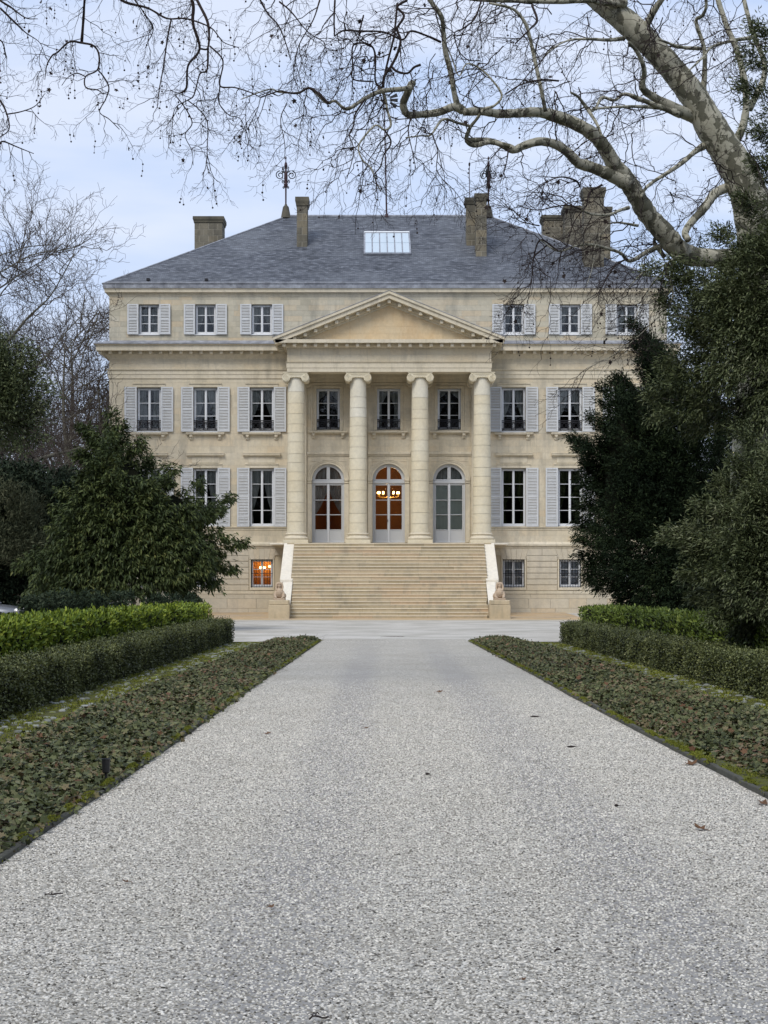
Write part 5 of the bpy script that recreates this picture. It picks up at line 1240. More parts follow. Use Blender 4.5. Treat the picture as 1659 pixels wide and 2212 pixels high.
def catmull(pts, per=6):
    pts = [np.array(p, float) for p in pts]; out = []
    q = [2 * pts[0] - pts[1]] + pts + [2 * pts[-1] - pts[-2]]
    for i in range(1, len(q) - 2):
        for k in range(per):
            t = k / per; a, b_, c, d = q[i - 1], q[i], q[i + 1], q[i + 2]
            out.append(0.5 * ((2 * b_) + (-a + c) * t + (2 * a - 5 * b_ + 4 * c - d) * t * t + (-a + 3 * b_ - 3 * c + d) * t ** 3))
    out.append(pts[-1]); return out
def limb(parent, pts, name='limb', m='bark', n=14, knob=0.07):
    """pts: (x,y,z,r)"""
    c = catmull(pts, 6); g = MB(); rad = [max(0.004, q[3] * (1 + random.uniform(-knob, knob))) for q in c]; g.tube([q[:3] for q in c], rad, n); g.build(name, M[m], parent, smooth=True); return c
def along(S, c, every, len0, r0, P_, dirbias=(0, 0, 0), start=0.0, rmaxfrac=0.5):
    acc = 0; tot = len(c)
    for i in range(1, tot):
        a, b_ = c[i - 1][:3], c[i][:3]; L_ = np.linalg.norm(b_ - a); acc += L_
        if i / tot < start: continue
        while acc > every:
            acc -= every * random.uniform(0.6, 1.5); t = random.random(); d = (b_ - a) / (L_ + 1e-9); s_ = rvec(); s_ = s_ - d * s_.dot(d) * 0.8 + d * 0.35 + np.array(dirbias)
            shoot(S, a + (b_ - a) * t, s_, len0 * random.uniform(0.5, 1.3), min(r0 * random.uniform(0.7, 1.2), c[i][3] * rmaxfrac + 0.004), 0, P_)
def hang_balls(name, tips, n, parent, r=0.016, drop=0.10):
    V = []; Fc = []; g = MB(); t_ = random.sample(tips, min(n, len(tips)))
    for p in t_:
        k = random.choice((1, 1, 2, 2, 3)); q = np.array(p)
        for j in range(k):
            q2 = q + np.array([random.uniform(-.02, .02), random.uniform(-.02, .02), -drop * random.uniform(0.6, 1.3)])
            g.tube([tuple(q), tuple(q2)], 0.0022, 3, cap=False); g.ball(tuple(q2), r * random.uniform(0.8, 1.2), 6, 4); q = q2
    return g.build(name, M['twig'], parent, kind='stuff')
def cling_leaves(tips, n, parent, ln):
    t_ = np.array(random.sample(tips, min(n, len(tips)))); d = rng.normal(size=t_.shape) * 0.5 + np.array([0, 0, -1.0])
    return leaves('withered_leaves', M['twig'], t_, d, rand_unit(len(t_)), ln, 1.0, 'plane', parent)

# ------------------------------------------------------------------ great plane tree on the right
def r3(x, y): return (1097.2 + .3386 * x, .3386 * y)
def r2(x, y): return (603.5 + .3638 * x, .3638 * y)
def rl(x, y): return (.43 * x, .43 * y)
def G(conv, sc, pts, D0, D1):
    out = []; n = len(pts)
    for i, (x, y, w_) in enumerate(pts):
        D = D0 + (D1 - D0) * i / (n - 1); a, b_ = conv(x, y); out.append((xd(a, D), D, zd(b_, D), max(0.004, w_ * sc * D / F / 2)))
    return out
S2, S3, SL = .3638, .3386, .43
tree = thing('plane_tree', 'huge mottled plane tree with bare drooping limbs reaching over the drive from the right', 'tree', (7.6, 30, 0)); tree.location = (0, 0, 0)
TP = dict(step=[0.16, 0.105, 0.075, 0.05], zig=0.42, wob=0.16, grav=[-0.05, -0.05, -0.03, 0], prob=[0.66, 0.55, 0.30, 0], len=[1.6, 0.68, 0.25, 0.12], rad=[0.013, 0.0065, 0.0042, 0.003], rmin=0.0026, max=2, lift=-0.12)
S = Segs()
tr_ = G(r3, S3, [(1620, 2600, 330), (1610, 2300, 280), (1610, 1900, 265), (1600, 1600, 260), (1575, 1400, 255), (1540, 1250, 240), (1480, 1100, 230), (1390, 960, 200), (1290, 800, 195), (1200, 640, 172), (1080, 480, 160), (950, 330, 152), (800, 180, 160), (660, 60, 150), (560, -30, 150), (440, -150, 135), (330, -340, 115), (260, -600, 85), (230, -900, 50), (150, -1150, 14)], 30, 29.4)
tr_[0] = (tr_[0][0], 30, -0.1, 0.85); limb(tree, tr_, 'trunk', n=20, knob=0.03)
LIMBS = [
 # (conv, scale, pts, D0, D1, twig spacing)
 (r3, S3, [(1600, 1680, 120), (1500, 1660, 110), (1400, 1645, 112), (1200, 1640, 125), (1085, 1590, 140), (1000, 1490, 132), (900, 1380, 126), (830, 1270, 120), (760, 1150, 115), (685, 1060, 100), (620, 950, 92), (545, 860, 86), (430, 790, 80), (280, 735, 74), (180, 715, 62), (60, 722, 56), (-60, 725, 54), (-170, 710, 52), (-280, 715, 50)], 30, 27, .55),
 (r2, S2, [(1090, 655, 56), (1035, 635, 46), (940, 668, 44), (810, 682, 42), (757, 676, 42), (735, 620, 44), (757, 560, 44), (782, 505, 44), (797, 492, 34)], 27.1, 26.5, .5),
 (r2, S2, [(790, 515, 26), (735, 528, 30), (600, 543, 27), (500, 590, 24), (400, 648, 20), (330, 600, 16), (278, 610, 15), (180, 525, 11), (110, 550, 10), (0, 548, 9), (-60, 530, 8), (-230, 590, 6)], 26.5, 25.5, .28),
 (r3, S3, [(770, 1170, 110), (640, 1110, 80), (520, 1062, 72), (450, 1040, 66), (380, 970, 60), (300, 920, 56), (200, 903, 52), (100, 930, 50), (30, 958, 45), (-60, 915, 36), (-140, 895, 34), (-270, 895, 32)], 28.6, 27, .6),
 (r2, S2, [(1560, 845, 36), (1450, 862, 30), (1400, 890, 36), (1368, 868, 28), (1250, 845, 28), (1160, 862, 32), (1112, 830, 27), (1130, 762, 22), (1168, 712, 18), (1215, 650, 18), (1280, 625, 14), (1320, 562, 13), (1250, 460, 11), (1180, 400, 10), (1110, 380, 9), (1066, 450, 8), (1025, 345, 8), (1000, 290, 7)], 27.2, 26.6, .35),
 (r2, S2, [(1130, 748, 14), (1060, 730, 13), (970, 710, 12), (900, 800, 9), (840, 806, 7), (750, 818, 6)], 26.9, 26.2, .35),
 (r2, S2, [(1065, 650, 40), (1040, 560, 32), (1018, 430, 33), (985, 300, 31), (975, 200, 28), (962, 100, 28), (900, 10, 28), (860, -60, 28), (800, -180, 25)], 27.1, 26, .4),
 (r3, S3, [(240, 712, 28), (212, 570, 25), (160, 330, 23), (120, 170, 22), (60, 80, 20), (0, 45, 17), (-120, 20, 14)], 27.3, 26.5, .4),
 (r3, S3, [(1190, 750, 80), (1110, 715, 72), (940, 625, 52), (860, 560, 44), (870, 450, 30), (830, 340, 26), (770, 270, 20)], 29.8, 28.5, .4),
 (r3, S3, [(1100, 730, 50), (990, 690, 34), (900, 655, 30), (750, 600, 22), (680, 640, 20), (600, 622, 18), (560, 690, 18), (515, 700, 26), (450, 620, 18), (400, 590, 14)], 29.3, 27.8, .3),
 (r3, S3, [(990, 690, 26), (850, 680, 20), (700, 682, 16), (540, 695, 14)], 29.3, 27.9, .35),
 (r3, S3, [(510, 700, 22), (565, 785, 20), (600, 870, 16)], 27.9, 27.7, .4),
 (r3, S3, [(1480, 1150, 80), (1400, 1195, 66), (1320, 1235, 60), (1250, 1330, 54), (1160, 1430, 46), (1130, 1490, 44), (1150, 1530, 40)], 30, 29, .4),
 (r3, S3, [(1250, 930, 50), (1190, 970, 34), (1090, 1055, 28), (900, 1180, 22), (850, 1255, 16)], 29.8, 28.4, .3),
 (r3, S3, [(1010, 1555, 44), (900, 1600, 30), (780, 1665, 26), (720, 1615, 20), (650, 1590, 20), (530, 1560, 16), (430, 1570, 13), (320, 1602, 11), (205, 1530, 7)], 29.3, 27.6, .22),
 (r3, S3, [(770, 1325, 26), (720, 1340, 20), (640, 1370, 17), (530, 1366, 13), (470, 1340, 9)], 28.6, 27.6, .25),
 (r3, S3, [(880, 170, 50), (910, 110, 44), (950, 40, 40), (1000, -30, 36), (1060, -140, 30)], 29.5, 28.5, .35),
 (r3, S3, [(1245, 600, 40), (1255, 450, 32), (1250, 300, 28), (1200, 140, 24), (1240, 100, 22), (1265, 40, 20), (1260, -60, 20)], 29.8, 28.8, .35),
 (r3, S3, [(1420, 960, 60), (1500, 800, 50), (1520, 600, 44), (1470, 350, 38), (1390, 150, 34), (1330, -40, 30)], 30, 30, .4),
 (r3, S3, [(1540, 700, 44), (1640, 450, 36), (1560, 200, 30), (1500, -30, 26)], 30.6, 31, .4),
 (r3, S3, [(740, 245, 30), (640, 255, 22), (530, 250, 17), (400, 255, 13), (300, 300, 9), (220, 370, 7)], 29.5, 28, .22),
 (r3, S3, [(1230, 310, 26), (1100, 300, 20), (960, 250, 14)], 29.8, 29, .3),
 (r3, S3, [(1560, 240, 26), (1430, 260, 22), (1300, 300, 18), (1250, 360, 14), (1150, 455, 10)], 30.3, 29, .3),
 (r3, S3, [(750, 20, 60), (600, 15, 40), (520, 3, 34), (300, 8, 34), (0, 4, 26), (-180, 0, 22), (-260, -10, 20)], 29.4, 27.5, .3),
 (r2, S2, [(760, 0, 12), (700, 40, 12), (740, 95, 12), (700, 170, 12), (720, 240, 12), (700, 320, 12), (660, 400, 13), (625, 450, 13), (615, 520, 14)], 26.3, 26.4, .22),
 (r2, S2, [(700, 20, 10), (690, 130, 10), (680, 220, 10), (640, 380, 10), (615, 500, 10)], 26.6, 26.5, .25),
 (r2, S2, [(960, 250, 12), (870, 210, 10), (780, 185, 10), (730, 235, 8), (620, 190, 8), (480, 185, 9), (380, 182, 8), (330, 215, 5)], 26.7, 26, .2),
 (r2, S2, [(610, 525, 12), (570, 480, 9), (570, 330, 9), (535, 265, 9), (440, 268, 8), (435, 390, 7), (440, 470, 7), (560, 485, 7)], 26.4, 26, .22),
 (r2, S2, [(600, 535, 14), (625, 570, 13), (640, 650, 12), (662, 740, 11), (625, 772, 10), (570, 745, 9), (490, 830, 9), (470, 880, 8), (490, 945, 7), (545, 1000, 7), (575, 1080, 6), (595, 1125, 5)], 26.4, 25.9, .18),
 (r2, S2, [(625, 772, 8), (660, 830, 8), (655, 870, 8), (620, 920, 6), (600, 990, 6), (560, 1040, 5), (560, 1080, 4)], 26, 25.9, .2),
 (r2, S2, [(500, 600, 10), (450, 680, 8), (440, 750, 7), (415, 800, 6), (440, 880, 5), (430, 960, 4), (400, 1060, 4)], 26.2, 25.6, .18),
 (r2, S2, [(670, 400, 12), (700, 425, 11), (760, 435, 10), (800, 400, 11), (838, 385, 13)], 26.3, 26.1, .3),
 (r2, S2, [(1200, 0, 9), (1160, 110, 8), (1090, 170, 7), (1040, 200, 6), (1065, 300, 5), (1120, 355, 5), (1190, 360, 5)], 27, 26.5, .2),
 (r2, S2, [(330, 0, 10), (325, 120, 8), (328, 215, 7)], 26, 26, .16), (r2, S2, [(240, 0, 8), (200, 120, 6), (120, 260, 5), (80, 400, 4)], 26, 25.6, .15), (r2, S2, [(500, 90, 8), (470, 210, 6)], 26, 26, .2), 
 (r2, S2, [(0, 10, 8), (70, 70, 7), (170, 190, 5), (270, 260, 4), (230, 350, 4)], 26, 25.6, .15),
 (r2, S2, [(1500, 30, 12), (1530, 120, 11), (1490, 170, 9), (1400, 260, 6)], 27.2, 26.8, .3), (r2, S2, [(1659, 480, 9), (1560, 475, 9), (1440, 500, 7), (1340, 560, 7)], 27, 26.8, .25),
 (r2, S2, [(780, 700, 8), (765, 780, 6), (790, 900, 4), (810, 1000, 3)], 26.6, 26.2, .14), (r2, S2, [(910, 800, 7), (940, 900, 5), (935, 1010, 4), (1000, 1100, 3)], 26.4, 26, .14), (r2, S2, [(1360, 890, 8), (1345, 980, 5), (1310, 1090, 3)], 27, 26.6, .14),
 (r3, S3, [(830, 1440, 20), (700, 1420, 12), (640, 1440, 8), (560, 1560, 5), (540, 1700, 4), (500, 1830, 3)], 28.6, 27.4, .14),
 (r3, S3, [(320, 1602, 9), (210, 1530, 8), (165, 1640, 7), (150, 1800, 5), (120, 1950, 3)], 27.8, 27.4, .14),
 (r3, S3, [(1000, 1640, 30), (940, 1560, 24), (935, 1520, 20)], 29.4, 29.2, .25), (r3, S3, [(760, 1650, 10), (690, 1690, 8), (640, 1760, 6), (560, 1900, 4)], 28.3, 27.6, .14),
 (r3, S3, [(460, 1190, 10), (430, 1150, 9), (330, 1130, 7), (220, 1180, 5), (120, 1260, 4)], 27.8, 27.2, .15), (r3, S3, [(480, 1340, 10), (390, 1310, 8), (300, 1320, 6), (180, 1340, 5), (60, 1310, 4)], 27.8, 27.2, .14),
 (r3, S3, [(600, 1180, 12), (520, 1230, 9), (500, 1310, 7), (420, 1420, 5), (380, 1560, 5)], 28, 27.4, .16), (r3, S3, [(200, 1440, 7), (150, 1430, 6), (60, 1400, 4), (0, 1300, 3)], 27.6, 27.1, .14),
 (r3, S3, [(1080, 1640, 22), (980, 1700, 12), (860, 1740, 8), (760, 1850, 5)], 29.2, 28.2, .16), (r3, S3, [(1040, 1690, 18), (930, 1800, 10), (850, 1950, 6), (800, 2080, 4)], 29.2, 28.2, .2),
 (r3, S3, [(1000, 1700, 14), (1050, 1900, 8), (900, 2080, 5), (700, 2250, 4), (500, 2350, 3)], 29, 27.8, .2),
]
def carry_on(pts):
    # limbs that leave the view at the top go on and taper away
    for rev in (False, True):
        q = pts[::-1] if rev else pts
        if q[-1][1] < -5 and q[0][2] >= q[-1][2] * (0.9 if not rev else 1e9):
            (x0, y0, w0), (x1, y1, w1) = q[-2], q[-1]; L_ = math.hypot(x1 - x0, y1 - y0); dx, dy = (x1 - x0) / L_, (y1 - y0) / L_
            pts = pts + [(x1 + dx * 130 + 25, y1 + dy * 130, w1 * 0.7), (x1 + dx * 280 - 20, y1 + dy * 280, w1 * 0.4), (x1 + dx * 420 + 20, y1 + dy * 420, w1 * 0.1)]
    return pts
for conv, sc, pts, D0, D1, ev in LIMBS:
    pts = carry_on(pts)
    if pts[0][2] * sc < 6: pts = [(a, b_, w_ * 1.3) for a, b_, w_ in pts]
    c = limb(tree, G(conv, sc, pts, D0, D1), n=12 if pts[0][2] > 25 else 7, m='bark' if pts[0][2] > 16 else 'twig')
    along(S, c, ev * 1.2, 1.25, 0.013, TP, dirbias=(-0.25, -0.1, -0.2))
# more shoots from the hidden upper crown, so that the whole top of the view is veiled
for k in range(70):
    xq = random.uniform(900, 1700); yq = random.uniform(-60, 420) if xq > 1250 else random.uniform(-80, 200); Dq = random.uniform(26, 33)
    p = np.array(P3(xq, yq, Dq)); d = rvec() + np.array([-0.5, 0, -0.25]); shoot(S, p, d, random.uniform(1.2, 2.4), 0.013, 0, TP)
for k in range(8):
    xq = random.uniform(560, 960); yq = random.uniform(-80, 130); Dq = random.uniform(25, 27); p = np.array(P3(xq, yq, Dq)); shoot(S, p, rvec() * 0.5 + np.array([-0.4, 0, -0.6]), random.uniform(0.8, 1.7), 0.010, 0, TP)
for k in range(10):
    xq = random.uniform(1130, 1480); yq = random.uniform(480, 620); Dq = random.uniform(27, 29); p = np.array(P3(xq, yq, Dq)); shoot(S, p, rvec() * 0.6 + np.array([-0.3, 0, -0.7]), random.uniform(0.8, 1.6), 0.008, 0, TP)
S.build('twigs', M['twig'], tree)
hang_balls('seed_balls', S.tips, 300, tree); cling_leaves(S.tips, 100, tree, 0.085)

# ------------------------------------------------------------------ second plane tree, its boughs hanging in from above on the left
tree2 = thing('plane_tree', 'plane tree whose thin dark boughs hang into the sky from the upper left', 'tree', (-11.5, 20, 0)); tree2.location = (0, 0, 0)
S = Segs(); DL = 21.0
LT = limb(tree2, [(-11.5, 20, -0.1, .55), (-11.2, 20, 3, .42), (-10.4, 20.2, 6.5, .36), (-8.4, 20.6, 9.8, .28), (-6, 21, 10.6, .17), (-3.2, 21, 10.75, .11), (-0.5, 21.2, 10.6, .06), (1.2, 21.4, 10.3, .02)], 'trunk', n=16)
LG = [
 [(440, -120, 12), (425, 0, 10), (420, 80, 11), (410, 215, 13)], [(410, 215, 10), (350, 210, 8), (290, 262, 7), (262, 280, 7), (235, 330, 5), (225, 400, 3)],
 [(410, 215, 10), (470, 230, 8), (497, 275, 8), (490, 350, 7), (430, 385, 6), (432, 440, 6), (490, 452, 5), (520, 475, 4)], [(490, 350, 6), (520, 385, 6), (547, 440, 6), (530, 500, 5), (500, 562, 4), (550, 600, 4), (600, 650, 3)],
 [(430, 385, 5), (385, 368, 5), (340, 390, 3), (310, 430, 3)], [(560, -100, 12), (610, 0, 12), (740, 40, 9), (820, 85, 8), (860, 95, 7), (940, 95, 7), (1060, 140, 6), (1120, 210, 4), (1200, 240, 3)],
 [(860, 95, 7), (840, 200, 7), (820, 340, 6), (800, 450, 5), (790, 540, 3)], [(930, -60, 14), (970, 20, 14), (970, 120, 13), (1003, 245, 11), (945, 330, 9), (937, 440, 9), (910, 465, 7)], [(1003, 245, 8), (1045, 238, 8), (1045, 120, 12), (1000, 20, 12), (960, -60, 12)],
 [(1045, 240, 9), (1040, 350, 8), (1005, 370, 6), (985, 440, 6), (970, 485, 6), (940, 505, 5), (880, 545, 4), (865, 640, 3), (855, 720, 3)], [(1055, 232, 7), (1110, 285, 7), (1120, 330, 6), (1105, 430, 7), (1180, 440, 6), (1260, 465, 5), (1310, 490, 4)],
 [(1105, 430, 6), (1100, 515, 5), (1150, 578, 4), (1210, 600, 3), (1250, 700, 2)], [(882, 480, 5), (935, 550, 5), (965, 620, 5), (930, 680, 4), (965, 760, 3), (970, 830, 3)], [(945, 505, 5), (1000, 550, 5), (1040, 610, 5), (1043, 700, 4), (1035, 830, 3), (1015, 880, 3)],
 [(0, 40, 9), (80, 118, 8), (130, 165, 5), (200, 215, 3), (230, 290, 2)], [(-60, 150, 8), (10, 210, 6), (30, 290, 4)], [(-80, 420, 10), (0, 505, 9), (35, 575, 7), (45, 650, 5), (0, 690, 4)], [(30, 575, 6), (110, 560, 5), (180, 530, 4), (225, 470, 3)],
 [(-60, 680, 8), (20, 710, 7), (90, 740, 5), (170, 772, 3)], [(-40, -40, 10), (60, 40, 7), (130, 90, 5), (190, 95, 3)],
 [(1280, -60, 9), (1340, 60, 7), (1400, 130, 6), (1440, 230, 5), (1460, 300, 4)], [(1310, 490, 5), (1400, 458, 7), (1440, 465, 8), (1500, 468, 9), (1550, 442, 10), (1600, 470, 11), (1650, 520, 12)], [(1310, 490, 3), (1290, 560, 3), (1250, 640, 3), (1260, 720, 2)],
 [(640, -60, 8), (720, 60, 5), (770, 140, 4), (740, 220, 3)], [(1440, 520, 5), (1410, 600, 4), (1430, 720, 3), (1430, 800, 2)],
]
TP2 = dict(TP); TP2['step'] = [0.11, 0.075, 0.05, 0.04]; TP2['len'] = [0.75, 0.34, 0.13, 0.1]; TP2['rad'] = [0.006, 0.0038, 0.0028, 0.002]; TP2['rmin'] = 0.0018; TP2['prob'] = [0.8, 0.6, 0.2, 0]
for k, pts in enumerate(LG):
    pts = [(a, b_, w_ * 1.2) for a, b_, w_ in pts]; g3 = G(rl, SL, pts, DL + 0.3 * math.sin(k * 2.1), DL + 0.4 * math.cos(k * 1.7))
    for e_ in (0, -1):      # boughs entering from above spring from the great limb
        if pts[e_][1] < -20 or (pts[e_][0] < -30 and e_ == 0):
            p0 = np.array(g3[e_]); j = min(range(12, len(LT) - 3), key=lambda i_: np.linalg.norm(LT[i_][:3] - p0[:3])); a0 = LT[j]; mid = (p0[:3] + a0[:3]) / 2 + np.array([-.25, 0, .15])
            ext = [(*a0[:3], max(p0[3] * 1.6, 0.03)), (*mid, p0[3] * 1.3)]; g3 = ext + g3 if e_ == 0 else g3 + ext[::-1]
    c = limb(tree2, g3, 'bough', 'twig', 7)
    along(S, c, 0.125, 0.62, 0.006, TP2, dirbias=(0, 0, -0.25))
S.build('twigs', M['twig'], tree2); hang_balls('seed_balls', S.tips, 190, tree2, 0.013, 0.08); cling_leaves(S.tips, 55, tree2, 0.06)

# ------------------------------------------------------------------ bare trees left of the house
def bare_tree(label, base, hgt, trunk_r, n_main, prm, lean=(0, 0), seed=1, spread=0.6, mt='twig_far', z0=0.25, group=None, balls=0, upto=1.0):
    random.seed(seed); t = thing('bare_tree', label, 'tree', base, group); t.location = (0, 0, 0); S = Segs(); b_ = np.array(base, float)
    pts = [(b_[0], b_[1], -0.1, trunk_r * 1.3)] + [(b_[0] + lean[0] * q + random.uniform(-.2, .2), b_[1] + lean[1] * q, hgt * q * 0.8, max(0.03, trunk_r * (1 - 0.97 * q))) for q in (0.1, 0.3, 0.5, 0.75, 1.0)]
    c = limb(t, pts, 'trunk', 'grey_bark', 10); L_ = len(c)
    for k in range(n_main):
        q = z0 + (0.98 - z0) * (k + random.random()) / n_main; i = min(L_ - 1, int(q * L_)); p = c[i]; a = random.uniform(0, 2 * math.pi)
        d = np.array([math.cos(a) * spread, math.sin(a) * spread, 0.65]); ln = hgt * (0.42 - 0.2 * q) * random.uniform(0.7, 1.2); m_ = 5; lp = [(p[0], p[1], p[2], p[3] * 0.55)]; pos = p[:3].copy(); dd = d / np.linalg.norm(d)
        for s_ in range(m_): dd = dd + rvec() * 0.28 + np.array([0, 0, 0.06]); dd /= np.linalg.norm(dd); pos = pos + dd * ln / m_; lp.append((*pos, max(prm['rad'][0], p[3] * 0.55 * (1 - (s_ + 1) / m_))))
        c2 = limb(t, lp, 'limb', 'grey_bark', 6); along(S, c2, prm['every'], prm['len'][0], prm['rad'][0], prm, dirbias=(0, 0, 0.25), rmaxfrac=0.8)
    S.build('twigs', M[mt], t)
    if balls: hang_balls('seed_balls', S.tips, balls, t, 0.03, 0.2)
    return t
FP = dict(step=[0.5, 0.32, 0.22, 0.2], zig=0.32, wob=0.15, grav=[0.03, 0.02, 0, 0], prob=[0.85, 0.7, 0.0, 0], len=[3.4, 1.6, 0.7, 0.4], rad=[0.030, 0.016, 0.011, 0.01], rmin=0.0075, max=2, lift=0.15, every=0.55)
gt = 'bare trees left of the house'
NP = dict(FP); NP['every'] = 0.34; NP['rad'] = [0.026, 0.014, 0.010, .01]; NP['step'] = [0.4, 0.26, 0.2, 0.2]
bare_tree('bare tree standing at the very left edge with a spread twiggy crown', (-18.8, 72, 0), 23, 0.45, 26, NP, (0.4, 0), 3, 0.95, 'twig_far', group=gt, balls=60)
bare_tree('bare tree with dense upright twigs between the left edge and the house', (-17.6, 86, 0), 19, 0.3, 18, FP, (-0.3, 0), 33, 0.6, group=gt)
bare_tree('pale bare tree rising just beside the left wall of the house', (-16.6, 92, 0), 17, 0.40, 22, FP, (-0.6, 0), 5, 0.8, group=gt)
bare_tree('bare tree behind and between the two nearer left trees', (-21.5, 104, 0), 23, 0.4, 24, FP, (0.5, 0), 8, 0.8, group=gt)
bare_tree('bare tree with fine dark twigs low at the left edge of the view', (-20.6, 80, 0), 16, 0.3, 20, NP, (0.2, 0), 44, 0.9, 'twig', group=gt)
bare_tree('thin bare tree near the left wall with upright shoots', (-18.2, 98, 0), 15, 0.25, 18, NP, (0.1, 0), 51, 0.7, 'twig', group=gt)
bare_tree('slender distant bare tree low in the gap left of the house', (-19.0, 120, 0), 15, 0.3, 16, FP, (0.3, 0), 12, 0.7, group=gt)
bare_tree('distant bare tree behind the dark evergreen at the left edge', (-26.5, 112, 0), 20, 0.4, 18, FP, (0.3, 0), 15, 0.8, group=gt)
bare_tree('bare tree beyond the right end of the house behind the evergreens', (20.5, 96, 0), 17, 0.35, 16, FP, (0.3, 0), 18, 0.8)
# outlying thin shoots in front of the house corner
random.seed(21)
# ------------------------------------------------------------------ evergreen shrubs and trees
def bush(name, label, cat, poly, D, ncl, nleaf, ln, asp, m, thick, tmax, centre, reach, spread=0.8, droop=0.2, tmpl='blade', trunks=(), coredepth=None, gap=0.0, updir=0.0, group=None, surf=0.55, coreshrink=0.8, boughs=(), bw=(26, 6), nbc=70, inner=0, inset=None):
    t = thing(name, label, cat, (xd(centre[0], D), D, 0), group); t.location = (0, 0, 0)
    C, d = fill(poly, D, ncl, thick, tmax, inset=((bw[0] if inset is None else inset) if len(boughs) else 0), surf=surf); c0 = np.array([xd(centre[0], D), D, zd(centre[1], D)])
    O = norm(C - c0) + rng.normal(size=C.shape) * 0.35 + np.array([0, 0, updir])
    if gap > 0:   # thin out by a lumpy field, leaving hollows
        f_ = np.sin(C[:, 0] * 2.3 + 1.7 * np.sin(C[:, 2] * 1.9)) * np.sin(C[:, 2] * 2.7 + 1.3 * np.sin(C[:, 0] * 1.1 + C[:, 1])) ; k = (f_ < 1 - gap) | (rng.random(len(C)) < 0.25); C, O = C[k], O[k]
    bl = list(boughs)
    if inner:
        q, _ = fill(poly, D, inner, thick, tmax, surf=1.0)
        for p_ in q: bl.append(p_)
    CB = []; OB = []
    for b_ in bl:
        if len(b_) == 2: tip = np.array([xd(b_[0][0], D), D + rng.normal() * 0.25 * tmax * D / F, zd(b_[0][1], D)]); bs = np.array([xd(b_[1][0], D), D, zd(b_[1][1], D)]); nn_b = nbc
        else: tip = np.array(b_); bs = tip * 0.45 + c0 * 0.55; nn_b = nbc // 2
        ax = tip - bs; L0 = np.linalg.norm(ax); ax /= L0; t_ = rng.random(nn_b) ** 0.85; wq = (bw[0] * (1 - t_) + bw[1] * t_) * D / F
        up_ = np.array([0, 0, 1.0]); off = rng.normal(size=(nn_b, 3)) * wq[:, None] * 0.55; bend = np.sin(t_ * np.pi)[:, None] * up_ * L0 * 0.06
        CB.append(bs + ax * (t_ * L0)[:, None] + off + bend); OB.append(np.tile(ax, (nn_b, 1)) + norm(off) * 0.55 + rng.normal(size=(nn_b, 3)) * 0.2)
    if CB: C = np.concatenate([C] + CB); O = np.concatenate([O] + OB)
    P, Dr, U, L_ = sprays(C, O, nleaf, reach, ln, spread, droop)
    k = P[:, 2] > 0.02; leaves('foliage', m, P[k], Dr[k], U[k], L_[k], asp, tmpl, t)
    if coredepth: poly_core('shaded_core', poly, D, 0.55 * tmax * D / F, M['core'], t, coreshrink)
    S = Segs()
    for (pts, r0) in trunks:
        q = [(xd(x, D), D, zd(y, D), r0 * (1 - 0.8 * i / (len(pts) - 1))) for i, (x, y) in enumerate(pts)]; limb(t, q, 'trunk', 'grey_bark', 8)
    return t, C, O
SH = [(238, 900), (262, 915), (268, 936), (309, 956), (296, 975), (322, 995), (312, 1010), (372, 1019), (377, 1043), (395, 1062), (437, 1045), (492, 1076), (478, 1106), (452, 1132), (482, 1156), (522, 1176), (496, 1203), (503, 1230), (480, 1263), (440, 1278), (422, 1306), (390, 1296), (353, 1307), (300, 1318), (223, 1318), (62, 1314), (66, 1238), (40, 1222), (84, 1199), (117, 1146), (126, 1104), (140, 1070), (178, 1034), (175, 1000), (194, 980), (176, 958), (205, 950), (184, 924), (216, 905)]
bush('evergreen_shrub', 'large glossy evergreen shrub with drooping leaves left of the steps', 'shrub', SH, 55, 3600, 14, 0.175, 0.29, M['shrub_leaf'], 22, 110, (265, 1190), 0.30, 0.6, 1.0, 'blade',
     trunks=[([(290, 1362), (285, 1250), (262, 1080), (240, 930)], 0.10), ([(300, 1362), (350, 1240), (420, 1150)], 0.07), ([(260, 1362), (190, 1240), (130, 1200)], 0.07), ([(330, 1362), (318, 1270), (300, 1150)], 0.06)], coredepth=1.3, gap=0.25, updir=0.0, coreshrink=0.62, bw=(20, 4), nbc=55, inner=30, inset=38, boughs=[((240, 898), (255, 1010)), ((207, 950), (245, 1020)), ((184, 925), (235, 985)), ((309, 958), (268, 1020)), ((322, 995), (270, 1050)), ((376, 1018), (300, 1090)), ((372, 1045), (310, 1110)), ((437, 1045), (360, 1120)), ((491, 1077), (400, 1140)), ((470, 1106), (390, 1160)), ((482, 1158), (400, 1180)), ((523, 1174), (420, 1200)), ((503, 1230), (410, 1220)), ((482, 1264), (390, 1240)), ((420, 1300), (360, 1240)), ((40, 1220), (140, 1230)), ((84, 1198), (160, 1200)), ((66, 1300), (150, 1270)), ((117, 1146), (190, 1160)), ((126, 1104), (200, 1120)), ((142, 1068), (215, 1090)), ((178, 1034), (225, 1070)), ((176, 985), (230, 1020)), ((262, 925), (255, 1000)), ((200, 1000), (240, 1060))])
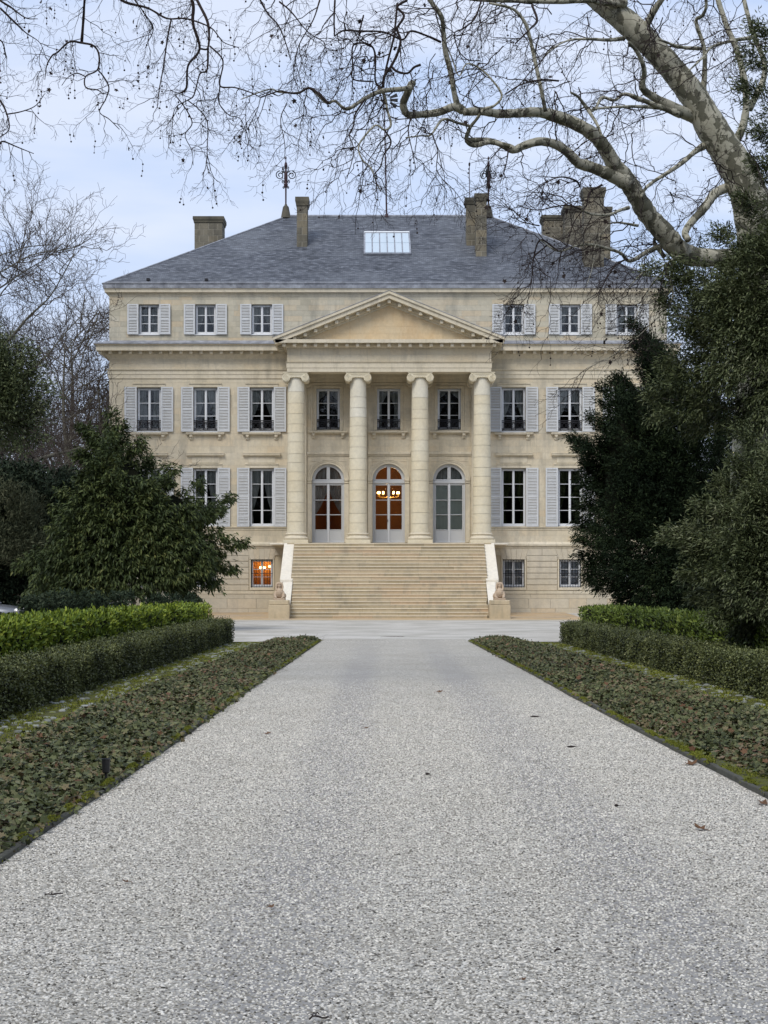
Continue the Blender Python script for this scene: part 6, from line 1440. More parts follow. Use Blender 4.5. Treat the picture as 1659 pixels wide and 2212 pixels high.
YW = [(1372, 694), (1390, 732), (1412, 748), (1432, 745), (1430, 790), (1460, 800), (1500, 830), (1560, 900), (1600, 1000), (1640, 1100), (1650, 1336), (1450, 1338), (1345, 1316), (1330, 1278), (1296, 1268), (1275, 1252), (1280, 1226), (1262, 1200), (1250, 1168), (1262, 1130), (1258, 1096), (1262, 1070), (1256, 1046), (1267, 1028), (1296, 1050), (1300, 1030), (1264, 1004), (1252, 965), (1237, 954), (1246, 936), (1276, 955), (1312, 990), (1280, 930), (1276, 908), (1305, 905), (1298, 870), (1318, 862), (1306, 838), (1330, 822), (1345, 822), (1372, 838), (1392, 822), (1376, 800), (1374, 745)]
yew, YC, YO = bush('yew_tree', 'dark feathery yew tree in front of the right wing', 'tree', YW, 50, 4200, 18, 0.11, 0.28, M['yew_leaf'], 24, 120, (1500, 1260), 0.34, 0.40, 0.45, 'blade',
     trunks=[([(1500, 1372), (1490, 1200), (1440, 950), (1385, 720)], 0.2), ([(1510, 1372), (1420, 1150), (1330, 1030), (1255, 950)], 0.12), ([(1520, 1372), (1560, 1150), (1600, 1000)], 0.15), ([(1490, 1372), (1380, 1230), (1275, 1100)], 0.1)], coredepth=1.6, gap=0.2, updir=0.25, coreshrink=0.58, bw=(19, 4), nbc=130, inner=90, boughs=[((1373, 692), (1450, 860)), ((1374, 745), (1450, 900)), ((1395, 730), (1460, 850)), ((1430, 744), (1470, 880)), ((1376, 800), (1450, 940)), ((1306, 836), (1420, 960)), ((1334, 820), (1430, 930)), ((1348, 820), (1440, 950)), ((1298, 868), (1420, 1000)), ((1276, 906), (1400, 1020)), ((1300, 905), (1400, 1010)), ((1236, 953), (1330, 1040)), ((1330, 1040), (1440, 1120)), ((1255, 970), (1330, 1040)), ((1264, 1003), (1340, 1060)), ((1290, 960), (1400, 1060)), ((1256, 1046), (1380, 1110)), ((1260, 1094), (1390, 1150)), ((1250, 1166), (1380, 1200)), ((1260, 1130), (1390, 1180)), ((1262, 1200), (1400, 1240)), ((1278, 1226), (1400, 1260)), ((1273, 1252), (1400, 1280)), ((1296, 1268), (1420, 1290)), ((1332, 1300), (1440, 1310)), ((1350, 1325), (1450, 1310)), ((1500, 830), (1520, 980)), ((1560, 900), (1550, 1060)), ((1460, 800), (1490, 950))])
YW2 = [(1470, 560), (1500, 540), (1560, 600), (1640, 700), (1760, 800), (1760, 1330), (1480, 1330), (1450, 1100), (1430, 900), (1440, 800), (1450, 700), (1430, 640)]
bush('cypress_tree', 'dull blue green conifer showing through behind the yew and the oak', 'tree', YW2, 66, 3600, 13, 0.16, 0.3, M['back_leaf'], 24, 120, (1560, 1000), 0.6, 0.5, 0.5, 'blade', trunks=[([(1560, 1346), (1560, 1000), (1520, 600)], 0.2)], gap=0.3, updir=0.1)
OU = [(1900, 470), (1900, 1000), (1640, 935), (1600, 922), (1570, 890), (1530, 880), (1500, 850), (1510, 790), (1500, 740), (1490, 690), (1500, 640), (1510, 600), (1540, 590), (1564, 550), (1600, 520), (1640, 480), (1700, 450)]
oak, OC, OO = bush('holm_oak', 'evergreen oak with narrow pointed leaves filling the right edge of the view', 'tree', OU, 27.5, 6500, 14, 0.085, 0.25, M['oak_leaf'], 20, 110, (1760, 700), 0.26, 0.6, 0.25, 'blade',
     trunks=[([(1830, 1455), (1800, 1100), (1770, 800), (1745, 560)], 0.28), ([(1800, 1000), (1700, 900), (1560, 880), (1430, 860)], 0.06), ([(1780, 800), (1650, 720), (1500, 690), (1450, 680)], 0.07), ([(1760, 600), (1650, 520), (1590, 480)], 0.06)], gap=0.34, updir=0.1, surf=0.4, bw=(28, 6), nbc=90, inner=60, boughs=[((1412, 582), (1540, 600)), ((1462, 600), (1560, 650)), ((1444, 648), (1560, 690)), ((1448, 708), (1560, 730)), ((1445, 788), (1560, 800)), ((1412, 826), (1560, 850)), ((1412, 864), (1550, 860)), ((1420, 905), (1550, 880)), ((1500, 922), (1600, 880)), ((1564, 505), (1640, 560)), ((1600, 440), (1680, 480)), ((1630, 360), (1700, 430)), ((1625, 290), (1720, 340)), ((1600, 200), (1700, 270)), ((1615, 120), (1720, 190)), ((1640, 60), (1720, 130)), ((1600, 925), (1680, 880))])
OL = [(1625, 938), (1900, 960), (1900, 1440), (1720, 1400), (1640, 1372), (1570, 1335), (1540, 1289), (1520, 1240), (1530, 1190), (1500, 1170), (1530, 1130), (1545, 1099), (1580, 1051), (1604, 1010)]
bush('holm_oak', 'lower evergreen oak bush spreading beside the laurel hedge at the right edge', 'tree', OL, 25.5, 3600, 14, 0.08, 0.25, M['oak_leaf'], 20, 110, (1700, 1280), 0.24, 0.6, 0.3, 'blade',
     trunks=[([(1700, 1470), (1690, 1250), (1640, 1080)], 0.12), ([(1690, 1470), (1600, 1250), (1540, 1150)], 0.07)], coredepth=1.2, gap=0.16, coreshrink=0.5, bw=(28, 6), nbc=90, inner=60, boughs=[((1445, 1157), (1560, 1190)), ((1495, 1148), (1590, 1180)), ((1512, 1098), (1600, 1150)), ((1556, 1050), (1630, 1120)), ((1580, 1005), (1650, 1080)), ((1600, 935), (1660, 1030)), ((1488, 1240), (1590, 1260)), ((1504, 1195), (1600, 1230)), ((1517, 1290), (1610, 1300)), ((1540, 1335), (1620, 1320)), ((1600, 1375), (1660, 1330))])
E1 = [(-60, 700), (0, 745), (38, 768), (55, 800), (62, 826), (80, 850), (70, 870), (70, 900), (60, 925), (60, 945), (20, 945), (0, 955), (-60, 960)]
bush('evergreen_tree', 'dark evergreen crown at the left edge level with the first floor', 'tree', E1, 58, 900, 14, 0.15, 0.34, M['oak_leaf'], 20, 60, (0, 1000), 0.6, 0.7, 0.3, trunks=[([(-20, 1352), (-15, 1050), (10, 840)], 0.2)], updir=0.25, gap=0.2, bw=(26, 6), nbc=45, inner=25, boughs=[((0, 728), (10, 800)), ((46, 755), (20, 840)), ((64, 778), (30, 850)), ((98, 846), (30, 880)), ((76, 810), (30, 860)), ((84, 895), (20, 900)), ((76, 940), (10, 920)), ((40, 960), (0, 900))])
B1 = [(-100, 960), (0, 1010), (40, 1030), (80, 1020), (120, 1050), (150, 1030), (175, 1050), (205, 1070), (232, 1110), (240, 1330), (-100, 1330)]
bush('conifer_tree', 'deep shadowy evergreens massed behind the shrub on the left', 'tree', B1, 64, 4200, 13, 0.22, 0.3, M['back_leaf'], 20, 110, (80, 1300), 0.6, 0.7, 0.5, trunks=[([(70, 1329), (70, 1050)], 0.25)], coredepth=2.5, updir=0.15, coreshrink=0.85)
B2 = [(-100, 1030), (0, 1055), (50, 1068), (92, 1105), (80, 1135), (112, 1165), (90, 1195), (60, 1225), (0, 1235), (-100, 1240)]
bush('juniper', 'pale grey green shrub with feathery boughs at the left edge', 'shrub', B2, 61, 1300, 13, 0.17, 0.26, M['grey_leaf'], 18, 60, (-30, 1300), 0.5, 0.5, 0.1, trunks=[([(-20, 1346), (-10, 1150)], 0.1)], updir=0.1, gap=0.4)
RU = [(8, 1290), (30, 1262), (40, 1240), (52, 1244), (66, 1250), (80, 1270), (84, 1296)]
bush('russet_bush', 'low russet leafless bush behind the grey car', 'bush', RU, 68, 260, 16, 0.16, 0.12, M['rust_leaf'], 14, 30, (45, 1310), 0.5, 0.5, -0.2, updir=0.5)
LB = [(85, 1292), (160, 1284), (420, 1296), (440, 1340), (60, 1345), (50, 1306)]
bush('laurel_bush', 'low dark laurel bushes at the foot of the large shrub', 'shrub', LB, 51, 800, 11, 0.12, 0.42, M['back_leaf'], 18, 50, (250, 1400), 0.2, 0.9, 0.2, 'oval', updir=0.4, gap=0.35)
# woodland wrapping the park: far masses left, right, and behind the viewer (seen mirrored in the panes)
def wood(name, x0, x1, y0, y1, h0, h1, n, ln, m):
    C = np.stack([rng.uniform(x0, x1, n), rng.uniform(y0, y1, n), np.zeros(n)], 1); top = h0 + (h1 - h0) * (0.5 + 0.5 * np.sin(C[:, 0] * 0.23 + 1.3 * np.sin(C[:, 0] * 0.11))) * rng.uniform(0.85, 1.05, n)
    C[:, 2] = top * rng.random(n) ** 0.7; P, Dr, U, L_ = sprays(C, rand_unit(n) + np.array([0, 0, 0.3]), 9, ln * 2.2, ln, 0.9, 0.3)
    o = leaves(name, M[m], P, Dr, U, L_, 0.5, 'blade'); return o
wood('far_woodland', -75, -19, 118, 135, 5, 9, 5000, 0.55, 'back_leaf'); wood('far_woodland', 19, 75, 100, 125, 7, 13, 5000, 0.55, 'back_leaf')
for k, (xq, yq, hq) in enumerate([(-9, -14, 24), (10, -17, 25), (-11, -34, 30), (9, -37, 29), (0, -62, 34), (-20, -58, 32), (19, -60, 33)]):
    random.seed(40 + k); t = thing('avenue_tree', 'leafless avenue tree behind the viewpoint, ' + ('nearest on the left', 'nearest on the right', 'second on the left', 'second on the right', 'farthest on the axis of the drive', 'far outer left', 'far outer right')[k], 'tree', (xq, yq, 0), 'avenue trees behind the viewpoint'); t.location = (0, 0, 0)
    S = Segs(); c = limb(t, [(xq, yq, -.1, .5), (xq, yq, hq * .3, .4), (xq + .4, yq, hq * .6, .25), (xq, yq, hq, .1)], 'trunk', 'grey_bark', 8)
    BP = dict(FP); BP['len'] = [5.0, 2.4, 1, 1]; BP['step'] = [0.9, 0.7, .5, .5]; BP['rad'] = [0.10, 0.07, .05, .03]; BP['rmin'] = 0.04; BP['max'] = 1; along(S, c, 0.10, 7.0, 0.10, BP, (0, 0, .1), 0.2); S.build('branches', M['twig_far'], t)
wood('woodland_belt', -80, 80, -110, -90, 24, 34, 7000, 1.6, 'back_leaf')
random.seed(77)

# ------------------------------------------------------------------ clipped hedges
def hedge(name, label, x_near, x_far, y0, y1, wdt, h0, h1, side, m, ln, asp, dens, tmpl, updir, rough, group, seed):
    """side +1: inner face looks towards +x (left of the drive), -1: towards -x"""
    rg = np.random.default_rng(seed); t = thing(name, label, 'hedge', ((x_near + x_far) / 2, (y0 + y1) / 2, 0), group); t.location = (0, 0, 0)
    Ly = y1 - y0
    def face_x(y): return x_near + (x_far - x_near) * (y - y0) / Ly
    def hh(y): return h0 + (h1 - h0) * (y - y0) / Ly + 0.025 * np.sin(y * 2.1 + seed) + 0.02 * np.sin(y * 5.3)
    def bulge(y, z_): return rough * (np.sin(y * 1.9 + seed) * 0.5 + np.sin(y * 4.7 + z_ * 5) * 0.5)
    # sample (density falls with distance)
    def sample(n, far=False):
        y = y0 + Ly * rg.random(n) ** 1.0; keep = rg.random(n) < np.clip((22 / np.maximum(8, y)) ** 1.1, 0.25, 1.0); return y[keep]
    P = []; N = []
    nf = int(dens * Ly * 0.62 * (h0 + h1) / 1.2)
    y = sample(nf); zz_ = rg.random(len(y)) ** 0.9 * hh(y); P.append(np.stack([face_x(y) + side * bulge(y, zz_) - side * np.abs(rg.normal(0, 0.02, len(y))), y, zz_], 1)); N.append(np.tile([side * 1.0, -0.25, 0.3], (len(y), 1)))
    nt_ = int(dens * Ly * wdt); y = sample(nt_); u = rg.random(len(y)); P.append(np.stack([face_x(y) - side * u * wdt, y, hh(y) + rg.normal(0, 0.022 + rough * 0.3, len(y)) - 0.03], 1)); N.append(np.tile([0.0, -0.1, 1.0], (len(y), 1)))
    ne = int(dens * wdt * h1 * 1.3); u = rg.random(ne)
    for ye, ny in ((y1, 1), (y0, -1)): P.append(np.stack([face_x(ye) - side * u * wdt, np.full(ne, ye) + rg.normal(0, 0.03, ne), rg.random(ne) * hh(ye)], 1)); N.append(np.tile([0, ny, 0.2], (ne, 1)))
    y = sample(nf // 3); zz_ = rg.random(len(y)) * hh(y); P.append(np.stack([face_x(y) - side * wdt, y, zz_], 1)); N.append(np.tile([-side, 0, 0.3], (len(y), 1)))
    P = np.concatenate(P); N = np.concatenate(N); k = P[:, 2] > 0.0; P, N = P[k], N[k]
    P = P + norm(N) * rg.normal(0, 0.018, (len(P), 1))
    D_ = norm(N * 0.55 + rg.normal(size=P.shape) * 0.75 + np.array([0, 0, updir])); U_ = norm(N * 0.7 + rg.normal(size=P.shape) * 0.6)
    leaves('foliage', m, P, D_, U_, ln * rg.uniform(0.65, 1.3, len(P)), asp, tmpl, t)
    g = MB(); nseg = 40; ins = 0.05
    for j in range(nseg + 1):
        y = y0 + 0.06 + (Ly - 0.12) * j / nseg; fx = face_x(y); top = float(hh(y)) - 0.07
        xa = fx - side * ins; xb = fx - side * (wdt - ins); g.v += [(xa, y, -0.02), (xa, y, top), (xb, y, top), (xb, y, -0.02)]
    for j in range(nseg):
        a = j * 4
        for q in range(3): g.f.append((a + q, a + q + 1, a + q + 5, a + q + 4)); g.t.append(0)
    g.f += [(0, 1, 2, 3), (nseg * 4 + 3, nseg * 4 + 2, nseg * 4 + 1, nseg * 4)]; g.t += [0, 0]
    g.build('shaded_core', M['core'], t); return t
hedge('box_hedge', 'low dark clipped box hedge beside the moss strip left of the drive', -4.57, -4.17, 1.0, 42.6, 0.62, 0.54, 0.66, 1, M['box_leaf'], 0.034, 0.7, 2200, 'blade', 0.15, 0.035, 'clipped box hedges', 3)
hedge('box_hedge', 'low dark clipped box hedge beside the moss strip right of the drive', 5.38, 4.80, 1.0, 41.9, 0.62, 0.54, 0.60, -1, M['box_leaf'], 0.034, 0.7, 2200, 'blade', 0.15, 0.035, 'clipped box hedges', 5)
hedge('laurel_hedge', 'taller bright yellow green laurel hedge behind the left box hedge', -5.77, -5.25, 1.0, 46.5, 1.0, 1.02, 0.98, 1, M['laurel_leaf'], 0.088, 0.42, 560, 'oval', 0.9, 0.05, 'laurel hedges', 7)
hedge('laurel_hedge', 'taller mid green laurel hedge behind the right box hedge', 6.47, 5.93, 1.0, 46.5, 1.0, 0.96, 0.93, -1, M['laurel_dark'], 0.082, 0.42, 560, 'oval', 0.9, 0.05, 'laurel hedges', 9)
# ------------------------------------------------------------------ ivy beds
def ivy(name, label, tabL, tabR, y0, y1, seed, n):
    rg = np.random.default_rng(seed); g = MB(); ny, nx = 90, 8; a_, b_ = np.array(tabL), np.array(tabR)
    fl = lambda y: np.interp(y, a_[:, 0], a_[:, 1]); fr_ = lambda y: np.interp(y, b_[:, 0], b_[:, 1])
    def hz(y, u): return (0.03 + 0.13 * np.sin(np.pi * np.clip(u, 0, 1)) ** 0.55) * (0.75 + 0.25 * np.sin(y * 1.3 + u * 5 + seed)) * np.clip((y1 - y) / 0.8 + 0.15, 0.1, 1)
    for j in range(ny):
        y = y0 + (y1 - y0) * j / (ny - 1)
        for i in range(nx): u = i / (nx - 1); g.v.append((float(fl(y) + (fr_(y) - fl(y)) * u), y, float(hz(y, u)) - 0.035 if 0 < i < nx - 1 else -0.02))
    for j in range(ny - 1):
        for i in range(nx - 1): q = j * nx + i; g.f.append((q, q + 1, q + nx + 1, q + nx)); g.t.append(0)
    o = g.build(name, M['earth']); thing(name, label, 'ground cover', obj=o); 
    y = y0 + (y1 - y0) * rg.random(n); k = rg.random(n) < np.clip((13 / np.maximum(6, y)) ** 0.9, 0.3, 1); y = y[k]; u = rg.random(len(y)) * 1.06 - 0.03
    P = np.stack([fl(y) + (fr_(y) - fl(y)) * u + rg.normal(0, .035, len(y)), y, hz(y, u) + np.abs(rg.normal(0, 0.022, len(y))) - 0.01 + 0.02 * np.sin(y * 6 + u * 9) * np.sin(y * 3.3 - u * 14)], 1)
    gap = np.sin(P[:, 0] * 3.1 + seed) * np.sin(P[:, 1] * 1.7 + P[:, 0]) > 0.99; P = P[~gap]
    D_ = norm(rg.normal(size=P.shape) * np.array([1, 1, 0.35])); U_ = norm(rg.normal(size=P.shape) * 0.62 + np.array([0, -0.25, 1]))
    leaves('foliage', M['ivy_leaf'], P, D_, U_, 0.022 + 0.045 * rg.random(len(P)) ** 1.6, rg.uniform(0.85, 1.15, len(P)), 'ivy', o)
    k = rg.random(len(P)) < 0.0018; Q = P[k]; leaves('litter', M['dead_leaf'], Q + [0, 0, 0.03], norm(rg.normal(size=Q.shape) * [1, 1, .3]), norm(rg.normal(size=Q.shape) * 0.5 + [0, -.3, 1]), rg.uniform(0.05, 0.095, len(Q)), 0.8, 'plane', o)
    S = Segs()
    for q in range(420):
        i = rg.integers(0, len(P)); p = P[i] + [0, 0, 0.015]; d = np.array([rg.normal(), rg.normal(), 0.12 * rg.normal() + .05]); d /= np.linalg.norm(d); 
        for s_ in range(4): q2 = p + d * 0.07 + np.array([0, 0, rg.normal() * 0.01]); S.add(p, q2, .0022, .002); p = q2; d = d + rg.normal(size=3) * [.3, .3, .12]; d /= np.linalg.norm(d)
    S.build('runners', M['twig_far'], o); return o
LEo = [(6.5, -2.23), (8.6, -2.23), (15.3, -2.12), (31, -1.98), (45.0, -1.86)]
ivy('ivy_bed', 'mounded bed of dark ivy with dead leaves along the left edge of the drive', [(5, -3.72), (15.9, -3.62), (38.5, -3.32), (42, -3.2), (45, -2.9)], [(-3, -2.24)] + LEo, -2.0, 44.6, 3, 160000)
ivy('ivy_bed', 'mounded bed of dark ivy along the right edge of the drive', [(5, 3.35), (10, 3.22), (13, 3.10), (16, 2.90), (20, 2.76), (26.8, 2.70), (44.6, 2.46)], [(5, 4.55), (16, 4.50), (30, 4.35), (40, 4.1), (44.5, 3.6)], -2.0, 44.2, 5, 160000)
# kerb stones and moss cushions
def kerb(label, tab, sgn, seed):
    random.seed(seed); t = thing('stone_kerb', label, 'kerb', (tab[0][1], 8, 0)); t.location = (0, 0, 0); y = -2.0; n = 0; st = MB()
    while y < 44:
        l = random.uniform(0.5, 0.95); ya, yb = y, min(y + l, 44.2); y += l; w_ = 0.055; g = MB(); q = random.uniform(-.012, .012); hh_ = random.uniform(0.028, 0.05)
        m_ = 6; pts = []
        for k in range(m_ + 1):
            yy = ya + 0.006 + (yb - ya - 0.012) * k / m_; xe = edge(tab, yy) + q + sgn * 0.028 + random.uniform(-.004, .004); hk = hh_ * (0.85 if k in (0, m_) else 1) + random.uniform(-.003, .003)
            pts.append([(xe - w_ / 2, yy, -0.02), (xe - w_ / 2 + .006, yy, hk - .008), (xe - w_ / 2 + .016, yy, hk), (xe + w_ / 2 - .016, yy, hk), (xe + w_ / 2 - .006, yy, hk - .008), (xe + w_ / 2, yy, -0.02)])
        g.v = [p for r_ in pts for p in r_]
        for k in range(m_):
            for j in range(5): a = k * 6 + j; g.f.append((a, a + 6, a + 7, a + 1)); g.t.append(0)
        g.f += [(0, 1, 2, 3, 4, 5), tuple(m_ * 6 + j for j in reversed(range(6)))]; g.t += [0, 0]; g.build('kerb_stone', M['kerb'], t)
        n += 1
    P = []; y = 0.2; rg = np.random.default_rng(seed)
    while y < 43.5:
        if random.random() < (0.62 if y < 26 else 0.8):
            L_ = random.uniform(0.15, 0.6); k = int(1500 * L_); yy = y + L_ * rg.random(k); ee = np.interp(yy, [a for a, b_ in tab], [b_ for a, b_ in tab]); u = rg.normal(0, 0.016, k)
            P.append(np.stack([ee + sgn * 0.034 + u, yy, 0.044 + 0.018 * np.sin(np.pi * (yy - y) / L_) - np.abs(u) * 0.6], 1)); y += L_
        y += random.uniform(0.05, 0.5 if y < 26 else 0.3)
    P = np.concatenate(P); leaves('moss', M['moss'], P, rg.normal(size=P.shape) * .7 + [0, 0, .8], rand_unit(len(P)), 0.018, 0.5, 'blade', t); return t
kerb('mossy low stone kerb along the left edge of the drive', LE, -1, 5); kerb('mossy low stone kerb along the right edge of the drive', RE, 1, 9)
# sunken cobbles in the moss strips and moss/leaf litter
def cobbles(xa, xb, seed):
    random.seed(seed); V = MB(); t = None
    y = 1.0
    while y < 42:
        x = xa + 0.05 + random.uniform(0, .1)
        while x < xb:
            sx_, sy_ = random.uniform(.04, .07), random.uniform(.04, .07)
            if random.random() < 0.42:
                n = 7; z0 = 0.022 + random.uniform(0, .014); o = len(V.v); 
                for r_, zz_ in ((1.0, z0 - 0.02), (0.92, z0), (0.6, z0 + 0.010)):
                    for k in range(n): a = 2 * math.pi * (k + .3) / n; V.v.append((x + sx_ * r_ * math.cos(a) * random.uniform(.9, 1.05), y + sy_ * r_ * math.sin(a), zz_))
                for j in range(2):
                    for k in range(n): a = o + j * n + k; b_ = o + j * n + (k + 1) % n; V.f.append((a, b_, b_ + n, a + n)); V.t.append(0)
                V.f.append(tuple(o + 2 * n + k for k in range(n))); V.t.append(0)
            x += random.uniform(.13, .17)
        y += random.uniform(.13, .18)
    o = V.build('cobbles', M['cobble'], kind='stuff'); rg = np.random.default_rng(seed); n = 30000; y = 1 + 41 * rg.random(n) ** 1.3
    P = np.stack([rg.uniform(xa, xb, n), y, np.full(n, 0.03)], 1); k = np.sin(P[:, 0] * 9 + np.sin(P[:, 1] * 3)) * np.sin(P[:, 1] * 2.3) > -0.25; P = P[k]
    leaves('moss_cushions', M['moss'], P, rg.normal(size=P.shape) * .8 + [0, 0, .8], rand_unit(len(P)), 0.03, 0.5, 'blade')
rg_ = np.random.default_rng(6); n_ = 15000; y_ = rg_.uniform(6, 19, n_); x_ = np.interp(y_, [a for a, b_ in RE], [b_ for a, b_ in RE]) + 0.05 + np.abs(rg_.normal(0, 0.22, n_)) * np.clip((20 - y_) / 8, 0.1, 1)
k_ = np.sin(x_ * 11 + np.sin(y_ * 4)) * np.sin(y_ * 3.1) > -0.1; P_ = np.stack([x_, y_, np.full(n_, 0.012)], 1)[k_]; leaves('moss_cushions', M['moss'], P_, rg_.normal(size=P_.shape) * .8 + [0, 0, .7], rand_unit(len(P_)), 0.024, 0.5, 'blade')
cobbles(-4.55, -3.45, 3); cobbles(4.2, 5.15, 4)

# ------------------------------------------------------------------ loose gravel chips near the viewer (scattered stones)
def stone_mesh(seed):
    rg = np.random.default_rng(seed); g = MB(); g.ball((0, 0, 0), (1, rg.uniform(.65, .9), rg.uniform(.45, .65)), 6, 4)
    g.v = [tuple(np.array(v_) * rg.uniform(.8, 1.15)) for v_ in g.v]; return g.mesh('chip', M['chip'])
pc = bpy.data.collections.new('chips'); 
for k in range(6):
    o = bpy.data.objects.new('chip', stone_mesh(k)); pc.objects.link(o)
g = MB(); ys = np.linspace(1.0, 26.5, 42)
g.v = [(max(-2.2, edge(LE, y) + .02) , y, 0.0) for y in ys] + [(min(edge(RE, y) - .02, 2.9), y, 0.0) for y in ys]; n = len(ys); g.f = [(i, i + n, i + 1 + n, i + 1) for i in range(n - 1)]; g.t = [0] * (n - 1)
chips = g.build('gravel_chips', M['chip'], kind='stuff')
ng = bpy.data.node_groups.new('scatter', 'GeometryNodeTree'); ng.interface.new_socket('Geometry', in_out='INPUT', socket_type='NodeSocketGeometry'); ng.interface.new_socket('Geometry', in_out='OUTPUT', socket_type='NodeSocketGeometry')
gi, go = ng.nodes.new('NodeGroupInput'), ng.nodes.new('NodeGroupOutput'); dp = ng.nodes.new('GeometryNodeDistributePointsOnFaces'); ip = ng.nodes.new('GeometryNodeInstanceOnPoints')
ci = ng.nodes.new('GeometryNodeCollectionInfo'); ci.inputs['Collection'].default_value = pc; ci.inputs['Separate Children'].default_value = True; ci.inputs['Reset Children'].default_value = True
pos = ng.nodes.new('GeometryNodeInputPosition'); sp = ng.nodes.new('ShaderNodeSeparateXYZ'); mr = ng.nodes.new('ShaderNodeMapRange')
mr.inputs[1].default_value = 5.0; mr.inputs[2].default_value = 26.0; mr.inputs[3].default_value = 5200; mr.inputs[4].default_value = 0
ngl = ng.links.new; ngl(pos.outputs[0], sp.inputs[0]); ngl(sp.outputs[1], mr.inputs[0])
def gmath(op, a, b_):
    q = ng.nodes.new('ShaderNodeMath'); q.operation = op
    for k, v_ in enumerate((a, b_)):
        if hasattr(v_, 'is_output'): ngl(v_, q.inputs[k])
        else: q.inputs[k].default_value = v_
    return q.outputs[0]
w1 = gmath('ABSOLUTE', gmath('ADD', sp.outputs[0], 0.45), 0); w2 = gmath('ABSOLUTE', gmath('SUBTRACT', sp.outputs[0], 1.28), 0); wm = gmath('MINIMUM', w1, w2)
m2 = ng.nodes.new('ShaderNodeMapRange'); ngl(wm, m2.inputs[0]); m2.inputs[1].default_value = 0.12; m2.inputs[2].default_value = 0.48; m2.inputs[3].default_value = 0.06; m2.inputs[4].default_value = 1.0
ngl(gmath('MULTIPLY', mr.outputs[0], m2.outputs[0]), dp.inputs['Density'])
ngl(gi.outputs[0], dp.inputs['Mesh']); ngl(dp.outputs['Points'], ip.inputs['Points']); ngl(ci.outputs[0], ip.inputs['Instance']); ip.inputs['Pick Instance'].default_value = True
rv = ng.nodes.new('FunctionNodeRandomValue'); rv.data_type = 'FLOAT_VECTOR'; rv.inputs[0].default_value = (-.5, -.5, 0); rv.inputs[1].default_value = (.5, .5, 6.28); ngl(rv.outputs[0], ip.inputs['Rotation'])
rs2 = ng.nodes.new('FunctionNodeRandomValue'); rs2.data_type = 'FLOAT'; rs2.inputs[2].default_value = 0.0040; rs2.inputs[3].default_value = 0.0085; ngl(rs2.outputs[1], ip.inputs['Scale']); ngl(ip.outputs[0], go.inputs[0])
md = chips.modifiers.new('scatter', 'NODES'); md.node_group = ng

# ------------------------------------------------------------------ litter on the drive
def gp(xp, yp, z_=0.0): D = F * (H - z_) / (yp - HY); return xd(xp, D), D
def fallen_leaf(xp, yp, size, label, rot, curl=0.25):
    x, y = gp(xp, yp, 0.01); rg = np.random.default_rng(int(xp)); tv = LEAF['plane'][0].copy(); V = tv * [size, size * 0.9, size * curl * 2.2]; g = MB(); me = bpy.data.meshes.new('fallen_leaf')
    V[5, 2] += size * 0.18; V[3, 2] += size * 0.12; V[7, 2] += size * 0.2
    top = V.tolist(); me.from_pydata([tuple(q) for q in top] + [(q[0], q[1], q[2] - 0.0012) for q in top], [], [f for f in LEAF['plane'][1]] + [tuple(10 + i for i in f[::-1]) for f in LEAF['plane'][1]]); me.materials.append(M['dead_leaf'])
    o = link('fallen_leaf', me, None, (x, y, 0.012)); o.rotation_euler = (0.15, -0.1, rot); thing('', label, 'leaf', obj=o); 
    g = MB(); g.tube([(0, 0, 0.002), (-size * .35, size * .05, 0.004), (-size * .6, size * .15, 0.002)], 0.0016, 5); g.build('stalk', M['dead_leaf'], o); return o
gl = 'dead leaves lying on the drive'
for (xp, yp, s_, lb, r_) in [(1487, 1651, .11, 'curled orange brown plane leaf on the gravel close to the right kerb', 0.6), (1522, 1792, .095, 'flat reddish brown plane leaf on the gravel in the right foreground', 2.2), (1648, 1737, .08, 'brown leaf at the right edge of the view beside the kerb', 1.1),
        (945, 1495, .09, 'small dark leaf lying near the middle of the drive far from the viewer', 0.3), (583, 1960, .035, 'tiny dark curled leaf in the left wheel track', 1.0), (573, 1585, .07, 'thin brown leaf at the left side of the drive half way to the house', 0.2), (278, 1906, .04, 'small greenish leaf on the gravel in the left foreground', 2.8),
        (1362, 1562, .06, 'small leaf beside the right kerb in the middle distance', 1.4), (788, 1573, .05, 'speck of brown leaf at the middle of the drive', 0.5), (1128, 2117, .022, 'tiny orange leaf fragment low in the right foreground', 0.7)]:
    fallen_leaf(xp, yp, s_, lb, r_)
def pod(xp, yp, L_, label, rot):
    x, y = gp(xp, yp, 0.01); t = thing('seed_pod', label, 'seed pod', (x, y, 0.0)); t.rotation_euler.z = rot; g = MB()
    g.tube([(-L_ / 2, 0, .012), (-L_ / 4, 0.01, .010), (0, 0.012, .012), (L_ / 4, 0.006, .010), (L_ / 2, 0, .010)], [.003, .008, .010, .008, .003], 8); g.build('husk', M['twig'], t, smooth=True)
    g = MB(); g.tube([(L_ / 2, 0, .010), (L_ * .75, -.01, .006)], .002, 5); g.build('stalk', M['twig'], t)
pod(1155, 1548, .11, 'dark oblong pod on the gravel, the farther of two on the right', 0.1); pod(1234, 1613, .09, 'dark oblong pod on the gravel, the nearer of two on the right', 0.25); pod(1334, 1740, .035, 'small black pod on the gravel at the right', 0.9); pod(924, 1672, .04, 'small dark pod lying at the middle of the drive', 0.5)
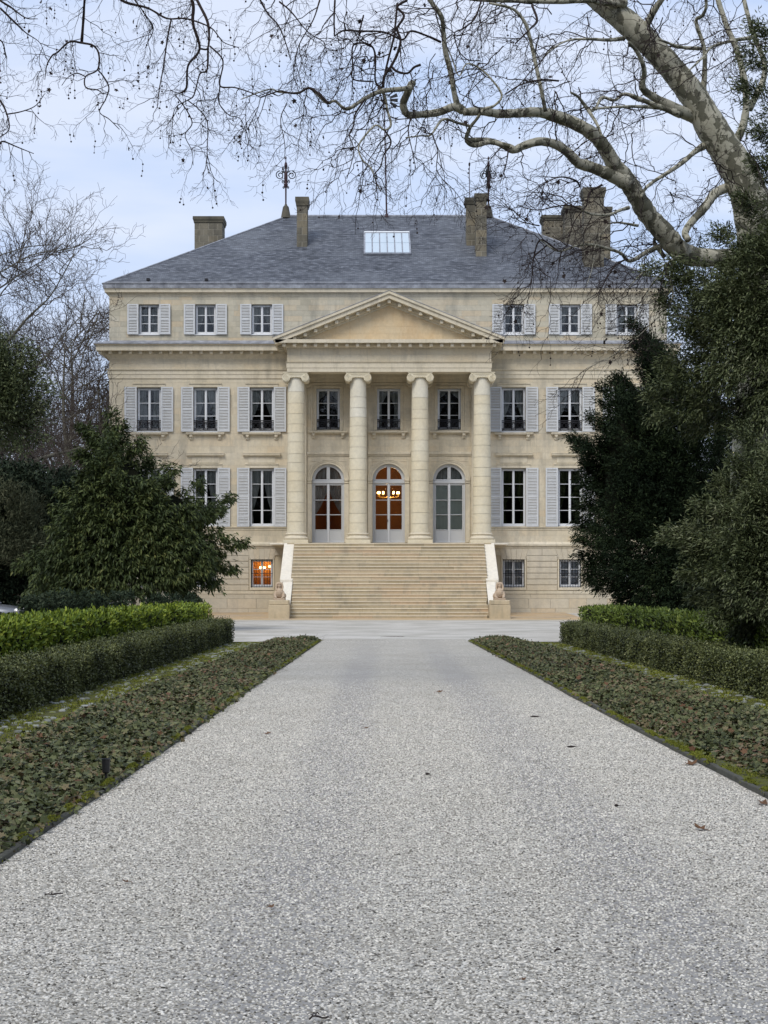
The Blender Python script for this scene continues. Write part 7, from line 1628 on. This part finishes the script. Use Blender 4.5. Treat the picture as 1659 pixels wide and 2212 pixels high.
def stick(xp, yp, L_, label, rot, n=3):
    x, y = gp(xp, yp, 0.01); t = thing('fallen_twig', label, 'twig', (x, y, 0.006)); t.rotation_euler.z = rot; random.seed(int(xp)); p = [(-L_ / 2, 0, 0.006)]
    for k in range(6): p.append((p[-1][0] + L_ / 6, p[-1][1] + random.uniform(-.06, .06) * L_, 0.006 + random.uniform(0, .01)))
    g = MB(); g.tube(p, 0.0035, 6); g.build('stem', M['twig'], t)
    for k in range(n): a = p[k + 1]; g = MB(); g.tube([a, (a[0] + .15 * L_, a[1] + random.choice((-1, 1)) * .16 * L_, a[2] + .01), (a[0] + .3 * L_, a[1] + random.choice((-1, 1)) * .22 * L_, a[2])], 0.002, 5); g.build('side_twig', M['twig'], t)
stick(848, 1376, .75, 'thin forked twig lying across the far end of the drive', 0.1, 4); stick(688, 2201, .07, 'short dark twig at the bottom centre of the view', 0.4, 2); stick(117, 1933, .10, 'fine twig on the gravel in the left foreground', -0.2, 2); stick(1430, 1415, .8, 'broken branch lying in the moss strip beside the right box hedge', -0.3, 4); stick(1205, 2055, .05, 'tiny twig stub in the right foreground', 0.9, 1)
# garden spike light in the left ivy bed
x, y = gp(229, 1698, 0.0); t = thing('garden_light', 'small black cylindrical spike light standing in the left ivy bed', 'garden light', (x, y, 0)); g = MB(); g.tube([(0, 0, -.05), (0, 0, .10)], .012, 8); g.build('stake', M['plastic'], t)
g = MB(); g.lathe([(.022, .10), (.030, .11), (.033, .20), (.036, .215), (.030, .216), (.028, .19)], 0, 0, 16, cap=False); g.lathe([(.027, .188), (.027, .19)], 0, 0, 12); g.build('housing', M['plastic'], t)

# ------------------------------------------------------------------ parked cars glimpsed at the left
M['car_grey'] = mat('metallic grey car paint', (0.22, 0.23, 0.25), 0.3, 0.5, 0.5)[0]; M['car_white'] = mat('white car paint', (0.78, 0.79, 0.80), 0.3, 0.5)[0]
M['car_glass'] = mat('tinted car glass', (0.10, 0.12, 0.12), 0.06, 0.8)[0]; M['tyre'] = mat('tyre rubber', (0.02, 0.02, 0.02), 0.8, 0.2)[0]; M['rim'] = mat('alloy rim', (0.5, 0.5, 0.52), 0.35, 0.5, 0.8)[0]; M['lamp_glass'] = mat('lamp lens', (0.7, 0.7, 0.7), 0.1, 0.8)[0]
def car(label, x, y, rot, paint):
    t = thing('parked_car', label, 'car', (x, y, 0.0)); t.rotation_euler.z = rot; W = 0.88
    # stations along the length: x, sill z, belt z, half width
    side = [(-2.15, .38, .55, .60), (-2.08, .28, .74, .76), (-1.6, .22, .86, .86), (-0.8, .20, .92, .88), (0.2, .20, .94, .88), (1.1, .20, .96, .88), (1.8, .22, .95, .85), (2.1, .30, .82, .78), (2.16, .42, .62, .66)]
    g = MB(); n = len(side)
    for (a, z0, z1, w_) in side: g.v += [(a, -w_ * .9, z0), (a, -w_, z0 + .12), (a, -w_, (z0 + z1) / 2 + .05), (a, -w_ * .94, z1), (a, 0, z1 + .035), (a, w_ * .94, z1), (a, w_, (z0 + z1) / 2 + .05), (a, w_, z0 + .12), (a, w_ * .9, z0)]
    for j in range(n - 1):
        for k in range(9): a = j * 9 + k; b_ = j * 9 + (k + 1) % 9; g.f.append((a, b_, b_ + 9, a + 9)); g.t.append(0)
    g.f += [tuple(range(9))[::-1], tuple((n - 1) * 9 + k for k in range(9))]; g.t += [0, 0]; body = g.build('body', M[paint], t, smooth=True); body.modifiers.new('subdiv', 'SUBSURF').levels = 1; body.modifiers[-1].render_levels = 1
    g = MB(); cab = [(-1.05, .93, .78), (-0.35, 1.36, .66), (0.3, 1.45, .64), (1.1, 1.42, .63), (1.75, 1.18, .66), (2.0, .96, .74)]
    for (a, zt, w_) in cab: g.v += [(a, -.80, .90 if zt > 1 else zt - .02), (a, -w_, zt - .05 if zt > 1 else zt), (a, -w_ * .8, zt), (a, w_ * .8, zt), (a, w_, zt - .05 if zt > 1 else zt), (a, .80, .90 if zt > 1 else zt - .02)]
    for j in range(len(cab) - 1):
        for k in range(5): a = j * 6 + k; g.f.append((a, a + 1, a + 7, a + 6)); g.t.append(0)
    g.build('glasshouse', M['car_glass'], t)
    g = MB(); g.add([(-0.33, -.60, 1.372), (1.15, -.60, 1.43), (1.15, .60, 1.43), (-0.33, .60, 1.372), (0.3, -.62, 1.465), (0.3, .62, 1.465)], [(0, 4, 5, 3), (4, 1, 2, 5)])
    for s_ in (-1, 1):
        g.tube([(-1.08, s_ * .77, .93), (-0.35, s_ * .65, 1.355), (0.3, s_ * .635, 1.43), (1.1, s_ * .63, 1.40), (1.75, s_ * .66, 1.17), (2.0, s_ * .74, .95)], .032, 6); g.tube([(0.35, s_ * .80, .92), (0.4, s_ * .65, 1.41)], .028, 6)
    g.build('roof', M[paint], t)
    for s_ in (-1, 1):
        for xa in (-1.35, 1.38):
            g = MB(); pts = []; 
            g.lathe([(.20, -.1), (.30, -.105), (.325, -.07), (.325, .07), (.30, .105), (.20, .1)], 0, 0, 20); w_ = g.build('wheel', M['tyre'], t); w_.location = (xa, s_ * .79, .325); w_.rotation_euler = (math.pi / 2, 0, 0)
            g = MB(); g.lathe([(.05, -.112), (.20, -.10), (.20, .10), (.05, .112)], 0, 0, 16); g.build('rim', M['rim'], w_)
        g = MB(); g.ball((-2.02, s_ * .62, .68), (.12, .16, .09)); g.build('headlight', M['lamp_glass'], t)
        g = MB(); g.ball((-0.85, s_ * .95, .98), (.07, .10, .07)); g.build('wing_mirror', M[paint], t)
    return t
car('grey car parked at the left edge behind the laurel hedge', -15.7, 58, math.pi, 'car_grey')
car('white car half hidden by the low laurel bushes at the left', -12.9, 65, math.pi - 0.05, 'car_white')
